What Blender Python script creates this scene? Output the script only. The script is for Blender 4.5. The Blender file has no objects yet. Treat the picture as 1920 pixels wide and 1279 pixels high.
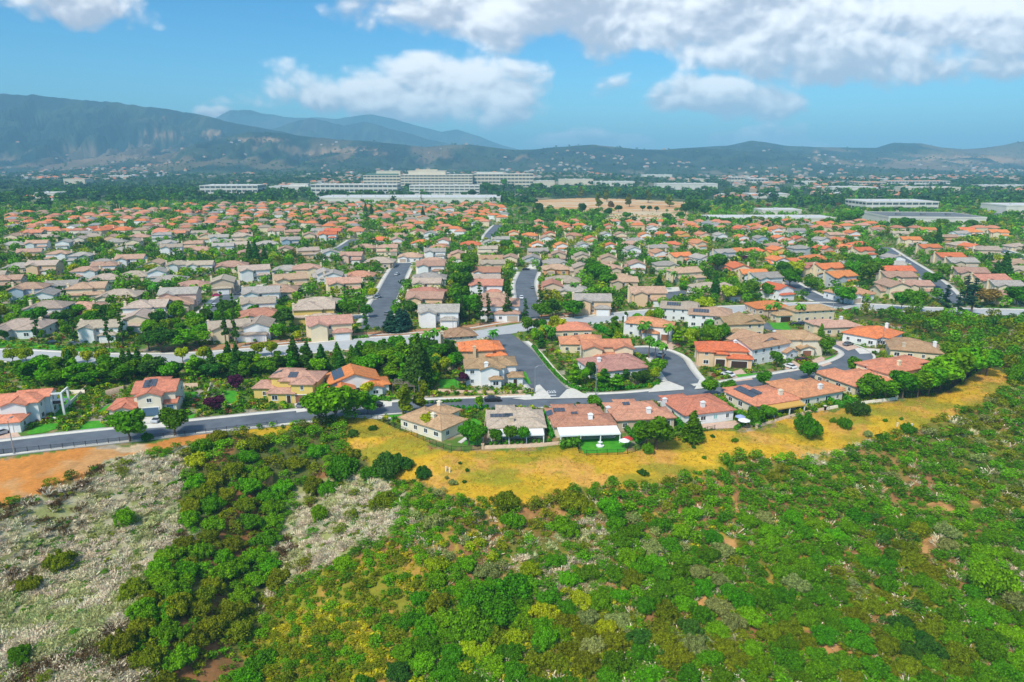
import bpy, math, random
import numpy as np
from mathutils import Vector, Matrix

sc = bpy.context.scene
COL = sc.collection
R = math.radians
rng = np.random.default_rng(7)
random.seed(7)

# ------------------------------------------------------------------ camera
CAMH, PITCH, FPX = 68.0, math.atan(339.5 / 1280.0), 1280.0
cd = bpy.data.cameras.new('camera')
cd.sensor_width = 36.0
cd.lens = 24.0
cd.clip_start = 1.0
cd.clip_end = 60000.0
cam = bpy.data.objects.new('camera', cd)
COL.objects.link(cam)
cam.location = (0, 0, CAMH)
cam.rotation_euler = (math.pi / 2 - PITCH, 0, 0)
sc.camera = cam
SP, CP = math.sin(PITCH), math.cos(PITCH)

# ------------------------------------------------------------------ light
sc.view_settings.view_transform = 'Standard'
sc.view_settings.look = 'None'
sc.view_settings.exposure = 0.86
sc.view_settings.gamma = 1.0
sc.view_settings.use_curve_mapping = False
SUN_EL, SUN_AZ = R(50), R(212)        # azimuth clockwise from +Y: behind the camera, to its left
sd = bpy.data.lights.new('sun', 'SUN')
sd.energy = 2.3
sd.angle = R(9)
sd.color = (1.0, 0.93, 0.81)
sun = bpy.data.objects.new('sun', sd)
COL.objects.link(sun)
tosun = Vector((math.sin(SUN_AZ) * math.cos(SUN_EL), math.cos(SUN_AZ) * math.cos(SUN_EL), math.sin(SUN_EL)))
sun.rotation_euler = tosun.to_track_quat('Z', 'Y').to_euler()
sun.location = tosun * 500

world = bpy.data.worlds.new('World')
sc.world = world
world.use_nodes = True


class NT:
    """tiny helper for node graphs: every method returns a socket"""
    def __init__(self, tree):
        self.t = tree
        tree.nodes.clear()

    def n(self, typ, **kw):
        nd = self.t.nodes.new(typ)
        for k, v in kw.items():
            setattr(nd, k, v)
        return nd

    def put(self, sock, v):
        if isinstance(v, bpy.types.NodeSocket):
            self.t.links.new(v, sock)
        elif v is not None:
            sock.default_value = v

    def m(self, op, a, b=None, c=None, clamp=False):
        nd = self.n('ShaderNodeMath', operation=op, use_clamp=clamp)
        for i, v in enumerate((a, b, c)):
            if v is not None:
                self.put(nd.inputs[i], v)
        return nd.outputs[0]

    def mix(self, f, a, b, blend='MIX'):
        nd = self.n('ShaderNodeMix', data_type='RGBA', blend_type=blend)
        self.put(nd.inputs[0], f)
        self.put(nd.inputs[6], a if isinstance(a, bpy.types.NodeSocket) else (*a, 1))
        self.put(nd.inputs[7], b if isinstance(b, bpy.types.NodeSocket) else (*b, 1))
        return nd.outputs[2]

    def mr(self, v, a, b, c=0.0, d=1.0, smooth=True):
        nd = self.n('ShaderNodeMapRange', interpolation_type='SMOOTHSTEP' if smooth else 'LINEAR')
        for i, x in enumerate((v, a, b, c, d)):
            self.put(nd.inputs[i], x)
        return nd.outputs[0]

    def noise(self, vec, scale, detail=4.0, rough=0.55, dist=0.0, dim='3D'):
        nd = self.n('ShaderNodeTexNoise', noise_dimensions=dim)
        if vec is not None:
            self.put(nd.inputs['Vector'], vec)
        nd.inputs['Scale'].default_value = scale
        nd.inputs['Detail'].default_value = detail
        nd.inputs['Roughness'].default_value = rough
        nd.inputs['Distortion'].default_value = dist
        return nd.outputs[0]

    def vec(self, x, y, z):
        nd = self.n('ShaderNodeCombineXYZ')
        for i, v in enumerate((x, y, z)):
            self.put(nd.inputs[i], v)
        return nd.outputs[0]

    def sep(self, v):
        nd = self.n('ShaderNodeSeparateXYZ')
        self.put(nd.inputs[0], v)
        return nd.outputs


def sky_xz(u, v):
    a, b = (u - 960) / FPX, (639.5 - v) / FPX
    y = CP + b * SP
    return a / y, (-SP + b * CP) / y


def build_world():
    g = NT(world.node_tree)
    tc = g.n('ShaderNodeTexCoord').outputs['Generated']
    dx, dy, dz = g.sep(tc)
    sky = g.n('ShaderNodeTexSky')
    sky.sky_type = 'NISHITA'
    sky.sun_disc = False
    sky.sun_elevation = SUN_EL
    sky.sun_rotation = SUN_AZ
    sky.altitude = 200
    sky.air_density = 1.0
    sky.dust_density = 1.2
    sky.ozone_density = 2.0
    blue = g.mix(1.0, sky.outputs[0], (0.155, 0.435, 0.60), 'MULTIPLY')
    low = g.mr(dz, 0.0, 0.22)
    blue = g.mix(low, g.mix(1.0, blue, (2.1, 1.38, 1.16), 'MULTIPLY'), blue)
    # directions on a far plane in front: clouds are placed by bearing and elevation
    ay = g.m('MAXIMUM', g.m('ABSOLUTE', dy), 0.08)
    X = g.m('DIVIDE', dx, ay)
    Z = g.m('DIVIDE', dz, ay)
    # centre u, v, radius u, radius up, radius down, weight
    clouds = [(590, 188, 150, 58, 26, 0.75), (700, 185, 130, 58, 34, 0.9), (840, 165, 105, 66, 55, 1.05), (940, 180, 85, 55, 48, 1.0),
              (770, 190, 190, 60, 34, .9),
              (1350, 185, 120, 45, 28, 0.95), (1410, 195, 90, 40, 30, 0.9), (1275, 172, 60, 25, 16, 0.7),
              (1155, 166, 42, 20, 15, 0.5), (1420, 262, 90, 26, 26, 0.95), (1080, 268, 90, 22, 16, 0.8), (1150, 272, 70, 20, 14, 0.8), (1500, 275, 60, 14, 12, .6), (400, 210, 34, 12, 10, 0.6),
              (170, 5, 110, 60, 46, 0.95), (60, -10, 90, 50, 25, 0.6),
              (760, -10, 130, 70, 45, 0.75), (950, 20, 220, 80, 58, 1.0), (1200, 20, 260, 90, 75, 1.1), (1480, 50, 260, 110, 78, 1.1),
              (1600, 105, 170, 60, 55, 0.95), (1790, 60, 260, 90, 62, 1.0), (1820, 118, 120, 34, 34, 0.9), (955, 85, 40, 26, 20, .45), (1430, 90, 180, 50, 40, .8)]
    vec = g.vec(X, g.m('MULTIPLY', Z, 1.45), 0.0)
    warp = g.m('MULTIPLY', g.m('SUBTRACT', g.noise(vec, 7.0, 3.0, 0.5, dim='2D'), 0.5), 0.05)
    Xw = g.m('ADD', X, warp)
    Zw = g.m('ADD', Z, g.m('MULTIPLY', warp, 0.6))
    field = None
    for (u, v, ru, up, dn, w) in clouds:
        cx, cz = sky_xz(u, v)
        ex = g.m('DIVIDE', g.m('SUBTRACT', Xw, cx), ru / FPX)
        ez0 = g.m('SUBTRACT', Zw, cz)
        k = g.m('MULTIPLY_ADD', g.m('GREATER_THAN', ez0, 0.0), FPX / up - FPX / dn, FPX / dn)
        ez = g.m('MULTIPLY', ez0, k)
        d2 = g.m('ADD', g.m('MULTIPLY', ex, ex), g.m('MULTIPLY', ez, ez))
        f = g.m('MULTIPLY', g.m('SUBTRACT', 1.0, g.m('MULTIPLY', d2, 0.62)), w)
        fp = g.m('POWER', g.m('MAXIMUM', g.m('ADD', f, 0.5), 0.0), 3.0)
        if field is None:
            field, hs, ws = f, g.m('MULTIPLY', fp, ez), fp
        else:
            field = g.m('SMOOTH_MAX', field, f, 0.25)
            hs = g.m('MULTIPLY_ADD', fp, ez, hs)
            ws = g.m('ADD', ws, fp)
    hgt = g.m('DIVIDE', hs, g.m('ADD', ws, 0.02))
    def billow(v_):
        vo = g.n('ShaderNodeTexVoronoi', feature='SMOOTH_F1', voronoi_dimensions='2D')
        g.put(vo.inputs['Vector'], v_)
        vo.inputs['Scale'].default_value = 13.0
        vo.inputs['Detail'].default_value = 2.0
        vo.inputs['Roughness'].default_value = 0.55
        vo.inputs['Lacunarity'].default_value = 2.3
        vo.inputs['Smoothness'].default_value = 0.6
        b = g.m('SUBTRACT', 1.0, g.m('MULTIPLY', vo.outputs['Distance'], 1.0))
        return g.m('ADD', g.m('MULTIPLY', g.noise(v_, 11.0, 8.0, 0.60, dim='2D'), 0.62), g.m('MULTIPLY', b, 0.38))
    wv = g.n('ShaderNodeVectorMath', operation='ADD')
    g.put(wv.inputs[0], vec)
    g.put(wv.inputs[1], g.vec(warp, g.m('MULTIPLY', warp, -0.7), 0.0))
    vec = wv.outputs[0]
    n1 = billow(vec)
    off = g.n('ShaderNodeVectorMath', operation='ADD')
    g.put(off.inputs[0], vec)
    off.inputs[1].default_value = (-0.008, 0.018, 0.0)
    n2 = billow(off.outputs[0])
    big = g.noise(vec, 4.0, 4.0, 0.5, dim='2D')
    dens_in = g.m('ADD', field, g.m('MULTIPLY', g.m('SUBTRACT', n1, 0.45), 1.55))
    front = g.mr(dy, 0.12, 0.3)
    dens = g.m('MULTIPLY', g.mr(dens_in, 0.06, 0.66), front)
    # light: sun side of the billows brighter, thick bases greyer
    relief = g.m('MULTIPLY', g.m('SUBTRACT', n1, n2), 1.7)
    lit = g.m('ADD', g.m('ADD', relief, g.m('MULTIPLY', hgt, 0.42)), g.m('MULTIPLY_ADD', big, 1.3, -0.10))
    lit = g.mr(lit, 0.12, 1.05)
    cc = g.mix(lit, (2.2, 2.4, 2.9), (4.9, 4.95, 5.05))
    dens = g.m('MULTIPLY', dens, 0.97)
    # behind and above the camera: a broken layer, only for soft light
    mixc = g.mix(dens, blue, cc)
    back = g.mr(dz, 0.30, 0.75)
    lay = g.mr(g.noise(tc, 2.6, 5.0, 0.55), 0.40, 0.65)
    mixc = g.mix(g.m('MULTIPLY', g.m('MULTIPLY', lay, back), 0.8), mixc, (4.2, 4.35, 4.6))
    bg = g.n('ShaderNodeBackground')
    g.put(bg.inputs[0], mixc)
    bg.inputs[1].default_value = 0.15
    out = g.n('ShaderNodeOutputWorld')
    g.t.links.new(bg.outputs[0], out.inputs[0])


build_world()

# ------------------------------------------------------------------ pixel <-> ground helpers (layout survey)
def gp(u, v, z=0.0):
    a, b = (u - 960) / FPX, (639.5 - v) / FPX
    t = (z - CAMH) / (-SP + b * CP)
    return np.array((a * t, (CP + b * SP) * t))


def px(x, y, z):
    dep = y * CP - (z - CAMH) * SP
    return 960 + FPX * x / dep, 639.5 - FPX * (y * SP + (z - CAMH) * CP) / dep


def hash2(ix, iy, s):
    h = (ix.astype(np.int64) * 374761393 + iy.astype(np.int64) * 668265263 + s * 974634541) & 0xffffffff
    h = ((h ^ (h >> 13)) * 1274126177) & 0xffffffff
    return ((h ^ (h >> 16)) & 0xffff) / 65535.0


def vnoise(x, y, s=0):
    x, y = np.asarray(x, float), np.asarray(y, float)
    ix, iy = np.floor(x), np.floor(y)
    fx, fy = x - ix, y - iy
    fx, fy = fx * fx * (3 - 2 * fx), fy * fy * (3 - 2 * fy)
    a, b = hash2(ix, iy, s), hash2(ix + 1, iy, s)
    c, d = hash2(ix, iy + 1, s), hash2(ix + 1, iy + 1, s)
    return (a * (1 - fx) + b * fx) * (1 - fy) + (c * (1 - fx) + d * fx) * fy


def fbm(x, y, s=0, o=4, r=0.5):
    t, amp, tot = 0, 1.0, 0
    for i in range(o):
        t = t + amp * vnoise(np.asarray(x) * 2 ** i + 17.3 * i, np.asarray(y) * 2 ** i - 9.1 * i, s + i)
        tot += amp
        amp *= r
    return t / tot


def inpoly(x, y, poly):
    x, y = np.asarray(x, float), np.asarray(y, float)
    r = np.zeros(x.shape, bool)
    n = len(poly)
    for i in range(n):
        x1, y1 = poly[i][0], poly[i][1]
        x2, y2 = poly[(i + 1) % n][0], poly[(i + 1) % n][1]
        if y1 == y2:
            continue
        c = ((y1 > y) != (y2 > y)) & (x < (x2 - x1) * (y - y1) / (y2 - y1) + x1)
        r ^= c
    return r


def inp1(x, y, poly):
    r = False
    x2, y2 = poly[-1][0], poly[-1][1]
    for q in poly:
        x1, y1 = q[0], q[1]
        if (y1 > y) != (y2 > y) and x < (x2 - x1) * (y - y1) / (y2 - y1) + x1:
            r = not r
        x2, y2 = x1, y1
    return r


def smooth(a, b, x):
    t = np.clip((x - a) / (b - a), 0, 1)
    return t * t * (3 - 2 * t)


EDGE = [(-500, 1010), (-60, 965), (60, 930), (170, 885), (290, 850), (400, 822), (540, 805), (640, 800), (700, 812), (760, 822), (850, 852), (905, 850), (1080, 858),
        (1180, 858), (1290, 826), (1420, 812), (1550, 778), (1680, 762), (1770, 750), (1845, 715), (1960, 650), (2250, 610)]
_e = np.array([gp(u, v) for u, v in EDGE])
RAVINE = np.array([gp(u, v) for u, v in [(600, 810), (560, 850), (510, 920), (490, 1000), (450, 1090), (380, 1200), (300, 1330), (200, 1600)]])


def seg_dist(x, y, P):
    d = np.full(np.shape(x), 1e9)
    for i in range(len(P) - 1):
        ax, ay = P[i]
        bx, by = P[i + 1] - P[i]
        t = np.clip(((x - ax) * bx + (y - ay) * by) / (bx * bx + by * by), 0, 1)
        d = np.minimum(d, np.hypot(x - ax - t * bx, y - ay - t * by))
    return d


def ridge_x(prof, Y):
    return np.array([((u - 960) / FPX * (Y * CP + CAMH * SP), (299 - v) / FPX * Y * 1.02 + CAMH) for u, v in prof])


RIDGES = []
for prof, Y, W, amp, seed in (
        ([(-700, 260), (-300, 200), (0, 188), (60, 184), (110, 190), (160, 195), (240, 198), (300, 208), (335, 212), (420, 228), (480, 240), (560, 254), (640, 268), (760, 284), (900, 299), (1000, 310)], 6000, 2300, .16, 3),
        ([(200, 330), (420, 262), (480, 252), (540, 254), (600, 262), (660, 266), (700, 268), (760, 272), (800, 276), (850, 272), (880, 272), (920, 277), (960, 281), (1000, 281), (1060, 277), (1110, 272), (1180, 279), (1240, 281), (1290, 279), (1350, 280), (1450, 290), (1600, 310)], 4600, 1500, .10, 11),
        ([(900, 315), (1000, 296), (1100, 288), (1230, 283), (1300, 278), (1360, 275), (1405, 266), (1440, 271), (1470, 275), (1520, 277), (1560, 277), (1600, 278), (1640, 278), (1668, 269), (1720, 270), (1755, 277), (1800, 280), (1850, 277), (1900, 268), (1990, 258), (2200, 250), (2600, 280)], 5600, 1700, .10, 19),
        ([(300, 300), (380, 260), (520, 245), (560, 232), (585, 226), (620, 232), (650, 238), (690, 234), (730, 245), (800, 262), (870, 277), (930, 287), (1000, 300)], 8600, 1500, .07, 29),
        ([(350, 260), (440, 215), (480, 214), (540, 224), (640, 228), (690, 222), (740, 228), (790, 242), (830, 251), (858, 248), (900, 258), (945, 274), (990, 285), (1100, 310)], 11500, 2200, .05, 37)):
    RIDGES.append((ridge_x(prof, Y), Y, W, amp, seed))


def height(x, y):
    x, y = np.asarray(x, float), np.asarray(y, float)
    ye = np.interp(x, _e[:, 0], _e[:, 1])
    d = np.maximum(ye - y, 0)
    h = -9.0 * (1 - np.exp(-(d / 30.0) ** 1.5))
    rv = seg_dist(x, y, RAVINE)
    fade = smooth(0, 25, d)
    h = h - 5.5 * np.exp(-(rv / 11.0) ** 2) * fade
    h = h + (fbm(x / 17.0, y / 17.0, 5, 3) - 0.5) * 4.0 * fade
    # hills
    far = smooth(1500, 2600, y)
    h = h + far * (fbm(x / 900.0, y / 900.0, 8, 4) - 0.35) * 34.0
    if np.any(y > 2000):
        for P, Y, W, amp, seed in RIDGES:
            top = np.interp(x, P[:, 0], P[:, 1])
            top = top + (fbm(x / (W * .2), y * 0 + seed, seed + 50, 4, .45) - .5) * top * .085
            t = np.abs(y - Y) / W
            w = np.where(t < 1, np.maximum(1 - t, 0) ** 1.25, 0)
            w = np.where(y > Y, np.maximum(1 - (y - Y) / (W * 1.2), 0), w)
            rid = 1 - np.abs(2 * fbm(x / (W * .11), y / (W * .36), seed, 5, .58) - 1) * 1.5
            body = top * w * (1 + amp * 9.0 * (np.minimum(rid, .95) - 0.97) * np.minimum(1, 4 * (1 - w)))
            h = np.maximum(h, np.where(w > 0, np.maximum(body, 0) + (1 - w) * h, h))
    return h


def hz(x, y):
    if y < 1480 and y > np.interp(x, _e[:, 0], _e[:, 1]):
        return 0.0
    return float(height(np.array([x]), np.array([y]))[0])


def gph(u, v):
    """ground point under a pixel of the survey, on the slope too"""
    z = 0.0
    for _ in range(14):
        p = gp(u, v, z)
        z = 0.5 * z + 0.5 * hz(p[0], p[1])
    return p[0], p[1], hz(p[0], p[1])

# ------------------------------------------------------------------ materials
MATS = {}


def material(name, col, rough=0.8, nscale=None, namt=0.25, obj_var=0.0, obj_hue=0.0, island=0.0, col2=None, n2=None, metallic=0.0, spec=0.3, trans=0.0, attr=None, bump=0.0, tint=None):
    if name in MATS:
        return MATS[name]
    m = bpy.data.materials.new(name)
    m.use_nodes = True
    g = NT(m.node_tree)
    c = None
    pos = g.n('ShaderNodeNewGeometry').outputs['Position']
    if attr:
        a = g.n('ShaderNodeAttribute', attribute_name=attr)
        c = a.outputs['Color']
    base = c if c is not None else tuple(col)
    if col2 is not None:
        f = g.mr(g.noise(pos, n2 or 0.2, 5, 0.6), 0.38, 0.64)
        base = g.mix(f, base, col2)
    val = None
    if nscale:
        nn = g.noise(pos, nscale, 5, 0.62)
        val = g.mr(nn, 0.25, 0.75, 1 - namt, 1 + namt, False)
    hue = None
    if obj_var or obj_hue:
        rnd = g.n('ShaderNodeObjectInfo').outputs['Random']
        if obj_var:
            v2 = g.mr(rnd, 0, 1, 1 - obj_var, 1 + obj_var, False)
            val = v2 if val is None else g.m('MULTIPLY', val, v2)
        if obj_hue:
            r2 = g.m('FRACT', g.m('MULTIPLY', rnd, 7.31))
            hue = g.mr(r2, 0, 1, 0.5 - obj_hue, 0.5 + obj_hue, False)
    if island:
        ri = g.n('ShaderNodeNewGeometry').outputs['Random Per Island']
        v3 = g.mr(ri, 0, 1, 1 - island, 1 + island, False)
        val = v3 if val is None else g.m('MULTIPLY', val, v3)
    if val is not None or hue is not None:
        h = g.n('ShaderNodeHueSaturation')
        g.put(h.inputs['Color'], base if isinstance(base, bpy.types.NodeSocket) else (*base, 1))
        if hue is not None:
            g.put(h.inputs['Hue'], hue)
        if val is not None:
            g.put(h.inputs['Value'], val)
        base = h.outputs[0]
    out = g.n('ShaderNodeOutputMaterial')
    if trans:
        d = g.n('ShaderNodeBsdfDiffuse')
        t = g.n('ShaderNodeBsdfTranslucent')
        for b in (d, t):
            g.put(b.inputs['Color'], base if isinstance(base, bpy.types.NodeSocket) else (*base, 1))
        mx = g.n('ShaderNodeMixShader')
        mx.inputs[0].default_value = trans
        g.t.links.new(d.outputs[0], mx.inputs[1])
        g.t.links.new(t.outputs[0], mx.inputs[2])
        g.t.links.new(mx.outputs[0], out.inputs[0])
    else:
        p = g.n('ShaderNodeBsdfPrincipled')
        g.put(p.inputs['Base Color'], base if isinstance(base, bpy.types.NodeSocket) else (*base, 1))
        p.inputs['Roughness'].default_value = rough
        p.inputs['Metallic'].default_value = metallic
        p.inputs['Specular IOR Level'].default_value = spec
        if bump:
            bn = g.n('ShaderNodeBump')
            bn.inputs['Strength'].default_value = bump
            bn.inputs['Distance'].default_value = 0.15
            g.put(bn.inputs['Height'], g.noise(pos, 3.0, 4, 0.6))
            g.t.links.new(bn.outputs[0], p.inputs['Normal'])
        g.t.links.new(p.outputs[0], out.inputs[0])
    MATS[name] = m
    return m


def roof_mat(name, col, col2):
    """clay or concrete tile: courses that follow the slope, patchy weathering"""
    m = bpy.data.materials.new(name)
    m.use_nodes = True
    g = NT(m.node_tree)
    geo = g.n('ShaderNodeNewGeometry')
    pos = geo.outputs['Position']
    rnd = g.n('ShaderNodeObjectInfo').outputs['Random']
    x, y, z = g.sep(pos)
    f = g.mr(g.noise(pos, 0.55, 5, 0.65), 0.36, 0.66)
    base = g.mix(f, col, col2)
    course = g.m('FRACT', g.m('MULTIPLY', z, 7.5))
    cv = g.mr(course, 0.0, 0.35, 0.72, 1.0)
    bl = g.n('ShaderNodeTexVoronoi')
    bl.inputs['Scale'].default_value = 2.6
    g.put(bl.inputs['Vector'], pos)
    tv = g.mr(g.sep(bl.outputs['Color'])[0], 0, 1, 0.82, 1.16, False)
    ov = g.mr(rnd, 0, 1, 0.84, 1.14, False)
    h = g.n('ShaderNodeHueSaturation')
    g.put(h.inputs['Color'], base)
    g.put(h.inputs['Value'], g.m('MULTIPLY', g.m('MULTIPLY', cv, tv), ov))
    g.put(h.inputs['Hue'], g.mr(g.m('FRACT', g.m('MULTIPLY', rnd, 5.7)), 0, 1, 0.488, 0.512, False))
    p = g.n('ShaderNodeBsdfPrincipled')
    g.put(p.inputs['Base Color'], h.outputs[0])
    p.inputs['Roughness'].default_value = 0.85
    p.inputs['Specular IOR Level'].default_value = 0.2
    bn = g.n('ShaderNodeBump')
    bn.inputs['Strength'].default_value = 0.5
    bn.inputs['Distance'].default_value = 0.05
    g.put(bn.inputs['Height'], course)
    g.t.links.new(bn.outputs[0], p.inputs['Normal'])
    out = g.n('ShaderNodeOutputMaterial')
    g.t.links.new(p.outputs[0], out.inputs[0])
    return m


ROOF = {
    'orange': roof_mat('orange_tile', (0.78, 0.23, 0.075), (0.62, 0.20, 0.085)),
    'salmon': roof_mat('salmon_tile', (0.70, 0.27, 0.145), (0.55, 0.225, 0.13)),
    'pink': roof_mat('pink_tile', (0.62, 0.33, 0.235), (0.50, 0.27, 0.20)),
    'red': roof_mat('red_tile', (0.58, 0.27, 0.165), (0.47, 0.225, 0.145)),
    'brown': roof_mat('brown_tile', (0.56, 0.35, 0.235), (0.47, 0.29, 0.20)),
    'tan': roof_mat('tan_tile', (0.50, 0.315, 0.175), (0.41, 0.25, 0.135)),
    'taupe': roof_mat('taupe_tile', (0.52, 0.41, 0.31), (0.44, 0.345, 0.26)),
    'gray': roof_mat('gray_tile', (0.45, 0.395, 0.335), (0.37, 0.33, 0.285)),
}
WALLC = {'white': (0.80, 0.79, 0.76), 'cream': (0.78, 0.64, 0.43), 'tan': (0.60, 0.47, 0.33), 'peach': (0.74, 0.50, 0.30), 'pink': (0.74, 0.50, 0.39), 'gray': (0.48, 0.50, 0.50),
         'blue': (0.38, 0.47, 0.55), 'yellow': (0.78, 0.56, 0.16), 'orange': (0.66, 0.35, 0.17), 'pale': (0.79, 0.70, 0.54)}
WALL = {k: material(k + '_stucco', c, 0.9, 0.6, 0.07, 0.05) for k, c in WALLC.items()}
M_TRIM = material('white_trim', (0.80, 0.79, 0.76), 0.6, 1.0, 0.05)
M_GLASS = material('window_glass', (0.035, 0.045, 0.055), 0.08, 0.9, 0.4, spec=0.6)
M_GREENGLASS = material('pale_glass', (0.28, 0.52, 0.50), 0.15, spec=0.6)
M_GARAGE = {'white': M_TRIM, 'blue': material('blue_door_paint', (0.09, 0.16, 0.24), 0.5), 'brown': material('brown_door_paint', (0.28, 0.12, 0.065), 0.55),
            'tan': material('tan_door_paint', (0.50, 0.39, 0.29), 0.55), 'dark': material('dark_door_paint', (0.06, 0.035, 0.025), 0.5)}
M_SOLAR = material('solar_cells', (0.07, 0.085, 0.11), 0.25, 1.5, 0.25, spec=0.5)
M_ALU = material('grey_metal', (0.42, 0.43, 0.44), 0.45, metallic=0.6)
M_FABRIC = material('white_fabric', (0.82, 0.82, 0.81), 0.8, 0.8, 0.05)
M_ASPH = material('asphalt', (0.140, 0.158, 0.180), 0.85, 0.22, 0.20, col2=(0.108, 0.124, 0.144), n2=0.10)
M_CONC = material('pale_concrete', (0.66, 0.62, 0.54), 0.9, 0.8, 0.12)
M_AVE = material('worn_road_concrete', (0.46, 0.465, 0.455), 0.9, 0.3, 0.10)
M_DRIVE = {'conc': material('driveway_concrete', (0.68, 0.64, 0.56), 0.9, 0.5, 0.12), 'brick': material('driveway_pavers', (0.62, 0.43, 0.32), 0.9, 1.5, 0.2)}
M_LAWN = material('lawn_grass', (0.05, 0.30, 0.010), 0.95, 0.9, 0.35, col2=(0.08, 0.32, 0.012), n2=0.3)
M_MULCH = material('bark_mulch', (0.46, 0.19, 0.08), 0.95, 1.3, 0.4, col2=(0.40, 0.26, 0.14), n2=0.25)
M_BLOCK = material('block_wall_stone', (0.56, 0.40, 0.27), 0.9, 1.6, 0.2)
M_PALEWALL = material('pale_block', (0.68, 0.60, 0.46), 0.9, 1.2, 0.15)
M_IRON = material('black_iron', (0.02, 0.02, 0.022), 0.5)
M_BARK = material('bark', (0.16, 0.11, 0.075), 0.95, 2.5, 0.4)
M_WOOD = material('weathered_timber', (0.30, 0.24, 0.19), 0.85, 2.0, 0.3)
M_PAINT = material('road_paint', (0.78, 0.78, 0.75), 0.8, 2.0, 0.12)
M_TYRE = material('tyre_rubber', (0.02, 0.02, 0.02), 0.9)


def leaf(name, col, hue=0.02, var=0.22, island=0.5, trans=0.25):
    return material(name, col, obj_var=var, obj_hue=hue, island=island, trans=trans)


LEAF = {
    'bright': leaf('bright_leaves', (0.145, 0.350, 0.006)),
    'green': leaf('green_leaves', (0.092, 0.250, 0.006)),
    'dark': leaf('dark_leaves', (0.055, 0.155, 0.016)),
    'lime': leaf('lime_leaves', (0.35, 0.43, 0.010)),
    'olive': leaf('olive_leaves', (0.190, 0.235, 0.008)),
    'blueish': leaf('blue_green_needles', (0.030, 0.095, 0.055)),
    'purple': leaf('purple_leaves', (0.115, 0.024, 0.065), 0.015),
    'autumn': leaf('russet_leaves', (0.24, 0.14, 0.035)),
    'sage': leaf('sage_leaves', (0.27, 0.31, 0.085)),
    'palm': leaf('palm_fronds', (0.11, 0.32, 0.025)),
    'hedge': leaf('hedge_leaves', (0.075, 0.28, 0.015), var=.1),
}
LEAF_TINT = material('mixed_leaves', (1, 1, 1), island=0.48, trans=0.22, attr='tint')

# ------------------------------------------------------------------ mesh building


class MB:
    def __init__(self):
        self.v, self.f, self.mi, self.n = [], [], [], 0

    def add(self, verts, faces, mi=0):
        b = self.n
        self.v.extend([tuple(map(float, p)) for p in verts])
        self.f.extend([tuple(i + b for i in f) for f in faces])
        self.mi.extend([mi] * len(faces))
        self.n += len(verts)
        return self

    def box(self, x0, x1, y0, y1, z0, z1, mi=0, top=True, bottom=True):
        v = [(x0, y0, z0), (x1, y0, z0), (x1, y1, z0), (x0, y1, z0), (x0, y0, z1), (x1, y0, z1), (x1, y1, z1), (x0, y1, z1)]
        f = [(0, 1, 5, 4), (1, 2, 6, 5), (2, 3, 7, 6), (3, 0, 4, 7)]
        if top:
            f.append((4, 5, 6, 7))
        if bottom:
            f.append((3, 2, 1, 0))
        return self.add(v, f, mi)

    def tube(self, pts, rad, k=6, mi=0, cap=True):
        pts = [Vector(p) for p in pts]
        rad = rad if isinstance(rad, (list, tuple)) else [rad] * len(pts)
        vs, fs = [], []
        for i, p in enumerate(pts):
            d = (pts[min(i + 1, len(pts) - 1)] - pts[max(i - 1, 0)]).normalized()
            a = d.orthogonal().normalized()
            b = d.cross(a)
            for j in range(k):
                t = 2 * math.pi * j / k
                vs.append(p + (a * math.cos(t) + b * math.sin(t)) * rad[i])
        for i in range(len(pts) - 1):
            for j in range(k):
                fs.append((i * k + j, i * k + (j + 1) % k, (i + 1) * k + (j + 1) % k, (i + 1) * k + j))
        if cap:
            fs.append(tuple(range(k - 1, -1, -1)))
            fs.append(tuple((len(pts) - 1) * k + j for j in range(k)))
        return self.add(vs, fs, mi)

    def mesh(self, name, mats):
        me = bpy.data.meshes.new(name)
        me.from_pydata(self.v, [], self.f)
        for m in (mats if isinstance(mats, (list, tuple)) else [mats]):
            me.materials.append(m)
        if any(self.mi):
            me.polygons.foreach_set('material_index', self.mi)
        me.update()
        return me

    def obj(self, name, mats, parent=None):
        return put(name, self.mesh(name, mats), parent)


def put(name, me, parent=None):
    o = bpy.data.objects.new(name, me)
    COL.objects.link(o)
    if parent is not None:
        o.parent = parent
    return o


def np_mesh(name, V, quads, mats, attr=None, mi=None, smooth_=False, corners=4):
    """fast mesh from arrays; quads: (n, corners) int array; attr: per-vertex rgb 'tint'"""
    me = bpy.data.meshes.new(name)
    V = np.asarray(V, np.float32)
    Q = np.asarray(quads, np.int32)
    me.vertices.add(len(V))
    me.vertices.foreach_set('co', V.ravel())
    me.loops.add(Q.size)
    me.loops.foreach_set('vertex_index', Q.ravel())
    me.polygons.add(len(Q))
    me.polygons.foreach_set('loop_start', np.arange(0, Q.size, corners, dtype=np.int32))
    me.polygons.foreach_set('loop_total', np.full(len(Q), corners, np.int32))
    if mi is not None:
        me.polygons.foreach_set('material_index', np.asarray(mi, np.int32))
    if smooth_:
        me.polygons.foreach_set('use_smooth', np.ones(len(Q), bool))
    me.update(calc_edges=True)
    if attr is not None:
        a = me.color_attributes.new('tint', 'FLOAT_COLOR', 'POINT')
        c = np.ones((len(V), 4), np.float32)
        c[:, :3] = attr
        a.data.foreach_set('color', c.ravel())
    for m in (mats if isinstance(mats, (list, tuple)) else [mats]):
        me.materials.append(m)
    return me


def structure(o):
    o['kind'] = 'structure'
    return o


def stuff(o):
    o['kind'] = 'stuff'
    return o


def tag(o, label, cat, group=None):
    o['label'] = label
    o['category'] = cat
    if group:
        o['group'] = group
    return o


THINGS = []      # (object, x, y, size): for settling labels at the end


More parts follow.
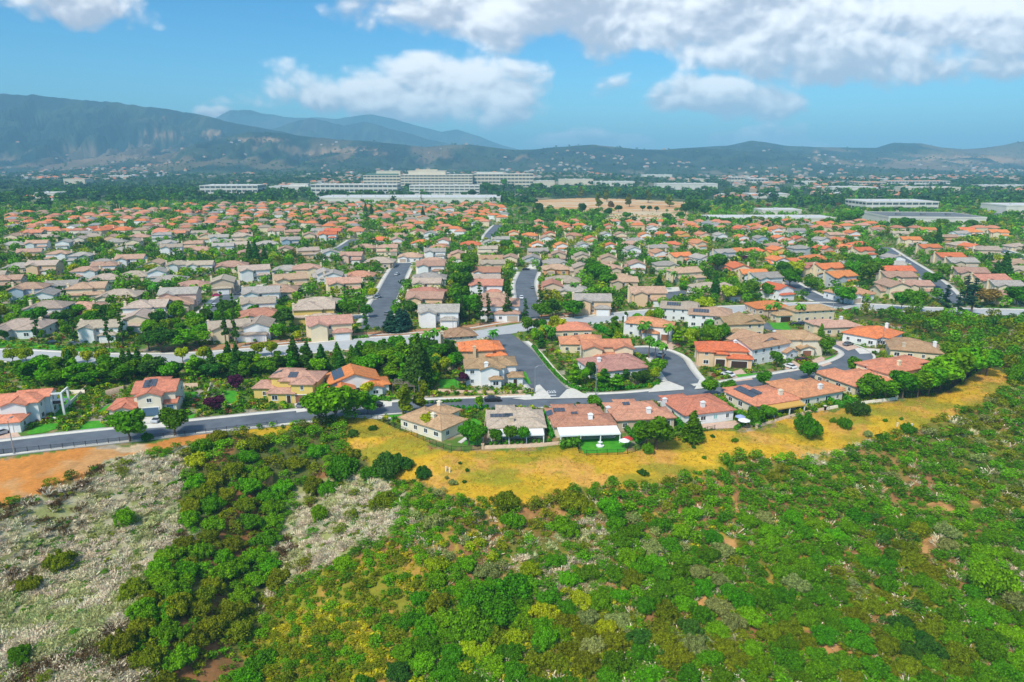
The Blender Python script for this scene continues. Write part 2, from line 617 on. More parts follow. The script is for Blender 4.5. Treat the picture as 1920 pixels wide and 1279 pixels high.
def empty(name, loc, rz=0.0):
    o = bpy.data.objects.new(name, None)
    o.empty_display_size = 0.5
    COL.objects.link(o)
    o.location = loc
    o.rotation_euler = (0, 0, rz)
    return o


def copy_tree(o, parent=None):
    c = o.copy()
    COL.objects.link(c)
    if parent is not None:
        c.parent = parent
    for ch in CHILD.get(o.name, []):
        copy_tree(ch, c)
    return c


CHILD = {}


def index_children(o):
    CHILD[o.name] = list(o.children)
    for c in o.children:
        index_children(c)


# ------------------------------------------------------------------ ground zones (survey pixels)
GOLD = [(640, 800), (650, 783), (700, 787), (760, 808), (850, 848), (905, 846), (1045, 834), (1078, 833), (1090, 853), (1180, 851), (1212, 836), (1290, 818), (1380, 800), (1420, 803),
        (1460, 789), (1546, 769), (1620, 757), (1680, 750), (1770, 736), (1832, 698), (1850, 690), (1893, 700), (1903, 716), (1850, 760), (1800, 782), (1745, 797), (1700, 818), (1640, 828),
        (1560, 848), (1490, 864), (1445, 868), (1400, 858), (1330, 888), (1240, 908), (1150, 918), (1075, 918), (1010, 938), (960, 962), (880, 935), (800, 912), (740, 900), (700, 895),
        (690, 868), (650, 850), (640, 830)]
DIRT = [(-200, 880), (-60, 862), (60, 852), (200, 838), (290, 830), (360, 816), (420, 808), (400, 824), (340, 838), (290, 846), (230, 858), (170, 882), (150, 905), (135, 892), (100, 907), (40, 938), (-50, 960), (-200, 990)]
GOLD2 = [(455, 800), (545, 792), (555, 800), (520, 818), (470, 828), (450, 815)]
SAGE = [[(-150, 985), (-40, 958), (100, 905), (180, 876), (290, 848), (372, 834), (350, 880), (338, 920), (352, 970), (372, 1010), (300, 1060), (270, 1110), (245, 1160), (215, 1200), (290, 1300), (-150, 1400)],
        [(535, 985), (560, 930), (620, 895), (700, 898), (745, 930), (775, 965), (720, 1010), (640, 1060), (560, 1080), (490, 1140), (470, 1150), (500, 1090), (530, 1040)],
        [(985, 1000), (1070, 960), (1130, 985), (1112, 1060), (1090, 1120), (1010, 1150), (960, 1110)],
        [(1478, 862), (1500, 842), (1600, 815), (1650, 822), (1600, 850), (1520, 868)],
        [(1835, 1060), (1900, 1030), (1960, 1060), (1960, 1170), (1870, 1150)],
        [(1775, 640), (1900, 615), (1990, 640), (1990, 680), (1880, 668)]]
SCRUB = [(440, 1300), (470, 1200), (520, 1120), (600, 1090), (700, 1035), (800, 1055), (800, 1120), (760, 1200), (740, 1300)]
WOOD = [(365, 835), (440, 808), (545, 800), (600, 765), (650, 765), (655, 800), (650, 850), (690, 872), (680, 893), (600, 900), (560, 935), (540, 985), (520, 1050), (480, 1130), (440, 1210), (480, 1300),
        (250, 1300), (235, 1220), (260, 1150), (290, 1090), (370, 1015), (345, 940), (350, 885)]
VALLEY = [(1590, 592), (1660, 590), (1760, 600), (1880, 608), (1990, 612), (1990, 730), (1905, 705), (1850, 690), (1825, 660), (1780, 640), (1700, 615), (1640, 607)]
FIELD = [(998, 384), (1008, 375), (1110, 371), (1290, 379), (1284, 396), (1200, 403), (1140, 400), (1000, 392)]
FIELD2 = [(1140, 402), (1290, 398), (1290, 412), (1230, 420), (1130, 418)]
SOILGAPS = [(1365, 1020, 30, 14), (1325, 1130, 26, 20), (1550, 1225, 45, 14), (1610, 1040, 20, 12), (1760, 955, 35, 14), (1830, 950, 20, 14), (1740, 1030, 20, 26), (1085, 1020, 20, 10), (870, 1165, 14, 8), (940, 1085, 30, 10),
            (760, 1140, 22, 14), (800, 1240, 14, 24), (1220, 1005, 10, 22), (1380, 960, 12, 14), (1650, 1165, 20, 12), (1885, 1235, 25, 14), (505, 895, 10, 16), (985, 970, 22, 18), (1050, 975, 20, 20), (1120, 960, 20, 12)]

rows = np.exp(np.linspace(math.log(50), math.log(2700), 560))
rows2 = np.exp(np.linspace(math.log(2700), math.log(15500), 260))
cols = np.concatenate([np.linspace(-1.9, -1.02, 50, endpoint=False), np.linspace(-1.02, 1.02, 820), np.linspace(1.04, 1.9, 50)])


def ground_colour(X, Y, Z):
    U, V = px(X, Y, Z)
    wu = (fbm(X / 7, Y / 7, 41, 4) - .5) * 2
    wv = (fbm(X / 7, Y / 7, 51, 4) - .5) * 2
    sc_ = np.clip(1280.0 / np.maximum(Y, 60) * 2.2, 1.0, 22)
    U2, V2 = U + wu * sc_ * 1.3, V + wv * sc_ * .5
    n1 = fbm(X / 9, Y / 9, 61, 4)[..., None]
    n2 = fbm(X / 2.2, Y / 2.2, 71, 4)[..., None]
    n3 = fbm(X / 30, Y / 30, 81, 3)[..., None]
    c = lambda *a: np.array(a)
    s = lambda n, a, b: smooth(a, b, n)
    # town: garden soil, beds and paving
    col = c(.11, .20, .03) + (c(.34, .23, .12) - c(.11, .20, .03)) * s(n2, .5, .68)
    col = col + (c(.40, .34, .26) - col) * s(n1, .60, .72)
    # the brushy slope
    slope = inpoly(U, V, [(-600, 950), (60, 900), (300, 838), (545, 798), (690, 800), (850, 850), (1080, 855), (1200, 850), (1420, 806), (1770, 736), (1850, 690), (1700, 610), (1590, 592), (2400, 585), (2400, 3000), (-600, 3000)])
    sl = c(.33, .165, .065) + (c(.20, .19, .03) - c(.33, .165, .065)) * s(n1, .42, .6)
    sl = sl + (c(.40, .29, .04) - sl) * s(n2, .58, .72)
    sl = sl + (c(.06, .10, .02) - sl) * s(n3, .5, .62) * .6
    col = np.where(slope[..., None], sl, col)
    wood = inpoly(U2, V2, WOOD) | inpoly(U2, V2, VALLEY)
    col = np.where(wood[..., None], c(.10, .12, .03) + (c(.28, .13, .05) - c(.10, .12, .03)) * s(n1, .52, .66), col)
    sc2 = inpoly(U2, V2, SCRUB)
    col = np.where(sc2[..., None], c(.24, .235, .022) + (c(.42, .25, .05) - c(.24, .235, .022)) * s(n2, .5, .68), col)
    U3, V3 = U + wu * sc_ * 3.2, V + wv * sc_ * 1.6
    for q in SAGE[:2] + SAGE[3:4] + SAGE[5:]:
        k = inpoly(U3, V3, q)
        col = np.where(k[..., None], c(.42, .38, .24) + (c(.28, .29, .10) - c(.42, .38, .24)) * s(n2, .45, .62), col)
    for (u, v, ru, rv) in SOILGAPS:
        d = ((U2 - u) / ru) ** 2 + ((V2 - v) / rv) ** 2
        k = 1 - smooth(0.6, 1.3, d)[..., None]
        col = col + (c(.55, .29, .10) - col) * k * s(n2, .34, .52)
    gold = inpoly(U + wu * sc_ * 1.6, V + wv * sc_ * .9, GOLD) | inpoly(U2, V2, GOLD2)
    gc = c(.66, .405, .036) + (c(.66, .36, .10) - c(.66, .405, .036)) * s(n1, .48, .64)
    gc = gc + (c(.40, .30, .022) - gc) * s(n3 * .6 + n2 * .4, .48, .60) * .85
    gc = gc + (c(.26, .27, .03) - gc) * s(fbm(X / 13, Y / 5, 97, 4)[..., None], .47, .62) * .8
    gc = gc * (0.72 + .44 * n2) * c(1, .98, .75)
    col = np.where(gold[..., None], gc, col)
    dirt = inpoly(U2, V2, DIRT)
    dc = c(.72, .30, .075) + (c(.66, .36, .15) - c(.72, .30, .075)) * s(n1, .50, .66)
    pale = (1 - smooth(.5, 1.4, ((U2 - 245) / 42) ** 2 + ((V2 - 838) / 9) ** 2))[..., None]
    dc = dc + (c(.74, .58, .40) - dc) * pale
    dc = dc * (0.64 + .40 * n2) * c(1, .95, .85)
    col = np.where(dirt[..., None], dc, col)
    fld = inpoly(U2, V2, FIELD) | inpoly(U2, V2, FIELD2)
    fc = c(.62, .48, .30) + (c(.60, .32, .13) - c(.62, .48, .30)) * s(fbm(X / 60, Y / 14, 17, 4)[..., None], .44, .54)
    fc = fc * (.75 + .5 * n1)
    col = np.where(fld[..., None], fc, col)
    # valley floor and hills
    fy = smooth(1080, 1350, Y + (n1[..., 0] - .5) * 300)[..., None]
    m1 = fbm(X / 60, Y / 140, 23, 4)[..., None]
    m2 = fbm(X / 260, Y / 420, 33, 4)[..., None]
    vc = c(.030, .062, .026) + (c(.075, .115, .04) - c(.030, .062, .026)) * s(m1, .5, .64)
    vc = vc + (c(.34, .27, .19) - vc) * s(m1 * .5 + m2 * .5, .58, .68) * .8
    col = np.where(fld[..., None], col, col + (vc - col) * fy)
    hy = smooth(2500, 4200, Y)[..., None]
    low = (1 - smooth(40, 260, Z))[..., None]
    hc = c(.012, .030, .032) + (c(.040, .062, .040) - c(.012, .030, .032)) * s(fbm(X / 170, Y / 170, 43, 4)[..., None], .4, .62)
    tanp = s(fbm(X / 420, Y / 700, 53, 4)[..., None], .56, .66)
    hc = hc + (c(.33, .21, .12) - hc) * tanp * (.12 + .4 * low)
    dry = ((X < -900) & (Z > 20) & (Z < 150))[..., None]
    hc = np.where(dry, hc + (c(.25, .17, .10) - hc) * s(fbm(X / 300, Y / 260, 63, 4)[..., None], .46, .6) * .7, hc)
    for (u, v, ru, rv) in ((650, 287, 75, 9), (310, 253, 45, 6), (400, 250, 24, 10), (320, 215, 18, 9), (480, 262, 60, 4), (1785, 300, 140, 9), (1530, 292, 7, 12), (285, 272, 25, 10)):
        k = (1 - smooth(.5, 1.4, ((U - u + wu * 9) / ru) ** 2 + ((V - v + wv * 4) / rv) ** 2))[..., None]
        hc = hc + (c(.36, .23, .13) - hc) * k * s(fbm(X / 130, Y / 130, 203, 3)[..., None], .36, .58)
    col = col + (hc - col) * hy
    return np.clip(col, 0.005, 0.9)


def make_ground(name, rws):
    Y, T = np.meshgrid(rws, cols, indexing='ij')
    X = T * Y
    Z = height(X, Y)
    C = ground_colour(X, Y, Z)
    nr, nc = Y.shape
    idx = np.arange(nr * nc).reshape(nr, nc)
    Q = np.stack([idx[:-1, :-1], idx[:-1, 1:], idx[1:, 1:], idx[1:, :-1]], -1).reshape(-1, 4)
    V = np.stack([X, Y, Z], -1).reshape(-1, 3)
    me = np_mesh(name, V, Q, M_GROUND, C.reshape(-1, 3), smooth_=True)
    return structure(put(name, me))


M_GROUND = material('earth_and_grass', (1, 1, 1), 0.95, 1.1, 0.22, attr='tint', spec=0.1, bump=0.5)
make_ground('ground', rows)
make_ground('hills', rows2)

# ------------------------------------------------------------------ roads
OCC_X0, OCC_Y0, OCC_W, OCC_H = -900, 60, 2000, 1300
OCC = np.zeros((OCC_H, OCC_W), np.uint8)      # 1 m grid: 1 road, 2 house, 3 lawn or drive


def occ_poly(pts, val, grow=0.0):
    P = np.array(pts, float)
    c = P.mean(0)
    d = P - c
    L = np.maximum(np.hypot(d[:, 0], d[:, 1]), .01)
    P = c + d * (1 + grow / L)[:, None]
    x0, y0 = np.floor(P.min(0)).astype(int) - 1
    x1, y1 = np.ceil(P.max(0)).astype(int) + 1
    x0, x1 = max(x0, OCC_X0), min(x1, OCC_X0 + OCC_W)
    y0, y1 = max(y0, OCC_Y0), min(y1, OCC_Y0 + OCC_H)
    if x1 <= x0 or y1 <= y0:
        return
    xs, ys = np.meshgrid(np.arange(x0, x1) + .5, np.arange(y0, y1) + .5)
    k = inpoly(xs, ys, P)
    sub = OCC[y0 - OCC_Y0:y1 - OCC_Y0, x0 - OCC_X0:x1 - OCC_X0]
    sub[k] = np.maximum(sub[k], val)


def occ(x, y):
    i, j = int(y - OCC_Y0), int(x - OCC_X0)
    return OCC[i, j] if 0 <= i < OCC_H and 0 <= j < OCC_W else 0


def spline(P, step=3.0):
    P = np.array(P, float)
    Q = np.vstack([2 * P[0] - P[1], P, 2 * P[-1] - P[-2]])
    out = []
    for i in range(1, len(Q) - 2):
        p0, p1, p2, p3 = Q[i - 1:i + 3]
        n = max(2, int(np.hypot(*(p2 - p1)) / step))
        for t in np.linspace(0, 1, n, endpoint=False):
            out.append(0.5 * ((2 * p1) + (-p0 + p2) * t + (2 * p0 - 5 * p1 + 4 * p2 - p3) * t * t + (-p0 + 3 * p1 - 3 * p2 + p3) * t ** 3))
    out.append(P[-1])
    return np.array(out)


def normals(L):
    d = np.gradient(L, axis=0)
    d /= np.maximum(np.hypot(d[:, 0], d[:, 1]), 1e-6)[:, None]
    return np.stack([-d[:, 1], d[:, 0]], 1)


def ribbon(name, L, a, b, z, m, thick=0.0, val=1):
    """strip between offsets a and b (left positive) along line L; thick: a raised slab with kerb faces"""
    N = normals(L)
    A, B = L + N * a, L + N * b
    n = len(L)
    za, zb = height(A[:, 0], A[:, 1]), height(B[:, 0], B[:, 1])
    zz = np.maximum(za, zb) + z
    V = [np.column_stack([A, zz]), np.column_stack([B, zz])]
    if thick:
        V += [np.column_stack([A, zz - thick]), np.column_stack([B, zz - thick])]
    V = np.vstack(V)
    i = np.arange(n - 1)
    s = 1 if a > b else -1
    Q = [np.column_stack([i, i + n, i + n + 1, i + 1])[:, ::1 if s > 0 else -1]]
    if thick:
        Q += [np.column_stack([i + 2 * n, i, i + 1, i + 1 + 2 * n]), np.column_stack([i + n, i + 3 * n, i + 3 * n + 1, i + n + 1])]
    o = structure(put(name, np_mesh(name, V, np.vstack(Q), m)))
    for k in range(n - 1):
        occ_poly([A[k], A[k + 1], B[k + 1], B[k]], val, 0.6)
    return o


def pxline(P, step=3.0):
    return spline([gp(u, v) for u, v in P], step)


def cut(L, u0, u1):
    U = np.array([px(p[0], p[1], 0)[0] for p in L])
    return L[(U >= u0) & (U <= u1)]


ROADS = {}
R1 = pxline([(-240, 868), (-60, 848), (0, 841), (100, 829), (200, 818.5), (300, 808), (400, 797), (540, 783), (620, 775), (700, 768), (800, 761), (900, 757), (980, 755), (1060, 752), (1130, 750), (1200, 746),
             (1300, 735), (1400, 721.5), (1500, 704.5), (1558, 692), (1596, 679), (1610, 667), (1597, 655), (1560, 643), (1500, 628), (1440, 612), (1395, 600), (1350, 590)])
R2 = pxline([(1047, 747), (1032, 732), (1016, 715), (998, 693), (976, 663), (955, 643), (935, 628)])
R3 = pxline([(1294, 728), (1277, 710), (1263, 690), (1254, 674), (1236, 664), (1212, 659), (1188, 661)])
AV = pxline([(-160, 668), (-60, 666), (0, 666), (60, 669), (150, 674), (250, 674), (350, 672), (450, 665), (530, 658), (620, 649), (700, 642), (800, 636), (900, 627), (960, 617), (1010, 610), (1080, 603),
             (1140, 596), (1200, 590), (1250, 586), (1330, 582), (1413, 579), (1480, 575), (1560, 573), (1640, 576), (1700, 580), (1760, 583), (1850, 585), (1990, 588), (2200, 592)], 4)
S1 = pxline([(700, 617), (712, 582), (729, 548), (742, 520), (757, 493)])
S2 = pxline([(990, 598), (988, 560), (984, 533), (990, 514), (994, 505)])
S3 = pxline([(362, 618), (395, 590), (425, 560), (455, 546), (500, 539)])
S4 = pxline([(-120, 606), (-30, 598), (10, 591), (30, 586)])
S5 = pxline([(914, 455), (922, 438), (936, 422)])
S6 = pxline([(628, 474), (652, 460), (668, 449)])
S7 = pxline([(1470, 526), (1490, 538), (1520, 554), (1552, 567), (1585, 574)])
S8 = pxline([(1655, 464), (1690, 487), (1730, 513), (1765, 543), (1786, 572)])
S9 = pxline([(1850, 460), (1890, 474), (1950, 494)])
S10 = pxline([(1240, 560), (1262, 552), (1290, 548)])
S11 = pxline([(1815, 385), (1850, 396), (1880, 405)])
ribbon('avenue', AV, 6.3, -6.3, 0.05, M_AVE)
for i, (nm, L, w) in enumerate((('front_street', R1, 4.6), ('curving_side_street', R2, 5.2), ('cul_de_sac', R3, 5.0), ('street', S1, 5.4), ('street', S2, 5.2), ('street', S3, 5.0), ('street', S4, 5.0), ('street', S5, 5.0),
                                ('street', S6, 5.0), ('street', S7, 5.0), ('street', S8, 5.0), ('street', S9, 5.0), ('street', S10, 4.5), ('street', S11, 6.0))):
    ribbon(nm, L, w, -w, 0.065 + 0.012 * i, M_ASPH)
    ROADS[id(L)] = L
SWK = 0.19
for L, sd_, u0, u1, w0, w1 in ((R1, 1, -900, 1008, 4.6, 6.6), (R1, 1, 1092, 1272, 4.6, 6.6), (R1, 1, 1316, 1556, 4.6, 6.6), (R1, -1, -900, 640, 4.6, 6.2), (R1, -1, 690, 1560, 4.6, 5.6)):
    U_ = np.array([px(p[0], p[1], 0)[0] for p in L])
    i0 = int(np.argmax(U_ >= u0))
    if u1 == 1556 or u1 == 1560:      # carry on round the bend, as far as its far side
        top = int(np.argmax(U_))
        i1 = top + int(np.argmax(U_[top:] < 1562))
    else:
        i1 = i0 + int(np.argmax(U_[i0:] > u1)) if U_[-1] > u1 or np.any(U_[i0:] > u1) else len(L)
    LL = L[i0:i1]
    ribbon('sidewalk', LL, sd_ * w1, sd_ * w0, SWK, M_CONC, 0.13)
for L, w, va, vb, sides in ((R2, 5.2, 640, 737, (1, -1)), (R3, 5.0, 640, 718, (1, -1)), (S1, 5.4, 497, 606, (1, -1)), (S2, 5.2, 509, 590, (1, -1)), (S3, 5.0, 541, 608, (1, -1)), (S7, 5.0, 500, 566, (1, -1)),
                            (S8, 5.0, 464, 562, (1, -1)), (S5, 5.0, 420, 455, (1,)), (S9, 5.0, 460, 494, (1,)), (S6, 5.0, 450, 474, (1,))):
    vv = np.array([px(p[0], p[1], 0)[1] for p in L])
    LL = L[(vv > va) & (vv < vb)]
    for s_ in sides:
        ribbon('sidewalk', LL, s_ * (w + 2.6), s_ * w, SWK, M_CONC, 0.13)
A1 = cut(AV, -400, 905)
ribbon('sidewalk', A1, 8.6, 6.4, SWK, M_CONC, 0.13)
ribbon('sidewalk', A1, -6.4, -8.0, SWK, M_CONC, 0.13)
A2 = cut(AV, 985, 2400)
ribbon('sidewalk', A2, 8.6, 6.4, SWK, M_CONC, 0.13)
ribbon('sidewalk', cut(AV, 1080, 2400), -6.4, -8.0, SWK, M_CONC, 0.13)
ribbon('mulch_bed', cut(AV, 262, 1145), 17.0, 8.7, 0.07, M_MULCH, val=0)
ribbon('garden_path', cut(AV, 430, 1145), 12.2, 10.8, 0.10, M_CONC, val=3)


def flat(name, P, z, m, val=3):
    W = [gp(u, v) for u, v in P]
    area = sum(W[i][0] * W[(i + 1) % len(W)][1] - W[(i + 1) % len(W)][0] * W[i][1] for i in range(len(W)))
    if area < 0:
        W = W[::-1]
    zz = max(0.0, max(hz(*w) for w in W)) + z
    me = bpy.data.meshes.new(name)
    me.from_pydata([(w[0], w[1], zz) for w in W], [], [tuple(range(len(W)))])
    me.materials.append(m)
    occ_poly(W, val)
    return structure(put(name, me))


# the pale corner aprons of the two junctions
for i, P in enumerate(([(1005, 724), (1012, 722), (1030, 741), (1034, 748), (985, 751), (960, 748), (1000, 744)], [(1063, 731), (1074, 728), (1092, 738), (1110, 742), (1112, 747), (1046, 748.5)],
                       [(1312, 712), (1322, 712), (1330, 722), (1345, 727), (1302, 731)], [(1233, 719), (1254, 716), (1282, 727), (1282, 732), (1215, 737)],
                       [(1020, 747), (1060, 746.4), (1062, 748.4), (1020, 749.4)])):
    flat('corner_apron', P, 0.20 + 0.012 * i, M_CONC, 1)
LAWNS = [[(117, 743), (155, 743), (130, 770), (128, 782), (92, 782), (105, 770), (118, 758)], [(49, 812), (75, 796), (115, 793), (112, 803), (80, 812), (55, 815)],
         [(140, 811), (160, 791), (185, 789), (200, 800), (205, 805), (170, 808)], [(182, 772), (232, 742), (234, 756), (208, 770), (182, 780)], [(330, 737), (369, 735), (368, 745), (333, 747)],
         [(346, 782), (368, 776), (363, 785), (351, 788)], [(418, 733), (445, 733), (447, 758), (428, 760)], [(823, 712), (862, 711), (865, 727), (824, 728)], [(727, 778), (757, 778), (757, 788), (733, 790)],
         [(884, 784), (903, 790), (903, 836), (868, 834), (882, 812)], [(1085, 824), (1170, 819), (1184, 830), (1170, 848), (1095, 851), (1084, 828)], [(1182, 819), (1200, 818), (1196, 830)],
         [(968, 700), (985, 697), (996, 720), (976, 722)], [(1378, 703), (1432, 699), (1395, 709), (1388, 711)], [(1545, 674), (1566, 666), (1567, 675), (1552, 680)],
         [(1442, 606), (1475, 605), (1484, 620), (1450, 617)], [(-80, 636), (30, 640), (90, 646), (150, 650), (210, 653), (215, 659), (140, 659), (60, 654), (-80, 648)],
         [(1835, 577), (1915, 577), (1990, 578), (1990, 580), (1835, 579)], [(1200, 668), (1212, 664), (1216, 668), (1204, 672)], [(690, 745), (706, 741), (730, 744), (728, 748), (694, 749)],
         [(585, 590), (640, 586), (640, 592), (590, 596)], [(1280, 566), (1310, 566), (1312, 571), (1284, 571)], [(655, 520), (690, 515), (692, 525), (660, 530)], [(1445, 610), (1480, 608), (1480, 616), (1446, 616)]]
for i, P in enumerate(LAWNS[:-1]):
    flat('lawn', P, 0.075 + 0.009 * (i % 5), M_LAWN, 0 if i == 16 else 3)
DRIVES = [([(263, 783), (328, 780), (338, 795), (333, 800), (272, 804)], 'conc'), ([(-10, 812), (30, 808), (42, 822), (-30, 832)], 'brick'), ([(552, 757), (600, 756), (606, 768), (556, 774)], 'conc'),
          ([(672, 758), (700, 752), (735, 754), (735, 762), (680, 768)], 'conc'), ([(1365, 700), (1390, 692), (1412, 712), (1380, 716)], 'brick'), ([(1465, 690), (1487, 676), (1503, 686), (1500, 694), (1480, 698)], 'brick'),
          ([(1520, 677), (1540, 668), (1560, 682), (1543, 688)], 'brick'), ([(1560, 642), (1580, 640), (1612, 652), (1590, 658)], 'brick'), ([(1600, 652), (1650, 655), (1648, 662), (1612, 664)], 'conc'),
          ([(1240, 640), (1268, 632), (1275, 650), (1256, 658)], 'brick'), ([(1150, 640), (1190, 652), (1184, 656), (1145, 648)], 'conc'), ([(1376, 594), (1410, 588), (1420, 598), (1390, 604)], 'brick'),
          ([(950, 500), (968, 499), (972, 507), (948, 506)], 'conc'), ([(985, 502), (1005, 501), (1006, 508), (984, 508)], 'conc'), ([(460, 540), (500, 532), (500, 538), (470, 546)], 'conc'),
          ([(365, 585), (380, 583), (395, 589), (372, 600)], 'conc'), ([(395, 561), (432, 550), (436, 553), (405, 566)], 'conc'), ([(745, 490), (770, 489), (774, 495), (748, 496)], 'conc'),
          ([(676, 556), (705, 552), (712, 560), (690, 565)], 'conc'), ([(640, 590), (690, 590), (693, 597), (645, 600)], 'conc'), ([(1015, 570), (1040, 566), (1045, 574), (1010, 578)], 'conc'), ([(1246, 540), (1272, 538), (1276, 546), (1250, 548)], 'conc'),
          ([(915, 838), (1025, 834), (1024, 824), (916, 826)], 'brick'), ([(1082, 826), (1152, 822), (1156, 818), (1082, 820)], 'conc'), ([(1185, 812), (1262, 806), (1262, 802), (1180, 810)], 'brick'), ([(1285, 799), (1378, 789), (1416, 799), (1400, 802), (1310, 806)], 'brick'),
          ([(645, 782), (690, 778), (730, 782), (740, 788), (700, 786)], 'conc'), ([(865, 832), (905, 804), (900, 800), (858, 830)], 'conc')]
for i, (P, k) in enumerate(DRIVES):
    flat('driveway', P, 0.085 + 0.009 * (i % 4), M_DRIVE[k])


# road lettering at the mouth of the side street, read by traffic coming towards the junction
def lettering(txt, u, v, rz, h, sx, sy):
    cu = bpy.data.curves.new('road_lettering', 'FONT')
    cu.body = txt
    cu.size = h
    cu.align_x = 'CENTER'
    cu.align_y = 'CENTER'
    cu.offset = 0.03
    cu.extrude = 0.002
    cu.materials.append(M_PAINT)
    o = bpy.data.objects.new('road_lettering', cu)
    COL.objects.link(o)
    p = gp(u, v)
    o.location = (p[0], p[1], 0.095)
    o.rotation_euler = (0, 0, rz)
    o.scale = (sx, sy, 1)
    return structure(o)


lettering('STOP', 1031.5, 735.0, R(180 + 8), 2.0, 0.72, 1.5)
flat('stop_line', [(1020.5, 741.6), (1042.5, 740.9), (1042.7, 742.2), (1020.7, 743)], 0.105, M_PAINT, 1)

# ------------------------------------------------------------------ houses
OV = 0.55          # eaves
TH = 0.22          # roof edge thickness


def roof_hip(mb, x0, x1, y0, y1, h, p, ov=OV):
    X0, X1, Y0, Y1 = x0 - ov, x1 + ov, y0 - ov, y1 + ov
    W, D = X1 - X0, Y1 - Y0
    r = min(W, D) / 2
    zt = h + TH
    zr = zt + r * p
    if W >= D:
        a, b = (X0 + r, (Y0 + Y1) / 2), (X1 - r, (Y0 + Y1) / 2)
    else:
        a, b = ((X0 + X1) / 2, Y0 + r), ((X0 + X1) / 2, Y1 - r)
    v = [(X0, Y0, h), (X1, Y0, h), (X1, Y1, h), (X0, Y1, h), (X0, Y0, zt), (X1, Y0, zt), (X1, Y1, zt), (X0, Y1, zt), (a[0], a[1], zr), (b[0], b[1], zr)]
    f = [(3, 2, 1, 0), (0, 1, 5, 4), (1, 2, 6, 5), (2, 3, 7, 6), (3, 0, 4, 7)]
    if W >= D:
        f += [(4, 5, 9, 8), (5, 6, 9), (6, 7, 8, 9), (7, 4, 8)]
    else:
        f += [(4, 5, 8), (5, 6, 9, 8), (6, 7, 9), (7, 4, 8, 9)]
    mb.add(v, f)
    # ridge and hip caps stand a little proud
    cap = [((X0, Y0, zt), (a[0], a[1], zr)), ((X1, Y1, zt), (b[0], b[1], zr)), ((a[0], a[1], zr), (b[0], b[1], zr))]
    cap += [((X0, Y1, zt), (a[0], a[1], zr)), ((X1, Y0, zt), (b[0], b[1], zr))] if W >= D else [((X1, Y0, zt), (a[0], a[1], zr)), ((X0, Y1, zt), (b[0], b[1], zr))]
    for q, w in cap:
        if (Vector(q) - Vector(w)).length > 0.2:
            mb.tube([q, w], 0.13, 5)


def roof_gable(mb, x0, x1, y0, y1, h, p, axis, ov=OV):
    X0, X1, Y0, Y1 = x0 - ov, x1 + ov, y0 - ov, y1 + ov
    if axis == 'x':
        r = (Y1 - Y0) / 2
        prof = [(Y0, h - .06), (Y0, h + TH), ((Y0 + Y1) / 2, h + TH + r * p), (Y1, h + TH), (Y1, h - .06), ((Y0 + Y1) / 2, h - .06 + r * p)]
        v = [(X0, q[0], q[1]) for q in prof] + [(X1, q[0], q[1]) for q in prof]
        s = 1
    else:
        r = (X1 - X0) / 2
        prof = [(X0, h - .06), (X0, h + TH), ((X0 + X1) / 2, h + TH + r * p), (X1, h + TH), (X1, h - .06), ((X0 + X1) / 2, h - .06 + r * p)]
        v = [(q[0], Y0, q[1]) for q in prof] + [(q[0], Y1, q[1]) for q in prof]
        s = -1
    f = []
    for i in range(6):
        j = (i + 1) % 6
        q = (i, i + 6, j + 6, j)
        f.append(q if s > 0 else q[::-1])
    for a, b, c_, d in ((0, 1, 2, 5), (5, 2, 3, 4)):
        f.append((a, b, c_, d) if s > 0 else (d, c_, b, a))
        g_ = (a + 6, b + 6, c_ + 6, d + 6)
        f.append(g_[::-1] if s > 0 else g_)
    mb.add(v, f)
    mb.tube([v[2], v[8]], 0.13, 5)


PITCH_R = 0.35


def build_volumes(vols, wall, roof, pitch=PITCH_R):
    for (x0, x1, y0, y1, h, t) in vols:
        if t == 'f':
            wall.box(x0, x1, y0, y1, -0.4, h)
            continue
        wall.box(x0, x1, y0, y1, -0.4, h + (0.08 if t == 'h' else 0.0), top=False)
        if t == 'h':
            roof_hip(roof, x0, x1, y0, y1, h, pitch)
        elif t == 'gx':
            roof_gable(roof, x0, x1, y0, y1, h, pitch, 'x')
            m = (y0 + y1) / 2
            z = h + (y1 - y0) / 2 * pitch + 0.06
            wall.add([(x0, y0, h), (x0, y1, h), (x0, m, z)], [(0, 2, 1)])
            wall.add([(x1, y0, h), (x1, y1, h), (x1, m, z)], [(0, 1, 2)])
        elif t == 'gy':
            roof_gable(roof, x0, x1, y0, y1, h, pitch, 'y')
            m = (x0 + x1) / 2
            z = h + (x1 - x0) / 2 * pitch + 0.06
            wall.add([(x0, y0, h), (x1, y0, h), (m, y0, z)], [(0, 1, 2)])
            wall.add([(x0, y1, h), (x1, y1, h), (m, y1, z)], [(0, 2, 1)])


def roof_z(vols, x, y, pitch=PITCH_R):
    """height of the highest roof surface over a point"""
    best = 0
    for (x0, x1, y0, y1, h, t) in vols:
        a, b, c, d = x - x0 + OV, x1 + OV - x, y - y0 + OV, y1 + OV - y
        if min(a, b, c, d) < 0:
            continue
        if t == 'h':
            z = h + TH + min(a, b, c, d) * pitch
        elif t == 'gx':
            z = h + TH + min(c, d) * pitch
        elif t == 'gy':
            z = h + TH + min(a, b) * pitch
        else:
            z = h
        best = max(best, z)
    return best


_wmesh = {}


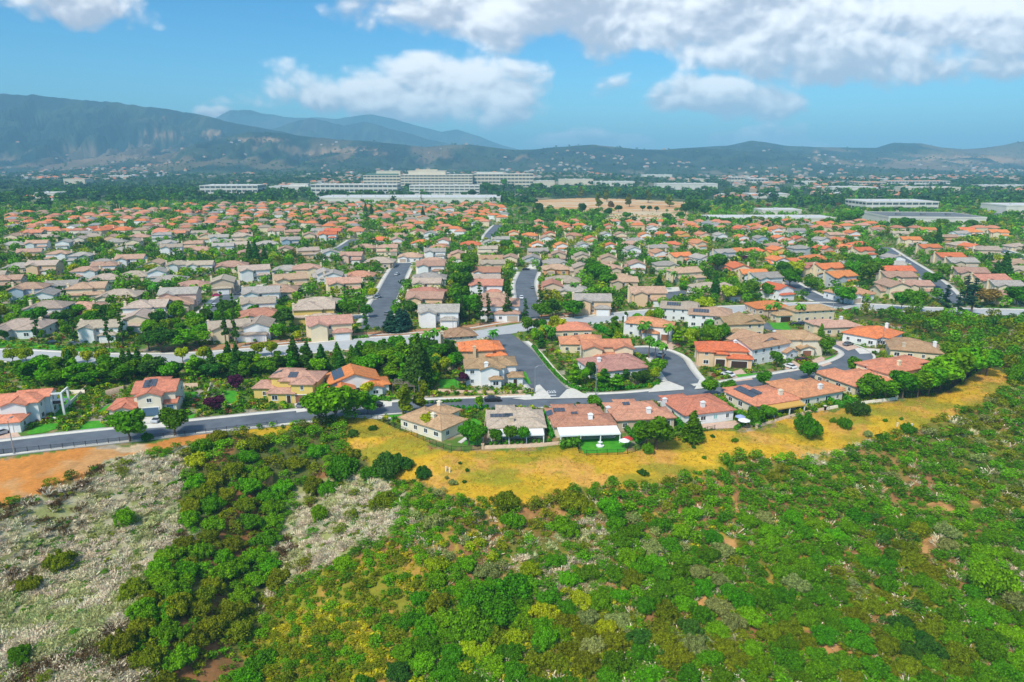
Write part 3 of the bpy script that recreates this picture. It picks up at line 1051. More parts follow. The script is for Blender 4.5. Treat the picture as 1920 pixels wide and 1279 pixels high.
def window_meshes(kind):
    """unit window 1 x 1 in the x-z plane facing -y, centred: frame and pane"""
    if kind not in _wmesh:
        f = MB()
        t = 0.09
        f.box(-.5, -.5 + t, -.07, .02, -.5, .5).box(.5 - t, .5, -.07, .02, -.5, .5).box(-.5 + t, .5 - t, -.07, .02, .5 - t, .5).box(-.5 + t, .5 - t, -.07, .02, -.5, -.5 + t)
        if kind != 'plain':
            f.box(-.025, .025, -.055, .02, -.5 + t, .5 - t)
        f.box(-.56, .56, -.12, .02, -.56, -.502)
        p = MB()
        p.box(-.5 + t, .5 - t, -.03, .0, -.5 + t, .5 - t)
        one = MB()
        one.v, one.f, one.mi, one.n = list(f.v), list(f.f), [0] * len(f.f), f.n
        one.add(p.v, p.f, 1)
        _wmesh[kind] = (f.mesh('window', M_TRIM), p.mesh('pane', M_GLASS), one.mesh('window', [M_TRIM, M_GLASS]))
    return _wmesh[kind]


YAW = {'f': 0.0, 'l': -math.pi / 2, 'r': math.pi / 2, 'b': math.pi}


def add_window(root, x, y, z, w, h, side, split=True, glass=None):
    fm, pm, one = window_meshes('split')
    if split:
        o = put('window', fm, root)
        p = put('pane', pm, o)
        if glass:
            p.material_slots[0].link = 'OBJECT'
            p.material_slots[0].material = glass
    else:
        o = put('window', one, root)
    o.location = (x, y, z)
    o.rotation_euler = (0, 0, YAW[side])
    o.scale = (w, 1, h)
    return o


def auto_windows(root, vols, sides='flr', split=True, every=3.4, skip=(), rr=None, most=99):
    rr = rr or random
    n = 0
    for k, (x0, x1, y0, y1, h, t) in enumerate(vols):
        floors = [1.55] if h < 4.6 else [1.55, 4.55]
        for side in sides:
            L = (x1 - x0) if side in 'fb' else (y1 - y0)
            m = max(1, int((L - 0.8) / every))
            for z in floors:
                for i in range(m):
                    if n >= most:
                        return
                    s = (i + .5) / m * L
                    x, y = {'f': (x0 + s, y0), 'b': (x1 - s, y1), 'l': (x0, y1 - s), 'r': (x1, y0 + s)}[side]
                    if any(a < x < b and c < y < d + .1 for a, b, c, d in skip) and z < 3:
                        continue
                    ox, oy = {'f': (0, -.35), 'b': (0, .35), 'l': (-.35, 0), 'r': (.35, 0)}[side]
                    bad = False
                    for j, (a, b, c, d, hh, tt) in enumerate(vols):
                        if j != k and a - .8 < x + ox < b + .8 and c - .3 < y + oy < d + .3 and hh + 1.5 > z - .7:
                            bad = True
                        if j != k and a - .1 < x + ox < b + .1 and c - .7 < y + oy < d + .7 and hh + 1.5 > z - .7:
                            bad = True
                    if bad:
                        continue
                    w_, h_ = rr.choice(((1.3, 1.35), (1.0, 1.35), (1.7, 1.3), (1.9, 1.5)) if z < 3 else ((1.1, 1.3), (1.4, 1.3), (0.9, 1.3)))
                    add_window(root, x, y, z, min(w_, L - .7), h_, side, split)
                    n += 1


def garage_door(root, x0, x1, y, h, mat, name='garage_door'):
    m = MB()
    m.box(x0 + .08, x1 - .08, y - .02, y + .05, 0.02, h - .08)
    for i in range(1, 4):
        z = h * i / 4
        m.box(x0 + .08, x1 - .08, y - .045, y - .022, z - .03, z + .03)
    m.box(x0 - .1, x0 + .08, y - .09, y + .04, 0, h + .1, 1).box(x1 - .08, x1 + .1, y - .09, y + .04, 0, h + .1, 1).box(x0 + .08, x1 - .08, y - .09, y + .04, h - .08, h + .1, 1)
    return m.obj(name, [mat, M_TRIM], root)


def entry_door(root, x, y):
    m = MB()
    m.box(x - .55, x + .55, y - .06, y + .03, 0, 2.3)
    m.box(x - .7, x - .55, y - .1, y + .03, 0, 2.45, 1).box(x + .55, x + .7, y - .1, y + .03, 0, 2.45, 1).box(x - .55, x + .55, y - .1, y + .03, 2.3, 2.45, 1)
    return m.obj('door', [M_GARAGE['dark'], M_TRIM], root)


def chimney(roof, x, y, z0, z1, wmat, w=.55):
    m = MB()
    m.box(x - w, x + w, y - .4, y + .4, z0, z1)
    m.box(x - w - .12, x + w + .12, y - .52, y + .52, z1, z1 + .18)
    m.box(x - w + .2, x + w - .2, y - .2, y + .2, z1 + .18, z1 + .45)
    return m.obj('chimney', wmat, roof)


def solar(roof, vols, x, y, w, d, slope, pitch=PITCH_R):
    """panel array lying on a slope facing 'f','b','l','r'; w along the eave, d up the slope (plan)"""
    n = {'f': (0, -1), 'b': (0, 1), 'l': (-1, 0), 'r': (1, 0)}[slope]
    z = roof_z(vols, x, y, pitch) + 0.16
    m = MB()
    cw = max(1, round(w / 1.05))
    cdn = max(1, round(d / 1.7))
    for i in range(cw):
        for j in range(cdn):
            a0, a1 = -w / 2 + i * w / cw + .04, -w / 2 + (i + 1) * w / cw - .04
            b0, b1 = -d / 2 + j * d / cdn + .04, -d / 2 + (j + 1) * d / cdn - .04
            vs = []
            for a, b in ((a0, b0), (a1, b0), (a1, b1), (a0, b1)):
                # b: up-slope, a: along
                X = x - n[0] * b - n[1] * a
                Y = y - n[1] * b + n[0] * a
                vs.append((X, Y, z + b * pitch))
            vs += [(p[0], p[1], p[2] - .07) for p in vs[:4]]
            m.add(vs, [(0, 1, 2, 3), (7, 6, 5, 4), (4, 5, 1, 0), (5, 6, 2, 1), (6, 7, 3, 2), (7, 4, 0, 3)])
    return m.obj('solar_panel', M_SOLAR, roof)


def patio_cover(root, x0, x1, y1, depth, z, mat, posts=3, drop=.35, name='awning'):
    m = MB()
    y0 = y1 - depth
    v = [(x0, y0, z - drop), (x1, y0, z - drop), (x1, y1, z), (x0, y1, z)]
    v += [(p[0], p[1], p[2] - .12) for p in v]
    m.add(v, [(0, 1, 2, 3), (7, 6, 5, 4), (4, 5, 1, 0), (5, 6, 2, 1), (6, 7, 3, 2), (7, 4, 0, 3)])
    m.box(x0, x1, y0 - .05, y0 - .002, z - drop - .32, z - drop + .02)
    o = m.obj(name, mat, root)
    for i in range(posts):
        t = (i + .02) / max(1, posts - 1) if posts > 1 else .5
        p = MB()
        x = x0 + .15 + (x1 - x0 - .3) * min(t, 1)
        p.box(x - .12, x + .12, y0 + .1, y0 + .34, 0, z - drop - .13)
        p.obj('post', M_TRIM, o)
    return o


HOUSES = []     # dicts: x, y, roof, wall, label short name


def near_house(P1, P2, vols, roof, wall, label, short, doors=(), solars=(), chims=(), cover=None, sides='flr', entry=None, pitch=PITCH_R, extra=None, glass=None, every=3.4, ys=.88):
    hs = .94
    vols = [(x0, x1, y0 * ys, y1 * ys, h * hs, t) for x0, x1, y0, y1, h, t in vols]
    doors = [(x0, x1, y * ys, h, m) for x0, x1, y, h, m in doors]
    solars = [(x, y * ys, w, d * min(1, ys + .1), s) for x, y, w, d, s in solars]
    chims = [(x, y * ys, u, c) for x, y, u, c in chims]
    entry = (entry[0], entry[1] * ys) if entry else None
    a, b = gp(*P1), gp(*P2)
    W = float(np.hypot(*(b - a)))
    rz = math.atan2(b[1] - a[1], b[0] - a[0])
    V = [(x0 * W, x1 * W, y0, y1, h, t) for x0, x1, y0, y1, h, t in vols]
    root = empty('house', (a[0], a[1], 0.06), rz)
    tag(root, label, 'house', 'houses of the hillside street')
    w, r = MB(), MB()
    build_volumes(V, w, r, pitch)
    wo = w.obj('wall', WALL[wall], root)
    ro = r.obj('roof', ROOF[roof], root)
    skip = []
    for (x0, x1, y, h, m) in doors:
        garage_door(root, x0 * W, x1 * W, y - .03, h, M_GARAGE[m])
        skip.append((x0 * W - .8, x1 * W + .8, y - .5, y + .5))
    if entry:
        entry_door(root, entry[0] * W, entry[1] - .03)
        skip.append((entry[0] * W - 1.6, entry[0] * W + 1.6, entry[1] - .5, entry[1] + .5))
    auto_windows(root, V, sides, True, every, skip, random.Random(int(a[0] * 7 + a[1])))
    for (x, y, ww, dd, s) in solars:
        solar(ro, V, x * W, y, ww, dd, s, pitch)
    for (x, y, up, c) in chims:
        z = roof_z(V, x * W, y, pitch)
        if z == 0 or up > 3:
            chimney(ro, x * W, y, 0, up, WALL[c], .5)
        else:
            chimney(ro, x * W, y, z - 1.0, z + up, WALL[c])
    if cover:
        x0, x1, y1, dep, z, m, posts = cover
        patio_cover(root, x0 * W, x1 * W, y1 - .02, dep, z, m, posts)
    if extra:
        extra(root, W)
    if glass:
        for w_ in [c for c in root.children if c.name.startswith('window')][::2]:
            for p_ in w_.children:
                p_.material_slots[0].link = 'OBJECT'
                p_.material_slots[0].material = M_GREENGLASS
    cs, sn = math.cos(rz), math.sin(rz)
    for (x0, x1, y0, y1, h, t) in V:
        occ_poly([(a[0] + cs * x - sn * y, a[1] + sn * x + cs * y) for x, y in ((x0, y0), (x1, y0), (x1, y1), (x0, y1))], 2, .8)
    cx, cy = W / 2, 8
    HOUSES.append(dict(o=root, x=a[0] + cs * cx - sn * cy, y=a[1] + sn * cx + cs * cy, roof=roof, wall=wall, short=short, near=True))
    return root


def h1_extra(root, W):
    m = MB()     # the tall open balcony frame on the garden side
    x0, x1, y0, y1 = W * .98 + .05, W * .98 + 3.0, 6.3, 11.6
    for x, y in ((x1 - .35, y0), (x1 - .35, y1 - .5), (x0, y0)):
        m.box(x, x + .5, y, y + .5, 0, 6.1)
    m.box(x0, x1 - .4, y0 + .55, y1 - .05, 3.05, 3.25)
    m.box(x0 + .5, x1 + .15, y0, y0 + .4, 6.102, 6.5).box(x1 - .25, x1 + .15, y0 + .4, y1, 6.102, 6.5)
    m.obj('balcony', M_TRIM, root)
    r = MB()
    r.box(x0, x1 - .4, y0 + .3, y0 + .36, 3.3, 4.2)
    r.obj('balcony_railing', M_IRON, root)


near_house((-34, 806), (84, 796), [(-.1, .90, 2, 11, 6.1, 'h'), (.35, .74, 0.2, 8, 6.0, 'gy'), (.45, .98, 7, 13.2, 6.2, 'gx'), (.27, .74, -5.2, 0.8, 3.0, 'h'), (-.2, .27, -1.5, 3, 3.0, 'h')],
           'salmon', 'white', 'large white two-storey house with terracotta roof, brick garage front and a garden-side balcony', 'the white balcony house',
           doors=((.40, .62, -5.2, 2.5, 'white'),), extra=h1_extra)
near_house((207, 787), (329, 778), [(0, .40, 0, 9, 3.0, 'h'), (.34, .985, 3.5, 14.5, 6.2, 'gx'), (.44, .80, .4, 9, 6.0, 'gy'), (.81, 1.0, 2.2, 7, 3.0, 'gx'), (.36, .75, 12, 17, 6.6, 'h'), (.10, .36, -1.2, 4, 2.9, 'gy')],
           'salmon', 'pale', 'cream two-storey house with two blue garage doors behind a pair of round street trees', 'the blue-door house',
           doors=((.495, .755, .4, 2.5, 'blue'), (.845, .965, 2.2, 2.4, 'blue')), solars=((.52, 7.2, 1.9, 3.4, 'f'), (.60, 7.6, 2.2, 3.4, 'f')), entry=(.41, 0))
near_house((466, 757), (600, 758), [(0, .30, 5, 12.5, 3.3, 'h'), (.25, .60, 6, 15, 6.6, 'h'), (.40, .93, 4, 14, 6.0, 'h'), (.60, .90, 1.0, 8, 5.9, 'h'), (.27, .64, 0.8, 5.5, 3.0, 'h'), (.90, 1.06, 3, 9, 3.0, 'h')],
           'pink', 'yellow', 'yellow two-storey house with pink tiled roofs and two rust-red garage doors', 'the yellow two-storey house',
           doors=((.645, .865, 1.0, 2.5, 'brown'), (.925, 1.03, 3, 2.4, 'brown')), solars=((.31, 9.2, 2.0, 2.6, 'l'), (.56, 6.6, 2.6, 2.6, 'f')), entry=(.56, .8))
near_house((618, 757), (735, 744), [(.04, .84, 5.5, 17, 4.2, 'gy'), (.02, .40, 0.3, 8, 3.3, 'gy'), (.58, .98, 3.2, 11, 3.2, 'h'), (.64, .86, 1.4, 5, 3.0, 'gy')],
           'orange', 'white', 'white one-storey house with bright orange roof and long solar panels, beside the yellow house', 'the orange solar house',
           doors=((.10, .33, .3, 2.3, 'tan'),), solars=((.20, 12, 9, 3.3, 'l'), (.09, 4.2, 2.3, 2.3, 'l')), entry=(.50, 5.5))
# backs of the front row, seen over their gardens
near_house((752, 803), (828, 828), [(0, 1, 0, 15, 3.1, 'h'), (.1, .6, 10, 22, 3.2, 'h')], 'tan', 'pale', 'low house with wide brown-gold hip roof at the bend above the golden bank', 'the brown hip-roofed house',
           chims=((.62, 5, .9, 'pale'), (.30, 17, 1.0, 'pale')), sides='fr', ys=.60, pitch=.30)
near_house((916, 824), (1021, 822), [(0, 1, 0, 11, 3.1, 'h'), (0, 1, 8, 19, 3.3, 'h'), (.18, .48, 16, 23, 3.8, 'h'), (.50, .80, 16, 22, 3.3, 'h')], 'taupe', 'pale', 'taupe-roofed low house with long white awning facing three ball-shaped trees', 'the long white awning house',
           solars=((.22, 10.2, 5.2, 2.0, 'f'), (.38, 10.6, 2.2, 1.6, 'f')), chims=((.42, 3.4, .9, 'tan'),), cover=(.03, .97, 0, 3.6, 2.9, M_FABRIC, 4), ys=.60, pitch=.30)
near_house((1040, 821), (1151, 817), [(0, 1, 0, 12, 3.1, 'h'), (-.03, .9, 9, 20, 3.3, 'h'), (.1, .45, 18, 24, 3.4, 'h'), (.55, .85, 17, 23, 3.4, 'h')], 'red', 'pale', 'red-roofed house with broad white patio cover on posts above a bright lawn', 'the white patio-cover house',
           solars=((-.02, 13.4, 3.4, 2.4, 'l'), (.15, 13.5, 3.2, 2.2, 'f'), (.40, 11, 1.8, 1.4, 'f')), chims=((.62, 3.6, 1.1, 'white'),), cover=(.03, 1.03, 0, 5.0, 3.0, M_FABRIC, 4), ys=.60, pitch=.30)
near_house((1158, 809), (1263, 803), [(0, 1, 0, 12, 3.1, 'h'), (-.02, .86, 8, 20, 3.3, 'h'), (.2, .55, 17, 23, 3.4, 'h')], 'red', 'tan', 'rosy-brown roofed tan house with one small solar panel and a paved patio', 'the single-panel house',
           solars=((.30, 13.2, 2.0, 2.0, 'f'),), chims=((.58, 3.2, 1.2, 'white'), (-.03, 13, 3.7, 'white')), ys=.60, pitch=.30)
near_house((1283, 799), (1374, 788), [(0, 1, 0, 20, 3.1, 'h'), (.45, 1.02, 8, 21, 3.2, 'h'), (.05, .5, 17, 24, 3.3, 'h')], 'salmon', 'white', 'pale house with peaked orange hip roof and turquoise windows beside the blue parasol', 'the turquoise-window house',
           chims=((.44, 3.6, 1.2, 'white'), (-.04, 16.5, 4.2, 'white')), glass=True, ys=.60, pitch=.30)
near_house((1416, 781), (1494, 768), [(0, 1, 0, 21, 3.1, 'h'), (.35, 1.04, 1.5, 15, 3.2, 'h'), (.1, .6, 19, 25, 3.2, 'h')], 'salmon', 'pale', 'orange-roofed house with big dark solar array and gold patio awning', 'the big solar-array house',
           solars=((.20, 13, 8, 3.4, 'l'), (.30, 9.5, 4, 2.4, 'l')), chims=((.72, 4.4, 1.2, 'pale'),), cover=(.25, 1.0, 0, 3.0, 2.9, material('gold_fabric', (.62, .36, .08), .8), 3), ys=.60, pitch=.30)
near_house((1503, 765), (1578, 751), [(0, 1, 0, 20, 3.1, 'h'), (.4, 1.08, 2, 14, 3.2, 'h'), (.05, .6, 18, 24, 3.2, 'h')], 'salmon', 'pale', 'pale house with one white chimney, next along from the big solar array', 'the lone-chimney house',
           chims=((.55, 3.4, 1.2, 'white'),), ys=.60, pitch=.30)
near_house((1602, 743), (1664, 731), [(0, 1.1, 0, 20, 3.1, 'h'), (.4, 1.2, 6, 17, 3.2, 'h'), (0, .6, 18, 25, 3.3, 'h')], 'salmon', 'cream', 'long cream house with layered orange roof and a small white patio shade near the fence', 'the layered-roof house',
           cover=(.7, 1.15, 0, 3, 2.7, M_FABRIC, 2), ys=.60, pitch=.30)
near_house((1664, 730), (1750, 711), [(0, .75, 0, 8, 5.0, 'h'), (.3, 1.0, 3, 12, 5.3, 'h'), (-.32, .1, 2, 7, 3.0, 'h'), (.1, .55, -3, 1, 3.0, 'h'), (.05, .6, 6, 14, 5.1, 'h')], 'salmon', 'cream', 'sprawling two-storey house with many orange roofs at the tip of the ridge', 'the sprawling ridge house',
           chims=((.35, 3, 1.3, 'cream'),), pitch=.3)
near_house((1668, 671), (1768, 680), [(0, 1, 0, 14, 3.2, 'h'), (.1, .7, 10, 19, 3.3, 'h')], 'tan', 'cream', 'low brown-roofed house at the far end of the bend under dense dark trees', 'the bend-end house', chims=((.25, 2, 1.2, 'tan'), (.85, 5, 1.6, 'white')))
near_house((1579, 640), (1642, 652), [(0, 1, 0, 15, 3.6, 'h'), (.2, 1.25, 4, 18, 3.8, 'h'), (-.05, .35, 3, 10, 3.2, 'h')], 'orange', 'white', 'white-walled house with arched windows and bright orange hip roof on the outside of the bend', 'the arched-window house',
           chims=((.9, 13, 1.6, 'white'),), doors=((.02, .22, 3, 2.4, 'dark'),))
near_house((1545, 630), (1614, 627), [(0, 1, 0, 10, 3.4, 'h'), (-.1, .6, 6, 13, 3.5, 'h')], 'brown', 'cream', 'brown hip-roofed low house behind the arched-window house', 'the low brown house', chims=((.75, 9, 1.6, 'white'),))
near_house((1490, 606), (1563, 602), [(0, 1, 0, 10, 5.2, 'h'), (-.35, .35, 3, 9, 3.0, 'h')], 'tan', 'cream', 'tan two-storey box-shaped house with dark cars in its drive', 'the tan box house', doors=((-.28, -.02, 3, 2.4, 'dark'),))
near_house((1418, 592), (1478, 590), [(0, 1.05, 0, 13, 3.3, 'h'), (.2, .6, -2, 4, 3.0, 'h')], 'orange', 'tan', 'low orange-roofed house beside a purple-leaved tree near the avenue', 'the purple-tree house')
near_house((1307, 687), (1409, 692), [(0, .92, 2.5, 13, 5.6, 'h'), (.02, .30, .6, 6, 5.4, 'h'), (.56, 1.0, .2, 8, 3.4, 'h'), (.30, .56, 1.2, 6, 4.6, 'h')], 'orange', 'peach', 'tan two-storey house with orange-red hip roof, dark garages and a white car in the drive', 'the white-car house',
           doors=((.34, .52, 1.2, 2.6, 'dark'), (.62, .92, .2, 2.5, 'dark')))
near_house((1408, 686), (1484, 671), [(0, .92, 0, 14, 6.0, 'gx'), (.2, .9, 3, 17, 5.8, 'gy'), (.75, 1.02, -2, 5, 3.0, 'gy')], 'tan', 'white', 'white two-storey house with brown roof, second from the inside of the bend', 'the brown-and-white house', chims=((-.09, 7, 7.6, 'white'),))
near_house((1478, 668), (1541, 667), [(-.15, .65, 2, 14, 5.9, 'gx'), (.4, 1.0, 0, 13, 6.1, 'h'), (.3, .7, -1.5, 3, 3.1, 'gy')], 'tan', 'pale', 'cream two-storey house with brown garage door on the inside of the bend', 'the bend house', doors=((.36, .62, -1.5, 2.4, 'brown'),), chims=((-.22, 8, 7.4, 'white'),))
near_house((1360, 635), (1434, 632), [(0, .95, 0, 12, 5.8, 'gx'), (.45, .95, 1, 15, 6.0, 'gy'), (.1, .4, -2, 3, 3.0, 'h')], 'tan', 'cream', 'pale yellow two-storey house with long brown roof in the middle of the block', 'the pale yellow house')
near_house((1290, 614), (1370, 619), [(0, .95, 0, 12, 5.8, 'h'), (.3, 1.0, 4, 15, 6.0, 'h')], 'brown', 'white', 'white two-storey house with brown roof and solar panels, the nearer of two by the avenue', 'the nearer white solar house', solars=((.28, 3, 6.5, 2.6, 'f'),))
near_house((1238, 601), (1304, 605), [(0, 1, 0, 12, 5.8, 'gx'), (.5, 1.05, 3, 16, 5.9, 'h')], 'taupe', 'white', 'white two-storey house with grey-brown roof and solar panels, closest to the avenue', 'the farther white solar house', solars=((.35, 3.6, 6, 2.8, 'f'),))
near_house((1170, 634), (1258, 641), [(0, .75, 3, 14, 5.8, 'h'), (.45, 1.0, 1, 11, 5.6, 'h'), (.4, .72, -1.5, 4, 3.2, 'h')], 'salmon', 'white', 'white two-storey house with orange roofs and arched entry between two palms', 'the twin-palm house', chims=((-.04, 7, 7.4, 'white'),), doors=((.78, .95, 1, 2.5, 'brown'),), entry=(.55, -1.5))
near_house((1095, 684), (1188, 683), [(0, .98, 4, 13, 5.6, 'gx'), (.0, .36, 0, 9, 5.6, 'gy'), (.62, .98, .4, 10, 5.6, 'gy'), (.2, .85, -1.2, 3.8, 3.0, 'h')], 'salmon', 'cream', 'cream two-storey house with twin gables behind the pale pink-roofed house', 'the twin-gable house')
near_house((1122, 715), (1213, 706), [(0, 1, 0, 12, 3.2, 'h'), (-.08, .5, 4, 16, 3.4, 'h'), (.45, 1.05, 5, 17, 3.4, 'h')], 'pink', 'white', 'white one-storey house with pale pink tiled roof beside the short cul-de-sac', 'the pale pink-roofed house', chims=((.16, 7, 1.0, 'white'),))
near_house((1030, 636), (1109, 634), [(0, 1, 0, 12, 3.4, 'h'), (.1, .5, 7, 15, 3.5, 'h')], 'salmon', 'cream', 'low house with broad orange hip roof at the corner of the avenue', 'the corner orange-roofed house', chims=((.25, 8, 1.1, 'cream'),))
near_house((1052, 662), (1132, 662), [(0, .55, 0, 11, 3.4, 'h'), (.4, 1, 3, 13, 3.5, 'h')], 'salmon', 'cream', 'low salmon-roofed house tucked between the twin-gable house and the corner house', 'the tucked-in house')
near_house((836, 657), (896, 652), [(0, .95, 0, 12, 5.0, 'h'), (.3, .95, -1, 8, 5.2, 'h')], 'tan', 'pale', 'beige-roofed house nearest the avenue on the near side, among palms', 'the beige-roofed house', chims=((-.03, 5, 6.0, 'pale'),))
near_house((865, 684), (943, 680), [(0, 1, 0, 12, 5.0, 'h'), (.15, .75, -1.2, 9, 5.2, 'gx'), (.6, 1.05, -2, 5, 3.2, 'h')], 'orange', 'peach', 'two-storey peach house with vivid orange roof beside the curving side street', 'the vivid orange-roofed house', chims=((.30, -2, 6.6, 'peach'),))
near_house((874, 727), (974, 724), [(0, .72, 1.5, 12, 6.0, 'h'), (.28, .62, 0, 9, 5.8, 'gy'), (.55, .95, 4, 14, 6.0, 'h'), (.80, 1.06, 0, 5, 3.0, 'h'), (.45, .65, -1.6, 1, 2.9, 'h')], 'tan', 'white', 'white two-storey house with brown roof at the corner of the curving side street', 'the white corner house', chims=((.38, 0.4, 1.2, 'white'),), entry=(.92, 0))

# ------------------------------------------------------------------ the wider town: five plans, copied
DESIGN = {}


def design(key, vols, doors, chims, sides='flr', most=9, pitch=0.36):
    root = empty('house', (0, 0, -500))
    w, r = MB(), MB()
    build_volumes(vols, w, r, pitch)
    wo = w.obj('wall', WALL['white'], root)
    ro = r.obj('roof', ROOF['gray'], root)
    for o in (wo, ro):
        o.material_slots[0].link = 'OBJECT'
    for (x0, x1, y, h, m) in doors:
        garage_door(root, x0, x1, y - .03, h, M_GARAGE[m])
    auto_windows(root, vols, sides, False, 3.6, [(d[0] - .8, d[1] + .8, d[2] - .5, d[2] + .5) for d in doors], random.Random(len(DESIGN)), most)
    for (x, y, z) in chims:
        c_ = chimney(ro, x, y, 0.2, z - .75, WALL['cream'], .45)
    index_children(root)
    DESIGN[key] = dict(root=root, vols=vols, used=False)


design('A', [(-7, 7, -5, 5.5, 5.6, 'h'), (-7.2, -1.2, -8.5, -4, 3.0, 'h'), (0.5, 6.2, -6.6, -3, 5.5, 'gy')], [(-6.6, -1.8, -8.5, 2.4, 'white')], [(7.4, 1.5, 8.4)])
design('B', [(-5, 5, -6.5, 6.5, 5.4, 'gy'), (-7, -4, -3, 6, 3.0, 'gx'), (-3.8, 4.2, -8.4, -6.2, 2.9, 'h')], [(-2.8, 2.2, -8.4, 2.3, 'white')], [(5.4, 1, 8.2)])
design('C', [(-7.5, 7.5, -5, 5, 5.6, 'gx'), (-6.6, -1, -6.8, 0, 5.4, 'gy'), (1, 7, -7.5, -4, 3.0, 'h')], [(1.6, 6.4, -7.5, 2.4, 'white')], [(-7.9, 1, 8.6)])
design('D', [(-8.5, 8.5, -6, 6.5, 3.2, 'h'), (-7, -1.5, -8.5, -2, 3.3, 'gy'), (1, 7, -7.4, 0, 3.2, 'h')], [(-6.6, -2, -8.5, 2.4, 'tan')], [(5, 2, 6.2)])
design('E', [(-7.5, 3, -5.5, 5.5, 5.7, 'h'), (1, 7.5, -4, 6, 5.5, 'gx'), (-2, 7.8, -7.5, -3.5, 3.1, 'h'), (-7.4, -2.4, -6.6, -4, 3.0, 'gx')], [(3, 7.4, -7.5, 2.4, 'tan')], [(-7.9, -1, 8.2)])
design('F', [(-5, 5, -6.5, 6.5, 5.4, 'gy')], [], [(5.4, 1, 8.2)], 'f', 3)
design('G', [(-7, 7, -5, 5, 5.2, 'gx'), (-6, 0, -7, 0, 4.6, 'gy')], [], [(7.4, 1, 7.9)], 'f', 4)

ROOFWORD = {'orange': 'orange-tiled', 'salmon': 'salmon-tiled', 'pink': 'pink-tiled', 'red': 'rust-tiled', 'brown': 'brown-roofed', 'tan': 'sand-roofed', 'taupe': 'taupe-roofed', 'gray': 'grey-roofed'}


def place_house(key, x, y, rz, roof, wall, sx=1.0, mirror=False):
    d = DESIGN[key]
    if not d['used']:
        o = d['root']
        d['used'] = True
    else:
        o = copy_tree(d['root'])
        # children of the copy, in the order of the source
    o.location = (x, y, .05)
    o.rotation_euler = (0, 0, rz)
    o.scale = (-sx if mirror else sx, sx, sx)
    for ch in o.children:
        if ch.name.startswith('wall'):
            ch.material_slots[0].material = WALL[wall]
        elif ch.name.startswith('roof'):
            ch.material_slots[0].material = ROOF[roof]
    o['category'] = 'house'
    o['group'] = 'houses of the wider town'
    cs, sn = math.cos(rz), math.sin(rz)
    for (x0, x1, y0, y1, h, t) in d['vols']:
        if mirror:
            x0, x1 = -x1, -x0
        occ_poly([(x + sx * (cs * a - sn * b), y + sx * (sn * a + cs * b)) for a, b in ((x0, y0), (x1, y0), (x1, y1), (x0, y1))], 2, .5)
    HOUSES.append(dict(o=o, x=x, y=y, roof=roof, wall=wall, short=None, near=False))
    return o


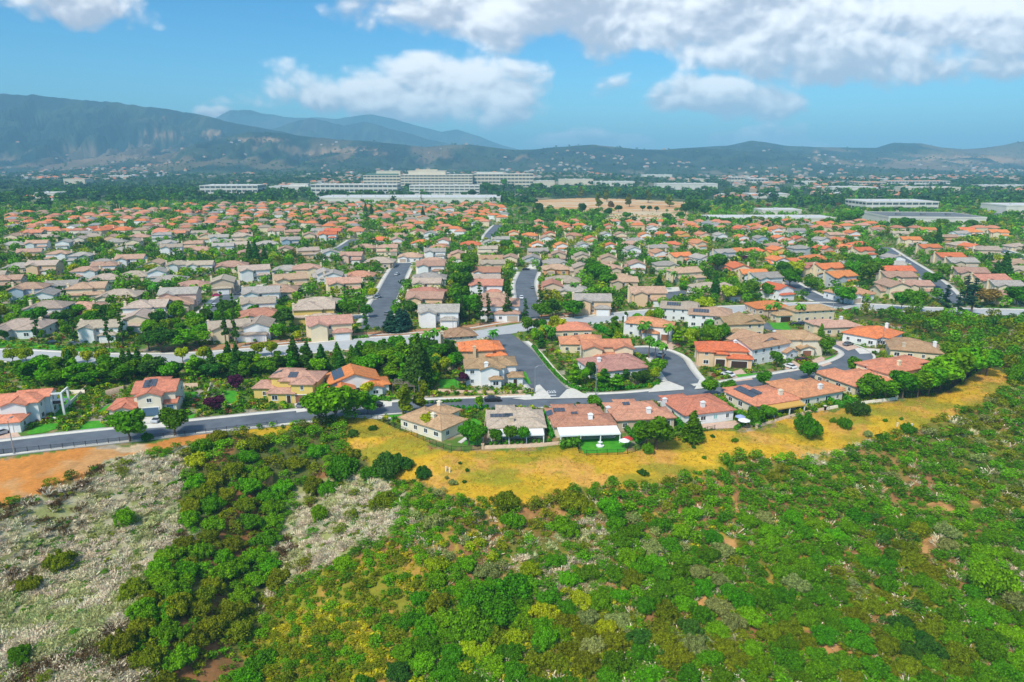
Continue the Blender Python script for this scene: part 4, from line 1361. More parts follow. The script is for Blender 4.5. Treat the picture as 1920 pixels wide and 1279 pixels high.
# u v roof wall [plan]  (v: foot of the wall facing the camera; plan letter, small = mirrored; * = a size larger)
TOWN = """45 566 brown blue A*;75 575 gray white B;110 556 gray white C;157 565 brown cream E*;215 571 taupe cream D*;140 594 pink cream D;80 606 taupe white a*;28 634 taupe white D*;182 641 taupe white C;252 622 taupe cream B;268 604 taupe white E*;
330 576 gray pink C*;355 549 brown white D;310 588 brown cream d*;412 551 taupe tan B*;50 488 brown cream C;105 492 brown white A;147 496 gray gray a;187 504 gray white D;240 504 brown white C*;28 512 gray cream D;75 517 taupe peach C*;
153 527 brown white A;192 516 brown white e;192 535 taupe white D;245 529 taupe cream D;285 511 brown cream B;290 529 gray white B;313 538 gray blue d;65 470 brown white C;115 468 gray white B;18 468 gray cream D;210 462 gray cream D;
248 466 taupe cream B;310 470 gray white A;50 443 orange cream D;90 442 orange cream C;116 441 orange cream D;20 455 brown cream B;80 453 taupe cream D;137 436 gray white B;155 446 gray gray D;170 440 orange white B;197 440 orange white B;226 439 orange white D*;
290 437 pink white B;256 452 brown tan D;170 451 taupe cream D;300 453 gray white E;20 429 orange cream D;318 478 taupe white C;358 471 brown cream E;407 458 gray white C;450 458 taupe cream A*;415 476 gray white C;448 473 taupe cream C;370 478 brown cream D;
465 483 brown orange D;497 466 gray cream D;542 463 gray blue C;532 482 brown cream B;575 485 taupe peach E;610 485 gray white d;577 453 brown cream B;606 450 orange cream B;330 514 taupe white A;372 514 taupe white C;428 511 brown cream D*;472 527 taupe white C*;
535 517 gray white D;571 525 brown cream A*;606 531 gray white B;540 546 brown cream C*;515 561 brown cream D*;485 574 gray white C*;480 592 taupe white C;479 607 red white D;424 641 taupe cream C;479 638 taupe white B;592 588 taupe cream D*;585 608 taupe yellow E*;
613 638 pink cream C*;641 554 pink cream C*;622 535 gray white B;672 529 red cream D;658 495 brown pink C;710 503 taupe tan D*;682 473 brown tan D;725 479 brown cream E;768 491 brown white D;815 487 gray white C;615 489 gray white B;858 492 brown peach B;
810 501 brown cream D;806 518 brown white C*;803 536 gray white D*;800 551 taupe cream C;797 567 red cream D*;797 585 brown peach C*;822 613 gray white C*;613 452 orange white C;712 458 orange white D;790 464 orange white D;831 465 red white B;806 450 gray white B;745 450 brown white D;
957 500 brown cream B;999 501 gray gray B;1048 492 brown tan B;1092 496 taupe tan B;1142 500 brown tan B;1043 515 brown orange D;1091 519 taupe tan B;1145 522 brown tan A;1057 542 taupe cream D*;1072 558 gray cream D;1036 556 red tan B;1112 590 gray peach C*;
920 502 tan orange C;923 512 taupe tan C;910 531 red white C*;912 543 taupe peach C;912 558 red white C*;925 574 brown white D;937 601 brown white E*;882 467 orange white D;917 467 gray white B;964 469 orange peach B;1008 470 orange white B;1053 472 orange white B;
1094 472 gray white B;1146 473 orange white B;963 447 orange cream B;993 448 orange tan D;1032 449 orange cream B;1109 458 orange cream B;1137 450 gray white B;1163 535 brown white D;1170 548 brown tan C;1195 513 brown white B;1250 515 gray cream A;1287 532 brown cream E*;
1216 574 brown peach C*;1188 482 gray white B;1238 489 red white B;1184 465 brown peach D;1262 466 orange cream D;1310 468 salmon cream B;1276 496 orange cream C;1317 500 gray white B;1358 489 gray gray C;1385 481 orange cream D;1417 479 orange tan D;1460 483 orange yellow B;
1360 506 orange cream D;1390 522 orange cream B*;1415 532 orange cream C;1330 553 taupe cream D;1372 564 taupe peach B;1437 543 gray white C*;1462 562 orange white B;1462 504 orange white B;1518 518 red cream C;1244 450 orange white B;1280 449 orange yellow B;
1352 452 gray white B;1392 456 orange white B;1428 458 gray blue B;1464 457 orange white B;1500 459 orange tan B;1503 481 gray gray A;1602 566 red white D*;1683 560 brown cream B*;1722 556 brown cream C;1687 529 orange tan C*;1688 541 brown tan C*;1675 514 gray cream C;
1557 523 orange cream C*;1577 540 orange gray C*;1620 485 orange cream C;1785 500 orange tan C*;1808 511 gray tan C*;1825 532 brown tan C*;1863 547 red cream C*;1892 556 gray cream C;1890 570 brown cream D;1745 479 orange tan C*;1710 463 orange cream C*;1735 467 gray tan D;
1680 500 gray white B;1810 468 taupe peach D*;1855 486 taupe tan E*;1875 448 orange cream C*;1815 441 orange cream C;1578 462 orange yellow B;1615 466 orange white D;1540 444 orange tan D;1543 461 gray white B;1547 479 orange tan B;1592 477 orange cream B;1532 495 orange tan D;
1645 441 brown cream C;1690 449 taupe cream C;1742 441 orange cream C;1785 456 brown orange E;1912 507 brown peach D*;1915 525 taupe tan C;1912 470 taupe cream D;1165 450 brown cream B;1210 451 orange white B;1318 450 salmon cream B;1100 437 gray white B;1142 433 orange tan B;
1066 438 orange cream B;1010 434 salmon cream B;1225 437 gray white B;1268 436 salmon cream B;1310 438 orange white B;1348 436 gray white B;1388 438 orange cream B;1420 440 salmon white B;1455 440 orange white B"""
for it in TOWN.replace('\n', '').split(';'):
    u, v, ro_, wa, k = it.split()
    u, v = float(u), float(v)
    big = k.endswith('*')
    k = k.rstrip('*')
    mir = k.islower()
    k = k.upper()
    if u < 650 and v > 440:
        rz = R(16 + random.uniform(-8, 8))
        if k in 'BA' and random.random() < .4:
            mir = not mir
    elif u < 650:
        rz = R(random.uniform(-14, 20))
    elif u > 1650:
        rz = R(random.uniform(-9, 5))
    elif u > 1230:
        rz = R(random.uniform(2, 24))
    else:
        rz = R(random.uniform(-4, 5))
    p = gp(u, v)
    dy_ = {'A': 7, 'B': 7, 'C': 6.5, 'D': 7, 'E': 6.5}[k]
    s_ = 1.10 if big else .97
    if v < 480 and u > 900:
        s_ *= .9
    place_house(k, p[0], p[1] + dy_ * .8 * s_, rz, ro_, wa, s_, mir)

# far rows of orange roofs below the white warehouse: the first ones as houses, the rest as one mass
NEED = 300 - len(HOUSES)
FAR = []
yy = gp(0, 448)[1]
rowi = 0
while yy < 1100:
    for xx in np.arange(-760, 60, 18.5):
        x = xx + random.uniform(-3, 3) + (rowi % 2) * 8
        y = yy + random.uniform(-4, 4) + 6 * math.sin(xx / 70.0)
        u, v = px(x, y, 0)
        if not ((10 if v > 402 else 140) < u < 940 + (v - 384) * .2) or occ(x, y) or occ(x + 6, y) or occ(x - 6, y):
            continue
        if v < 386 or v > 447 or (v < 395 and u < 330) or random.random() < .3:
            continue
        FAR.append((x, y, rowi))
    yy += 23 + (7 if rowi % 2 else 0)
    rowi += 1
for yy in np.arange(gp(0, 436)[1], 1000, 24):
    for xx in np.arange(30, 560, 19):
        x, y = xx + random.uniform(-4, 4), yy + random.uniform(-4, 4)
        u, v = px(x, y, 0)
        if occ(x, y) or occ(x + 5, y) or occ(x - 5, y):
            continue
        if (u < 1240 and v < 420) or v < 417 + (u - 1000) * .006 or u > 1935 or (u > 1640 and v < 436) or random.random() < .2:
            continue
        FAR.append((x, y, 60))
FAR.sort(key=lambda t: t[1])
rf = random.Random(5)
FARSPEC = []
for i, (x, y, rw) in enumerate(FAR):
    ro_ = rf.choice(['orange'] * 5 + ['salmon'] * 5 + ['pink', 'red', 'red', 'brown', 'taupe', 'gray'])
    wa = rf.choice(['white', 'cream', 'pale', 'cream', 'peach', 'tan', 'pale'])
    FARSPEC.append((x, y, rf.choice('FGGG'), ro_, wa, R(rf.choice([0, 0, 0, 90]) + rf.uniform(-12, 14)), rf.uniform(.9, 1.08)))
# infill: plots still free in the nearer town, then the first of the far rows
ri = random.Random(21)
INF = []
for _ in range(60000):
    y = ri.uniform(262, 640)
    x = ri.uniform(-.84, .84) * y
    u, v = px(x, y, 0)
    if not (-20 < u < 1930) or y < np.interp(x, AV[:, 0], AV[:, 1]) + 24 or inp1(u, v, VALLEY):
        continue
    if any(occ(x + a, y + b) for a in (-8, -4, 0, 4, 8) for b in (-7, -3, 0, 3, 7)):
        continue
    lefty = u < 650
    ro_ = ri.choice(['taupe', 'gray', 'brown', 'taupe', 'gray', 'brown', 'tan'] if lefty else (['brown', 'taupe', 'orange', 'red', 'gray'] if u < 1200 else ['orange', 'orange', 'salmon', 'gray', 'brown']))
    wa = ri.choice(['white', 'cream', 'white', 'pale', 'peach', 'tan'])
    INF.append((x, y))
    place_house(ri.choice('ABCDE'), x, y, R(16 + ri.uniform(-8, 8)) if lefty else R(ri.uniform(-3, 14)), ro_, wa, ri.uniform(.86, .98), ri.random() < .5)
    if len(INF) >= min(NEED - 12, 60):
        break
NEED -= len(INF)
for s_ in FARSPEC[:NEED]:
    place_house(s_[2], s_[0], s_[1], s_[5], s_[3], s_[4], s_[6])

# ------------------------------------------------------------------ the far mass of houses, one object of stuff
HC = {'orange': (.66, .20, .07), 'salmon': (.60, .24, .13), 'pink': (.55, .29, .2), 'red': (.48, .19, .11), 'brown': (.38, .24, .16), 'taupe': (.33, .26, .2), 'gray': (.28, .27, .25), 'tan': (.44, .28, .16)}


def mass_houses(name, specs):
    V, Q, C = [], [], []
    n = 0
    for (x, y, z, w, d, h, rz, rc, wc) in specs:
        cs, sn = math.cos(rz), math.sin(rz)
        T = lambda a, b, c: (x + cs * a - sn * b, y + sn * a + cs * b, z + c)
        w, d = w / 2, d / 2
        o = .5
        wv = [T(-w, -d, -1), T(w, -d, -1), T(w, d, -1), T(-w, d, -1), T(-w, -d, h), T(w, -d, h), T(w, d, h), T(-w, d, h)]
        r = min(w, d) + o
        rv = [T(-w - o, -d - o, h), T(w + o, -d - o, h), T(w + o, d + o, h), T(-w - o, d + o, h), T(-w * .5, 0, h + r * .42), T(w * .5, 0, h + r * .42)]
        V += wv + rv
        Q += [(n, n + 1, n + 5, n + 4), (n + 1, n + 2, n + 6, n + 5), (n + 2, n + 3, n + 7, n + 6), (n + 3, n, n + 4, n + 7)]
        m = n + 8
        Q += [(m, m + 1, m + 5, m + 4), (m + 2, m + 3, m + 4, m + 5), (m + 1, m + 2, m + 5, m + 5), (m + 3, m, m + 4, m + 4)]
        C += [wc] * 8 + [rc] * 6
        n += 14
    Q2 = [q for q in Q if len(set(q)) == 4]
    T3 = [tuple(dict.fromkeys(q)) for q in Q if len(set(q)) == 3]
    me = bpy.data.meshes.new(name)
    me.from_pydata(V, [], Q2 + T3)
    a = me.color_attributes.new('tint', 'FLOAT_COLOR', 'POINT')
    cc = np.ones((len(V), 4), np.float32)
    cc[:, :3] = np.array(C)
    a.data.foreach_set('color', cc.ravel())
    me.materials.append(M_MASS)
    return stuff(put(name, me))


M_MASS = material('far_tile_and_stucco', (1, 1, 1), 0.9, 0.3, 0.12, attr='tint')
mass = []
rm = random.Random(9)
for (x, y, k, ro_, wa, rz, s_) in FARSPEC[NEED:]:
    mass.append((x, y, 0, 13, 9, 5.0, rz, HC[ro_], WALLC[wa]))
    occ_poly([(x - 6, y - 4), (x + 6, y - 4), (x + 6, y + 4), (x - 6, y + 4)], 2)
# scattered suburbs of the valley floor and the lower hills, in loose clusters
_fy = np.array([math.exp(rm.uniform(math.log(1180), math.log(5200))) for i in range(3400)])
_fx = np.array([rm.uniform(-.82, .82) for i in range(3400)]) * _fy
_fz = height(_fx, _fy)
_fn = fbm(_fx / 230.0, _fy / 420.0, 77, 3)
for x, y, z, n_ in zip(_fx.tolist(), _fy.tolist(), _fz.tolist(), _fn.tolist()):
    if n_ < .53 or (z > 55 and rm.random() < .5):
        continue
    u, v = px(x, y, z)
    if z > 190 or (v > 352 and 370 < u < 1300) or (y < 1500 and abs(x) < 330):
        continue
    wc = WALLC[rm.choice(['white', 'cream', 'cream', 'tan', 'tan', 'pale'])]
    rc = HC[rm.choice(['orange', 'salmon', 'brown', 'taupe', 'gray', 'pink', 'red'])] if rm.random() < .85 else (.5, .48, .45)
    g_ = rm.uniform(.7, 1.25)
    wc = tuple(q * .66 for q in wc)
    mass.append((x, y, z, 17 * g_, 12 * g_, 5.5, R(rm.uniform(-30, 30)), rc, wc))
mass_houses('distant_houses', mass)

# ------------------------------------------------------------------ office park and warehouses
M_OFFICE = material('office_precast', (0.68, 0.59, 0.44), 0.85, 0.15, 0.08)
M_OFFICEW = material('office_white', (0.66, 0.62, 0.53), 0.85, 0.12, 0.1)
M_BAND = material('office_glass', (0.075, 0.105, 0.115), 0.15, spec=.6)
M_ROOFW = material('white_roof_membrane', (0.60, 0.59, 0.57), 0.8, 0.05, 0.15)
M_GREENR = material('green_copper', (0.12, 0.23, 0.19), 0.6)


def building(u0, u1, vb, vt, depth, floors, label, mat=M_OFFICE, roofm=M_ROOFW, yaw=0.0, bands=True, pent=(), group=None, cols=True, cat='office building', name='office_building'):
    a, b = gp(u0, vb), gp(u1, vb)
    y = a[1]
    W = (u1 - u0) / FPX * (y * CP + CAMH * SP)
    dep = y * CP + CAMH * SP
    H = (vb - vt) / FPX * dep * 1.02
    root = empty(name, (a[0], y, 0), yaw)
    tag(root, label, cat, group)
    m = MB()
    m.box(0, W, 0, depth, -1, H, top=False)
    m.box(-.3, W + .3, -.3, 0, H - 1.2, H + .5).box(-.3, W + .3, depth, depth + .3, H - 1.2, H + .5).box(-.3, 0, 0, depth, H - 1.2, H + .5).box(W, W + .3, 0, depth, H - 1.2, H + .5)
    m.obj('wall', mat, root)
    r = MB()
    r.box(0, W, 0, depth, H - .3, H)
    for k in range(int(W / 25)):
        x = 10 + (k + .3) * (W - 20) / max(1, int(W / 25))
        r.box(x, x + 4.5, depth * .35, depth * .35 + 4, H + .002, H + 2.0)
    r.obj('roof', roofm, root)
    if bands:
        fh = H / floors
        for k in range(floors):
            z0, z1 = k * fh + fh * .36, k * fh + fh * .82
            g_ = MB()
            nn = max(2, int(W / 9))
            for i in range(nn):
                x0, x1 = W * (i + .08) / nn, W * (i + .92) / nn
                g_.box(x0, x1, -.12, .1, z0, z1)
            for i in range(max(1, int(depth / 9))):
                q = max(1, int(depth / 9))
                g_.box(W - .1, W + .12, depth * (i + .1) / q, depth * (i + .9) / q, z0, z1)
                g_.box(-.12, .1, depth * (i + .1) / q, depth * (i + .9) / q, z0, z1)
            g_.obj('window_band', M_BAND, root)
    for (f0, f1, hh, d0, d1, pm) in pent:
        p = MB()
        p.box(W * f0, W * f1, depth * d0, depth * d1, H + .003, H + hh)
        p.box(W * f0 - .4, W * f1 + .4, depth * d0 - .4, depth * d1 + .4, H + hh, H + hh + .6)
        p.obj('penthouse', pm, root)
    cs, sn = math.cos(yaw), math.sin(yaw)
    occ_poly([(a[0] + cs * x - sn * yy_, y + sn * x + cs * yy_) for x, yy_ in ((0, 0), (W, 0), (W, depth), (0, depth))], 2, 3)
    return root


OG = 'office park behind the town'
building(752, 886, 353, 329, 60, 5, 'tall cream five-storey office block at the heart of the office park', pent=((.10, .62, 9, .2, .8, M_OFFICE), (.2, .5, 12, .3, .7, M_OFFICE)), group=OG)
building(682, 751, 352, 330, 55, 4, 'cream office block with dark green roof band beside the tallest block', roofm=M_GREENR, pent=((.06, .92, 3.5, .05, .95, M_GREENR), (.33, .98, 10, .3, .8, M_OFFICE)), group=OG)
building(888, 1000, 352, 327.5, 46, 4, 'long cream office wing stretching away from the tallest block', group=OG, pent=((.05, .5, 4, .2, .8, M_OFFICEW),))
building(768, 899, 370, 349, 38, 4, 'white banded office building standing before the tallest block', M_OFFICEW, group=OG, yaw=R(1.5))
building(584, 746, 369, 347, 40, 3, 'long white three-storey office building behind dark conifers', M_OFFICEW, group=OG, yaw=R(-1))
building(376, 482, 370, 349, 60, 3, 'pale open-sided parking structure at the edge of the office park', M_OFFICEW, group=OG, yaw=R(4), cat='parking structure', name='parking_structure')
building(505, 580, 359, 350, 40, 1, 'low white flat-roofed building between parking structure and long office', M_OFFICEW, bands=False, pent=((.5, .95, 5, .2, .8, M_OFFICEW),), group=OG)
WG = 'flat-roofed commercial buildings'
building(592, 938, 381, 371, 85, 1, 'very long white warehouse behind the orange roofs', M_OFFICEW, bands=False, group=WG, cat='warehouse', name='warehouse')
building(1333, 1566, 417, 409, 40, 1, 'long white warehouse just beyond the gabled houses', M_OFFICEW, bands=False, group=WG, cat='warehouse', name='warehouse')
building(1664, 1836, 424, 407, 70, 1, 'big white warehouse with a dark roof edge beside the right-hand houses', M_OFFICEW, material('dark_parapet', (.16, .17, .17), .8), bands=False, group=WG, cat='warehouse', name='warehouse', yaw=R(-6))
building(1622, 1758, 396, 379, 60, 2, 'white two-storey commercial block behind a row of small trees', M_OFFICEW, group=WG, cat='commercial block', name='commercial_building')
building(1885, 1990, 402, 386, 50, 1, 'white commercial block cut by the frame edge', M_OFFICEW, group=WG, cat='commercial block', name='commercial_building', bands=False)
building(1428, 1502, 405, 394, 30, 1, 'small white commercial building behind the long right-hand warehouse', M_OFFICEW, bands=False, group=WG, cat='commercial block', name='commercial_building')
for i, (u0, u1, vb, vt, lab) in enumerate(((1048, 1112, 348, 337, 'white building right of the office park, half hidden by trees'), (1115, 1190, 350, 341, 'second white building right of the office park'), (1232, 1345, 356, 345, 'pale long building beyond the dry field trees'),
                                           (1370, 1400, 346, 333, 'tall pale block in the far trees'), (1405, 1440, 349, 336, 'pale block beside the tall one in the far trees'), (1500, 1535, 350, 341, 'small pale building in the middle of the far trees'),
                                           (1608, 1660, 352, 342, 'cream building with reddish roof in the far trees'), (1664, 1780, 350, 340, 'long cream building with reddish roof in the far trees'), (1840, 1990, 356, 348, 'long white roofed building at the far right'),
                                           (1695, 1800, 362, 352, 'white low building behind the grey eucalyptus'), (1560, 1640, 360, 351, 'white low building among far trees'), (1405, 1480, 372, 364, 'white low building behind the brown trees'),
                                           (1000, 1040, 352, 340, 'white low building just past the office wing'), (60, 110, 372, 362, 'pale building at far left among trees'), (575, 600, 333, 326, 'tiny white building under the hills'),
                                           (1290, 1320, 343, 336, 'small white building near the hills'), (1110, 1180, 325, 319, 'long white building at the foot of the hills'), (1205, 1260, 335, 328, 'pale building before the right hills'),
                                           (120, 160, 346, 336, 'tiled building at the left foot of the hills'), (200, 250, 338, 330, 'pale building at the left foot of the hills'))):
    building(u0, u1, vb, vt, 40, 2, lab, M_OFFICEW if i % 3 else M_OFFICE, M_ROOFW if i not in (6, 7, 18) else ROOF['salmon'], bands=i in (3, 4, 6, 7), group=WG, cat='commercial block', name='commercial_building')

# ------------------------------------------------------------------ foliage meshes


def leaf_cloud(lobes, n, size, r_, up=.25, flat_=.0, shell=.72):
    """n leaf-clump faces through the volume of the lobes (x, y, z, rx, rz)"""
    L = np.array(lobes, float)
    p = L[:, 3] * L[:, 4]
    k = r_.choice(len(L), n, p=p / p.sum())
    d = r_.normal(size=(n, 3))
    d[:, 2] += up
    d /= np.linalg.norm(d, axis=1)[:, None]
    rad = shell + (1.06 - shell) * r_.random(n) ** .7
    c = L[k, :3] + d * rad[:, None] * np.column_stack([L[k, 3], L[k, 3], L[k, 4]])
    nor = d * 1.0 + r_.normal(size=(n, 3)) * .62
    nor[:, 2] += .18
    nor /= np.linalg.norm(nor, axis=1)[:, None]
    a = np.cross(nor, r_.normal(size=(n, 3)))
    a /= np.linalg.norm(a, axis=1)[:, None]
    b = np.cross(nor, a)
    s = size * (.6 + .8 * r_.random(n))[:, None]
    asp = (.55 + .5 * r_.random(n))[:, None]
    V = np.stack([c - a * s, c - b * s * asp + nor * s * .15, c + a * s, c + b * s * asp - nor * s * .1], 1).reshape(-1, 3)
    Q = np.arange(4 * n).reshape(-1, 4)
    return V, Q


def ico():
    t = (1 + 5 ** .5) / 2
    v = np.array([(-1, t, 0), (1, t, 0), (-1, -t, 0), (1, -t, 0), (0, -1, t), (0, 1, t), (0, -1, -t), (0, 1, -t), (t, 0, -1), (t, 0, 1), (-t, 0, -1), (-t, 0, 1)], float)
    v /= np.linalg.norm(v[0])
    f = [(0, 11, 5), (0, 5, 1), (0, 1, 7), (0, 7, 10), (0, 10, 11), (1, 5, 9), (5, 11, 4), (11, 10, 2), (10, 7, 6), (7, 1, 8), (3, 9, 4), (3, 4, 2), (3, 2, 6), (3, 6, 8), (3, 8, 9), (4, 9, 5), (2, 4, 11), (6, 2, 10), (8, 6, 7), (9, 8, 1)]
    return v, np.array(f)


ICO_V, ICO_F = ico()


def crown_mesh(name, lobes, n, size, seed, mat, core=.74, **kw):
    r_ = np.random.default_rng(seed)
    V, Q = leaf_cloud(lobes, n, size, r_, **kw)
    Vs, Fs = [tuple(p) for p in V], [tuple(q) for q in Q]
    if core:
        for (x, y, z, rx, rz_) in lobes:
            b = len(Vs)
            for p in ICO_V:
                j = core * (.86 + .28 * r_.random())
                Vs.append((x + p[0] * rx * j, y + p[1] * rx * j, z + p[2] * rz_ * j))
            Fs += [tuple(int(i) + b for i in f) for f in ICO_F]
    me = bpy.data.meshes.new(name)
    me.from_pydata(Vs, [], Fs)
    me.materials.append(mat)
    return me


def lobes_round(r_, w, z0, z1, n, spread=.62, rr=.42):
    """a rounded crown of half-width w between z0 and z1"""
    out = []
    zc, hh = (z0 + z1) / 2, (z1 - z0) / 2
    out.append((0, 0, zc, w * .68, hh * .72))
    for i in range(n):
        a = 2 * math.pi * (i + r_.random() * .7) / n
        q = r_.uniform(.65, 1.0) * spread * w
        z = zc + hh * r_.uniform(-.45, .55)
        s = r_.uniform(.75, 1.2) * rr
        out.append((q * math.cos(a), q * math.sin(a), z, w * s, hh * s * 1.15))
    return out


def trunk_mesh(h, r0, limbs, r_, spread):
    m = MB()
    m.tube([(0, 0, -.3), (r_.uniform(-.1, .1), r_.uniform(-.1, .1), h * .5), (0, 0, h)], [r0, r0 * .75, r0 * .5], 6)
    for i in range(limbs):
        a = 2 * math.pi * (i + r_.uniform(0, .6)) / max(1, limbs)
        m.tube([(0, 0, h * r_.uniform(.55, .8)), (spread * .5 * math.cos(a), spread * .5 * math.sin(a), h * 1.05), (spread * math.cos(a), spread * math.sin(a), h * 1.35)], [r0 * .5, r0 * .36, r0 * .16], 5, cap=False)
    return m.mesh('trunk', M_BARK)


PROTO = {}      # kind -> list of (trunk mesh, crown mesh, height, width)


def make_protos():
    for k in range(6):         # rounded broadleaf, 8 m tall, 7 m wide
        r_ = np.random.default_rng(100 + k)
        L = lobes_round(r_, 3.5, 2.2, 8.0, 6 + k % 3, .64, .40 + .03 * (k % 3))
        PROTO.setdefault('broadleaf', []).append((trunk_mesh(3.2, .22, 4, r_, 1.9), crown_mesh('crown', L, 1500, .34, 200 + k, LEAF['green'], .72), 8.0, 7.0))
    for k in range(3):         # dense ball on a stem
        r_ = np.random.default_rng(120 + k)
        L = lobes_round(r_, 2.0, 1.5, 5.0, 7, .5, .5)
        PROTO.setdefault('ball', []).append((trunk_mesh(2.0, .12, 0, r_, 1), crown_mesh('crown', L, 1100, .22, 220 + k, LEAF['green'], .8), 5.0, 4.2))
    for k in range(4):         # loose upright tree
        r_ = np.random.default_rng(130 + k)
        L = [(r_.uniform(-.9, .9), r_.uniform(-.9, .9), 3.0 + 1.15 * i, r_.uniform(1.0, 1.7) * (1.15 - i * .09), r_.uniform(.9, 1.3)) for i in range(7)]
        PROTO.setdefault('upright', []).append((trunk_mesh(5.5, .2, 3, r_, 1.2), crown_mesh('crown', L, 1300, .33, 240 + k, LEAF['green'], .62), 11.0, 4.6))
    for k in range(4):         # tall airy pine with bare lower trunk
        r_ = np.random.default_rng(140 + k)
        L = []
        for i in range(13):
            t = i / 12
            w = (.35 + 1.55 * (1 - t) ** .8) * r_.uniform(.35, 1.1)
            for j in range(2):
                a = r_.uniform(0, 6.28)
                L.append((w * .62 * math.cos(a), w * .62 * math.sin(a), 3.6 + 11.2 * t, .30 + w * .36, .32 + .25 * (1 - t)))
        m = MB()
        m.tube([(0, 0, -.3), (.1, 0, 7), (0, 0, 14.6)], [.24, .17, .05], 6)
        PROTO.setdefault('pine', []).append((m.mesh('trunk', M_BARK), crown_mesh('crown', L, 1100, .26, 260 + k, LEAF['dark'], 0, up=.1, shell=.3), 15.4, 4.4))
    for k in range(3):         # dense cone
        r_ = np.random.default_rng(150 + k)
        L = [(r_.uniform(-.2, .2), r_.uniform(-.2, .2), 1.6 + 1.25 * i, 2.5 * (1 - i / 9.2) ** .8, 1.15) for i in range(9)]
        for i in range(10):
            a, t = r_.uniform(0, 6.28), r_.uniform(0, .7)
            q = 2.0 * (1 - t)
            L.append((q * math.cos(a), q * math.sin(a), 1.6 + 10 * t, .8, .8))
        PROTO.setdefault('conifer', []).append((trunk_mesh(3.0, .25, 0, r_, 1), crown_mesh('crown', L, 1500, .32, 280 + k, LEAF['dark'], .72, up=.1), 13.2, 5.6))
    for k in range(2):         # slim cypress
        L = [(0, 0, .9 + .9 * i, .75 * (1 - abs(i - 3) / 9), .75) for i in range(9)]
        r_ = np.random.default_rng(160 + k)
        PROTO.setdefault('cypress', []).append((trunk_mesh(1.2, .1, 0, r_, 1), crown_mesh('crown', L, 700, .22, 300 + k, LEAF['dark'], .8), 9.0, 1.6))
    for k in range(3):         # feather palm
        r_ = np.random.default_rng(170 + k)
        m = MB()
        h = 6.2
        m.tube([(0, 0, -.3), (.08, 0, h * .5), (.0, .1, h)], [.22, .17, .15], 6)
        V, F = [], []
        for i in range(17):
            a = 2 * math.pi * i / 17 + r_.uniform(-.15, .15)
            el = r_.uniform(-.25, 1.15)
            n = 6
            Ln = r_.uniform(2.3, 3.0)
            pts = []
            x, z, e = 0.0, h, el
            for j in range(n + 1):
                pts.append((x, z))
                x += Ln / n * math.cos(e)
                z += Ln / n * math.sin(e)
                e -= .36
            for j in range(n):
                w0, w1 = .10 + .42 * math.sin(math.pi * (j + .4) / (n + .8)), .10 + .42 * math.sin(math.pi * (j + 1.4) / (n + .8))
                for sgn in (-1, 1):
                    b = len(V)
                    (xa, za), (xb, zb) = pts[j], pts[j + 1]
                    for (xx, zz, ww) in ((xa, za, 0), (xb, zb, 0), (xb, zb - .22, w1 * sgn), (xa, za - .22, w0 * sgn)):
                        V.append((xx * math.cos(a) - ww * math.sin(a), xx * math.sin(a) + ww * math.cos(a) + .1, zz))
                    F.append((b, b + 1, b + 2, b + 3))
        me = bpy.data.meshes.new('crown')
        me.from_pydata(V, [], F)
        me.materials.append(LEAF['palm'])
        PROTO.setdefault('palm', []).append((m.mesh('trunk', M_BARK), me, 7.2, 5.0))
    for k in range(3):         # big spreading grey-green tree
        r_ = np.random.default_rng(180 + k)
        L = lobes_round(r_, 5.5, 4.0, 11.5, 10, .68, .34)
        PROTO.setdefault('spreading', []).append((trunk_mesh(5.0, .35, 6, r_, 3.2), crown_mesh('crown', L, 2200, .40, 320 + k, LEAF['green'], .6), 11.8, 11.0))
    for k in range(10):         # chaparral shrub: a mound of clumps, 5 m wide
        r_ = np.random.default_rng(190 + k)
        L = [(0, 0, .9, 1.7, 1.1)]
        ex = r_.uniform(.75, 1.25)
        for i in range(20 + k % 5):
            a = r_.uniform(0, 6.28)
            q = 2.15 * math.sqrt(r_.random())
            L.append((q * math.cos(a) * ex, q * math.sin(a) / ex, .45 + 1.35 * (1 - (q / 2.7) ** 2) * r_.uniform(.55, 1.15), r_.uniform(.32, .78), r_.uniform(.3, .75)))
        PROTO.setdefault('shrub', []).append((None, crown_mesh('shrub', L, 3800, .115, 340 + k, LEAF['green'], .66, up=.45), 2.6, 5.0))


make_protos()
TREES = []
_first = {}


def tree(kind, x, y, h, leafk, w=None, name=None, z=None):
    """one tree: an empty at its foot with trunk and crown"""
    i = rng.integers(len(PROTO[kind]))
    tm, cm, H0, W0 = PROTO[kind][i]
    nm = name or {'broadleaf': 'broadleaf_tree', 'ball': 'ball_tree', 'upright': 'upright_tree', 'pine': 'pine_tree', 'conifer': 'conifer_tree', 'cypress': 'cypress_tree', 'palm': 'palm_tree', 'spreading': 'spreading_tree'}[kind]
    z = hz(x, y) if z is None else z
    s = h / H0
    sw = s if w is None else w / W0
    key = (nm, i)
    if key not in _first:
        root = empty(nm, (0, 0, 0))
        t = put('trunk', tm, root)
        c = put('crown', cm, root)
        c.material_slots[0].link = 'OBJECT'
        index_children(root)
        _first[key] = root
    else:
        root = copy_tree(_first[key])
    root.location = (x, y, z)
    root.rotation_euler = (0, 0, rng.uniform(0, 6.28))
    root.scale = (sw, sw, s)
    for ch in root.children:
        if ch.name.startswith('crown'):
            ch.material_slots[0].material = LEAF[leafk]
    TREES.append(dict(o=root, kind=kind, leaf=leafk, x=x, y=y, h=h, w=sw * W0))
    return root


SHRUBS = []
_sfirst = {}


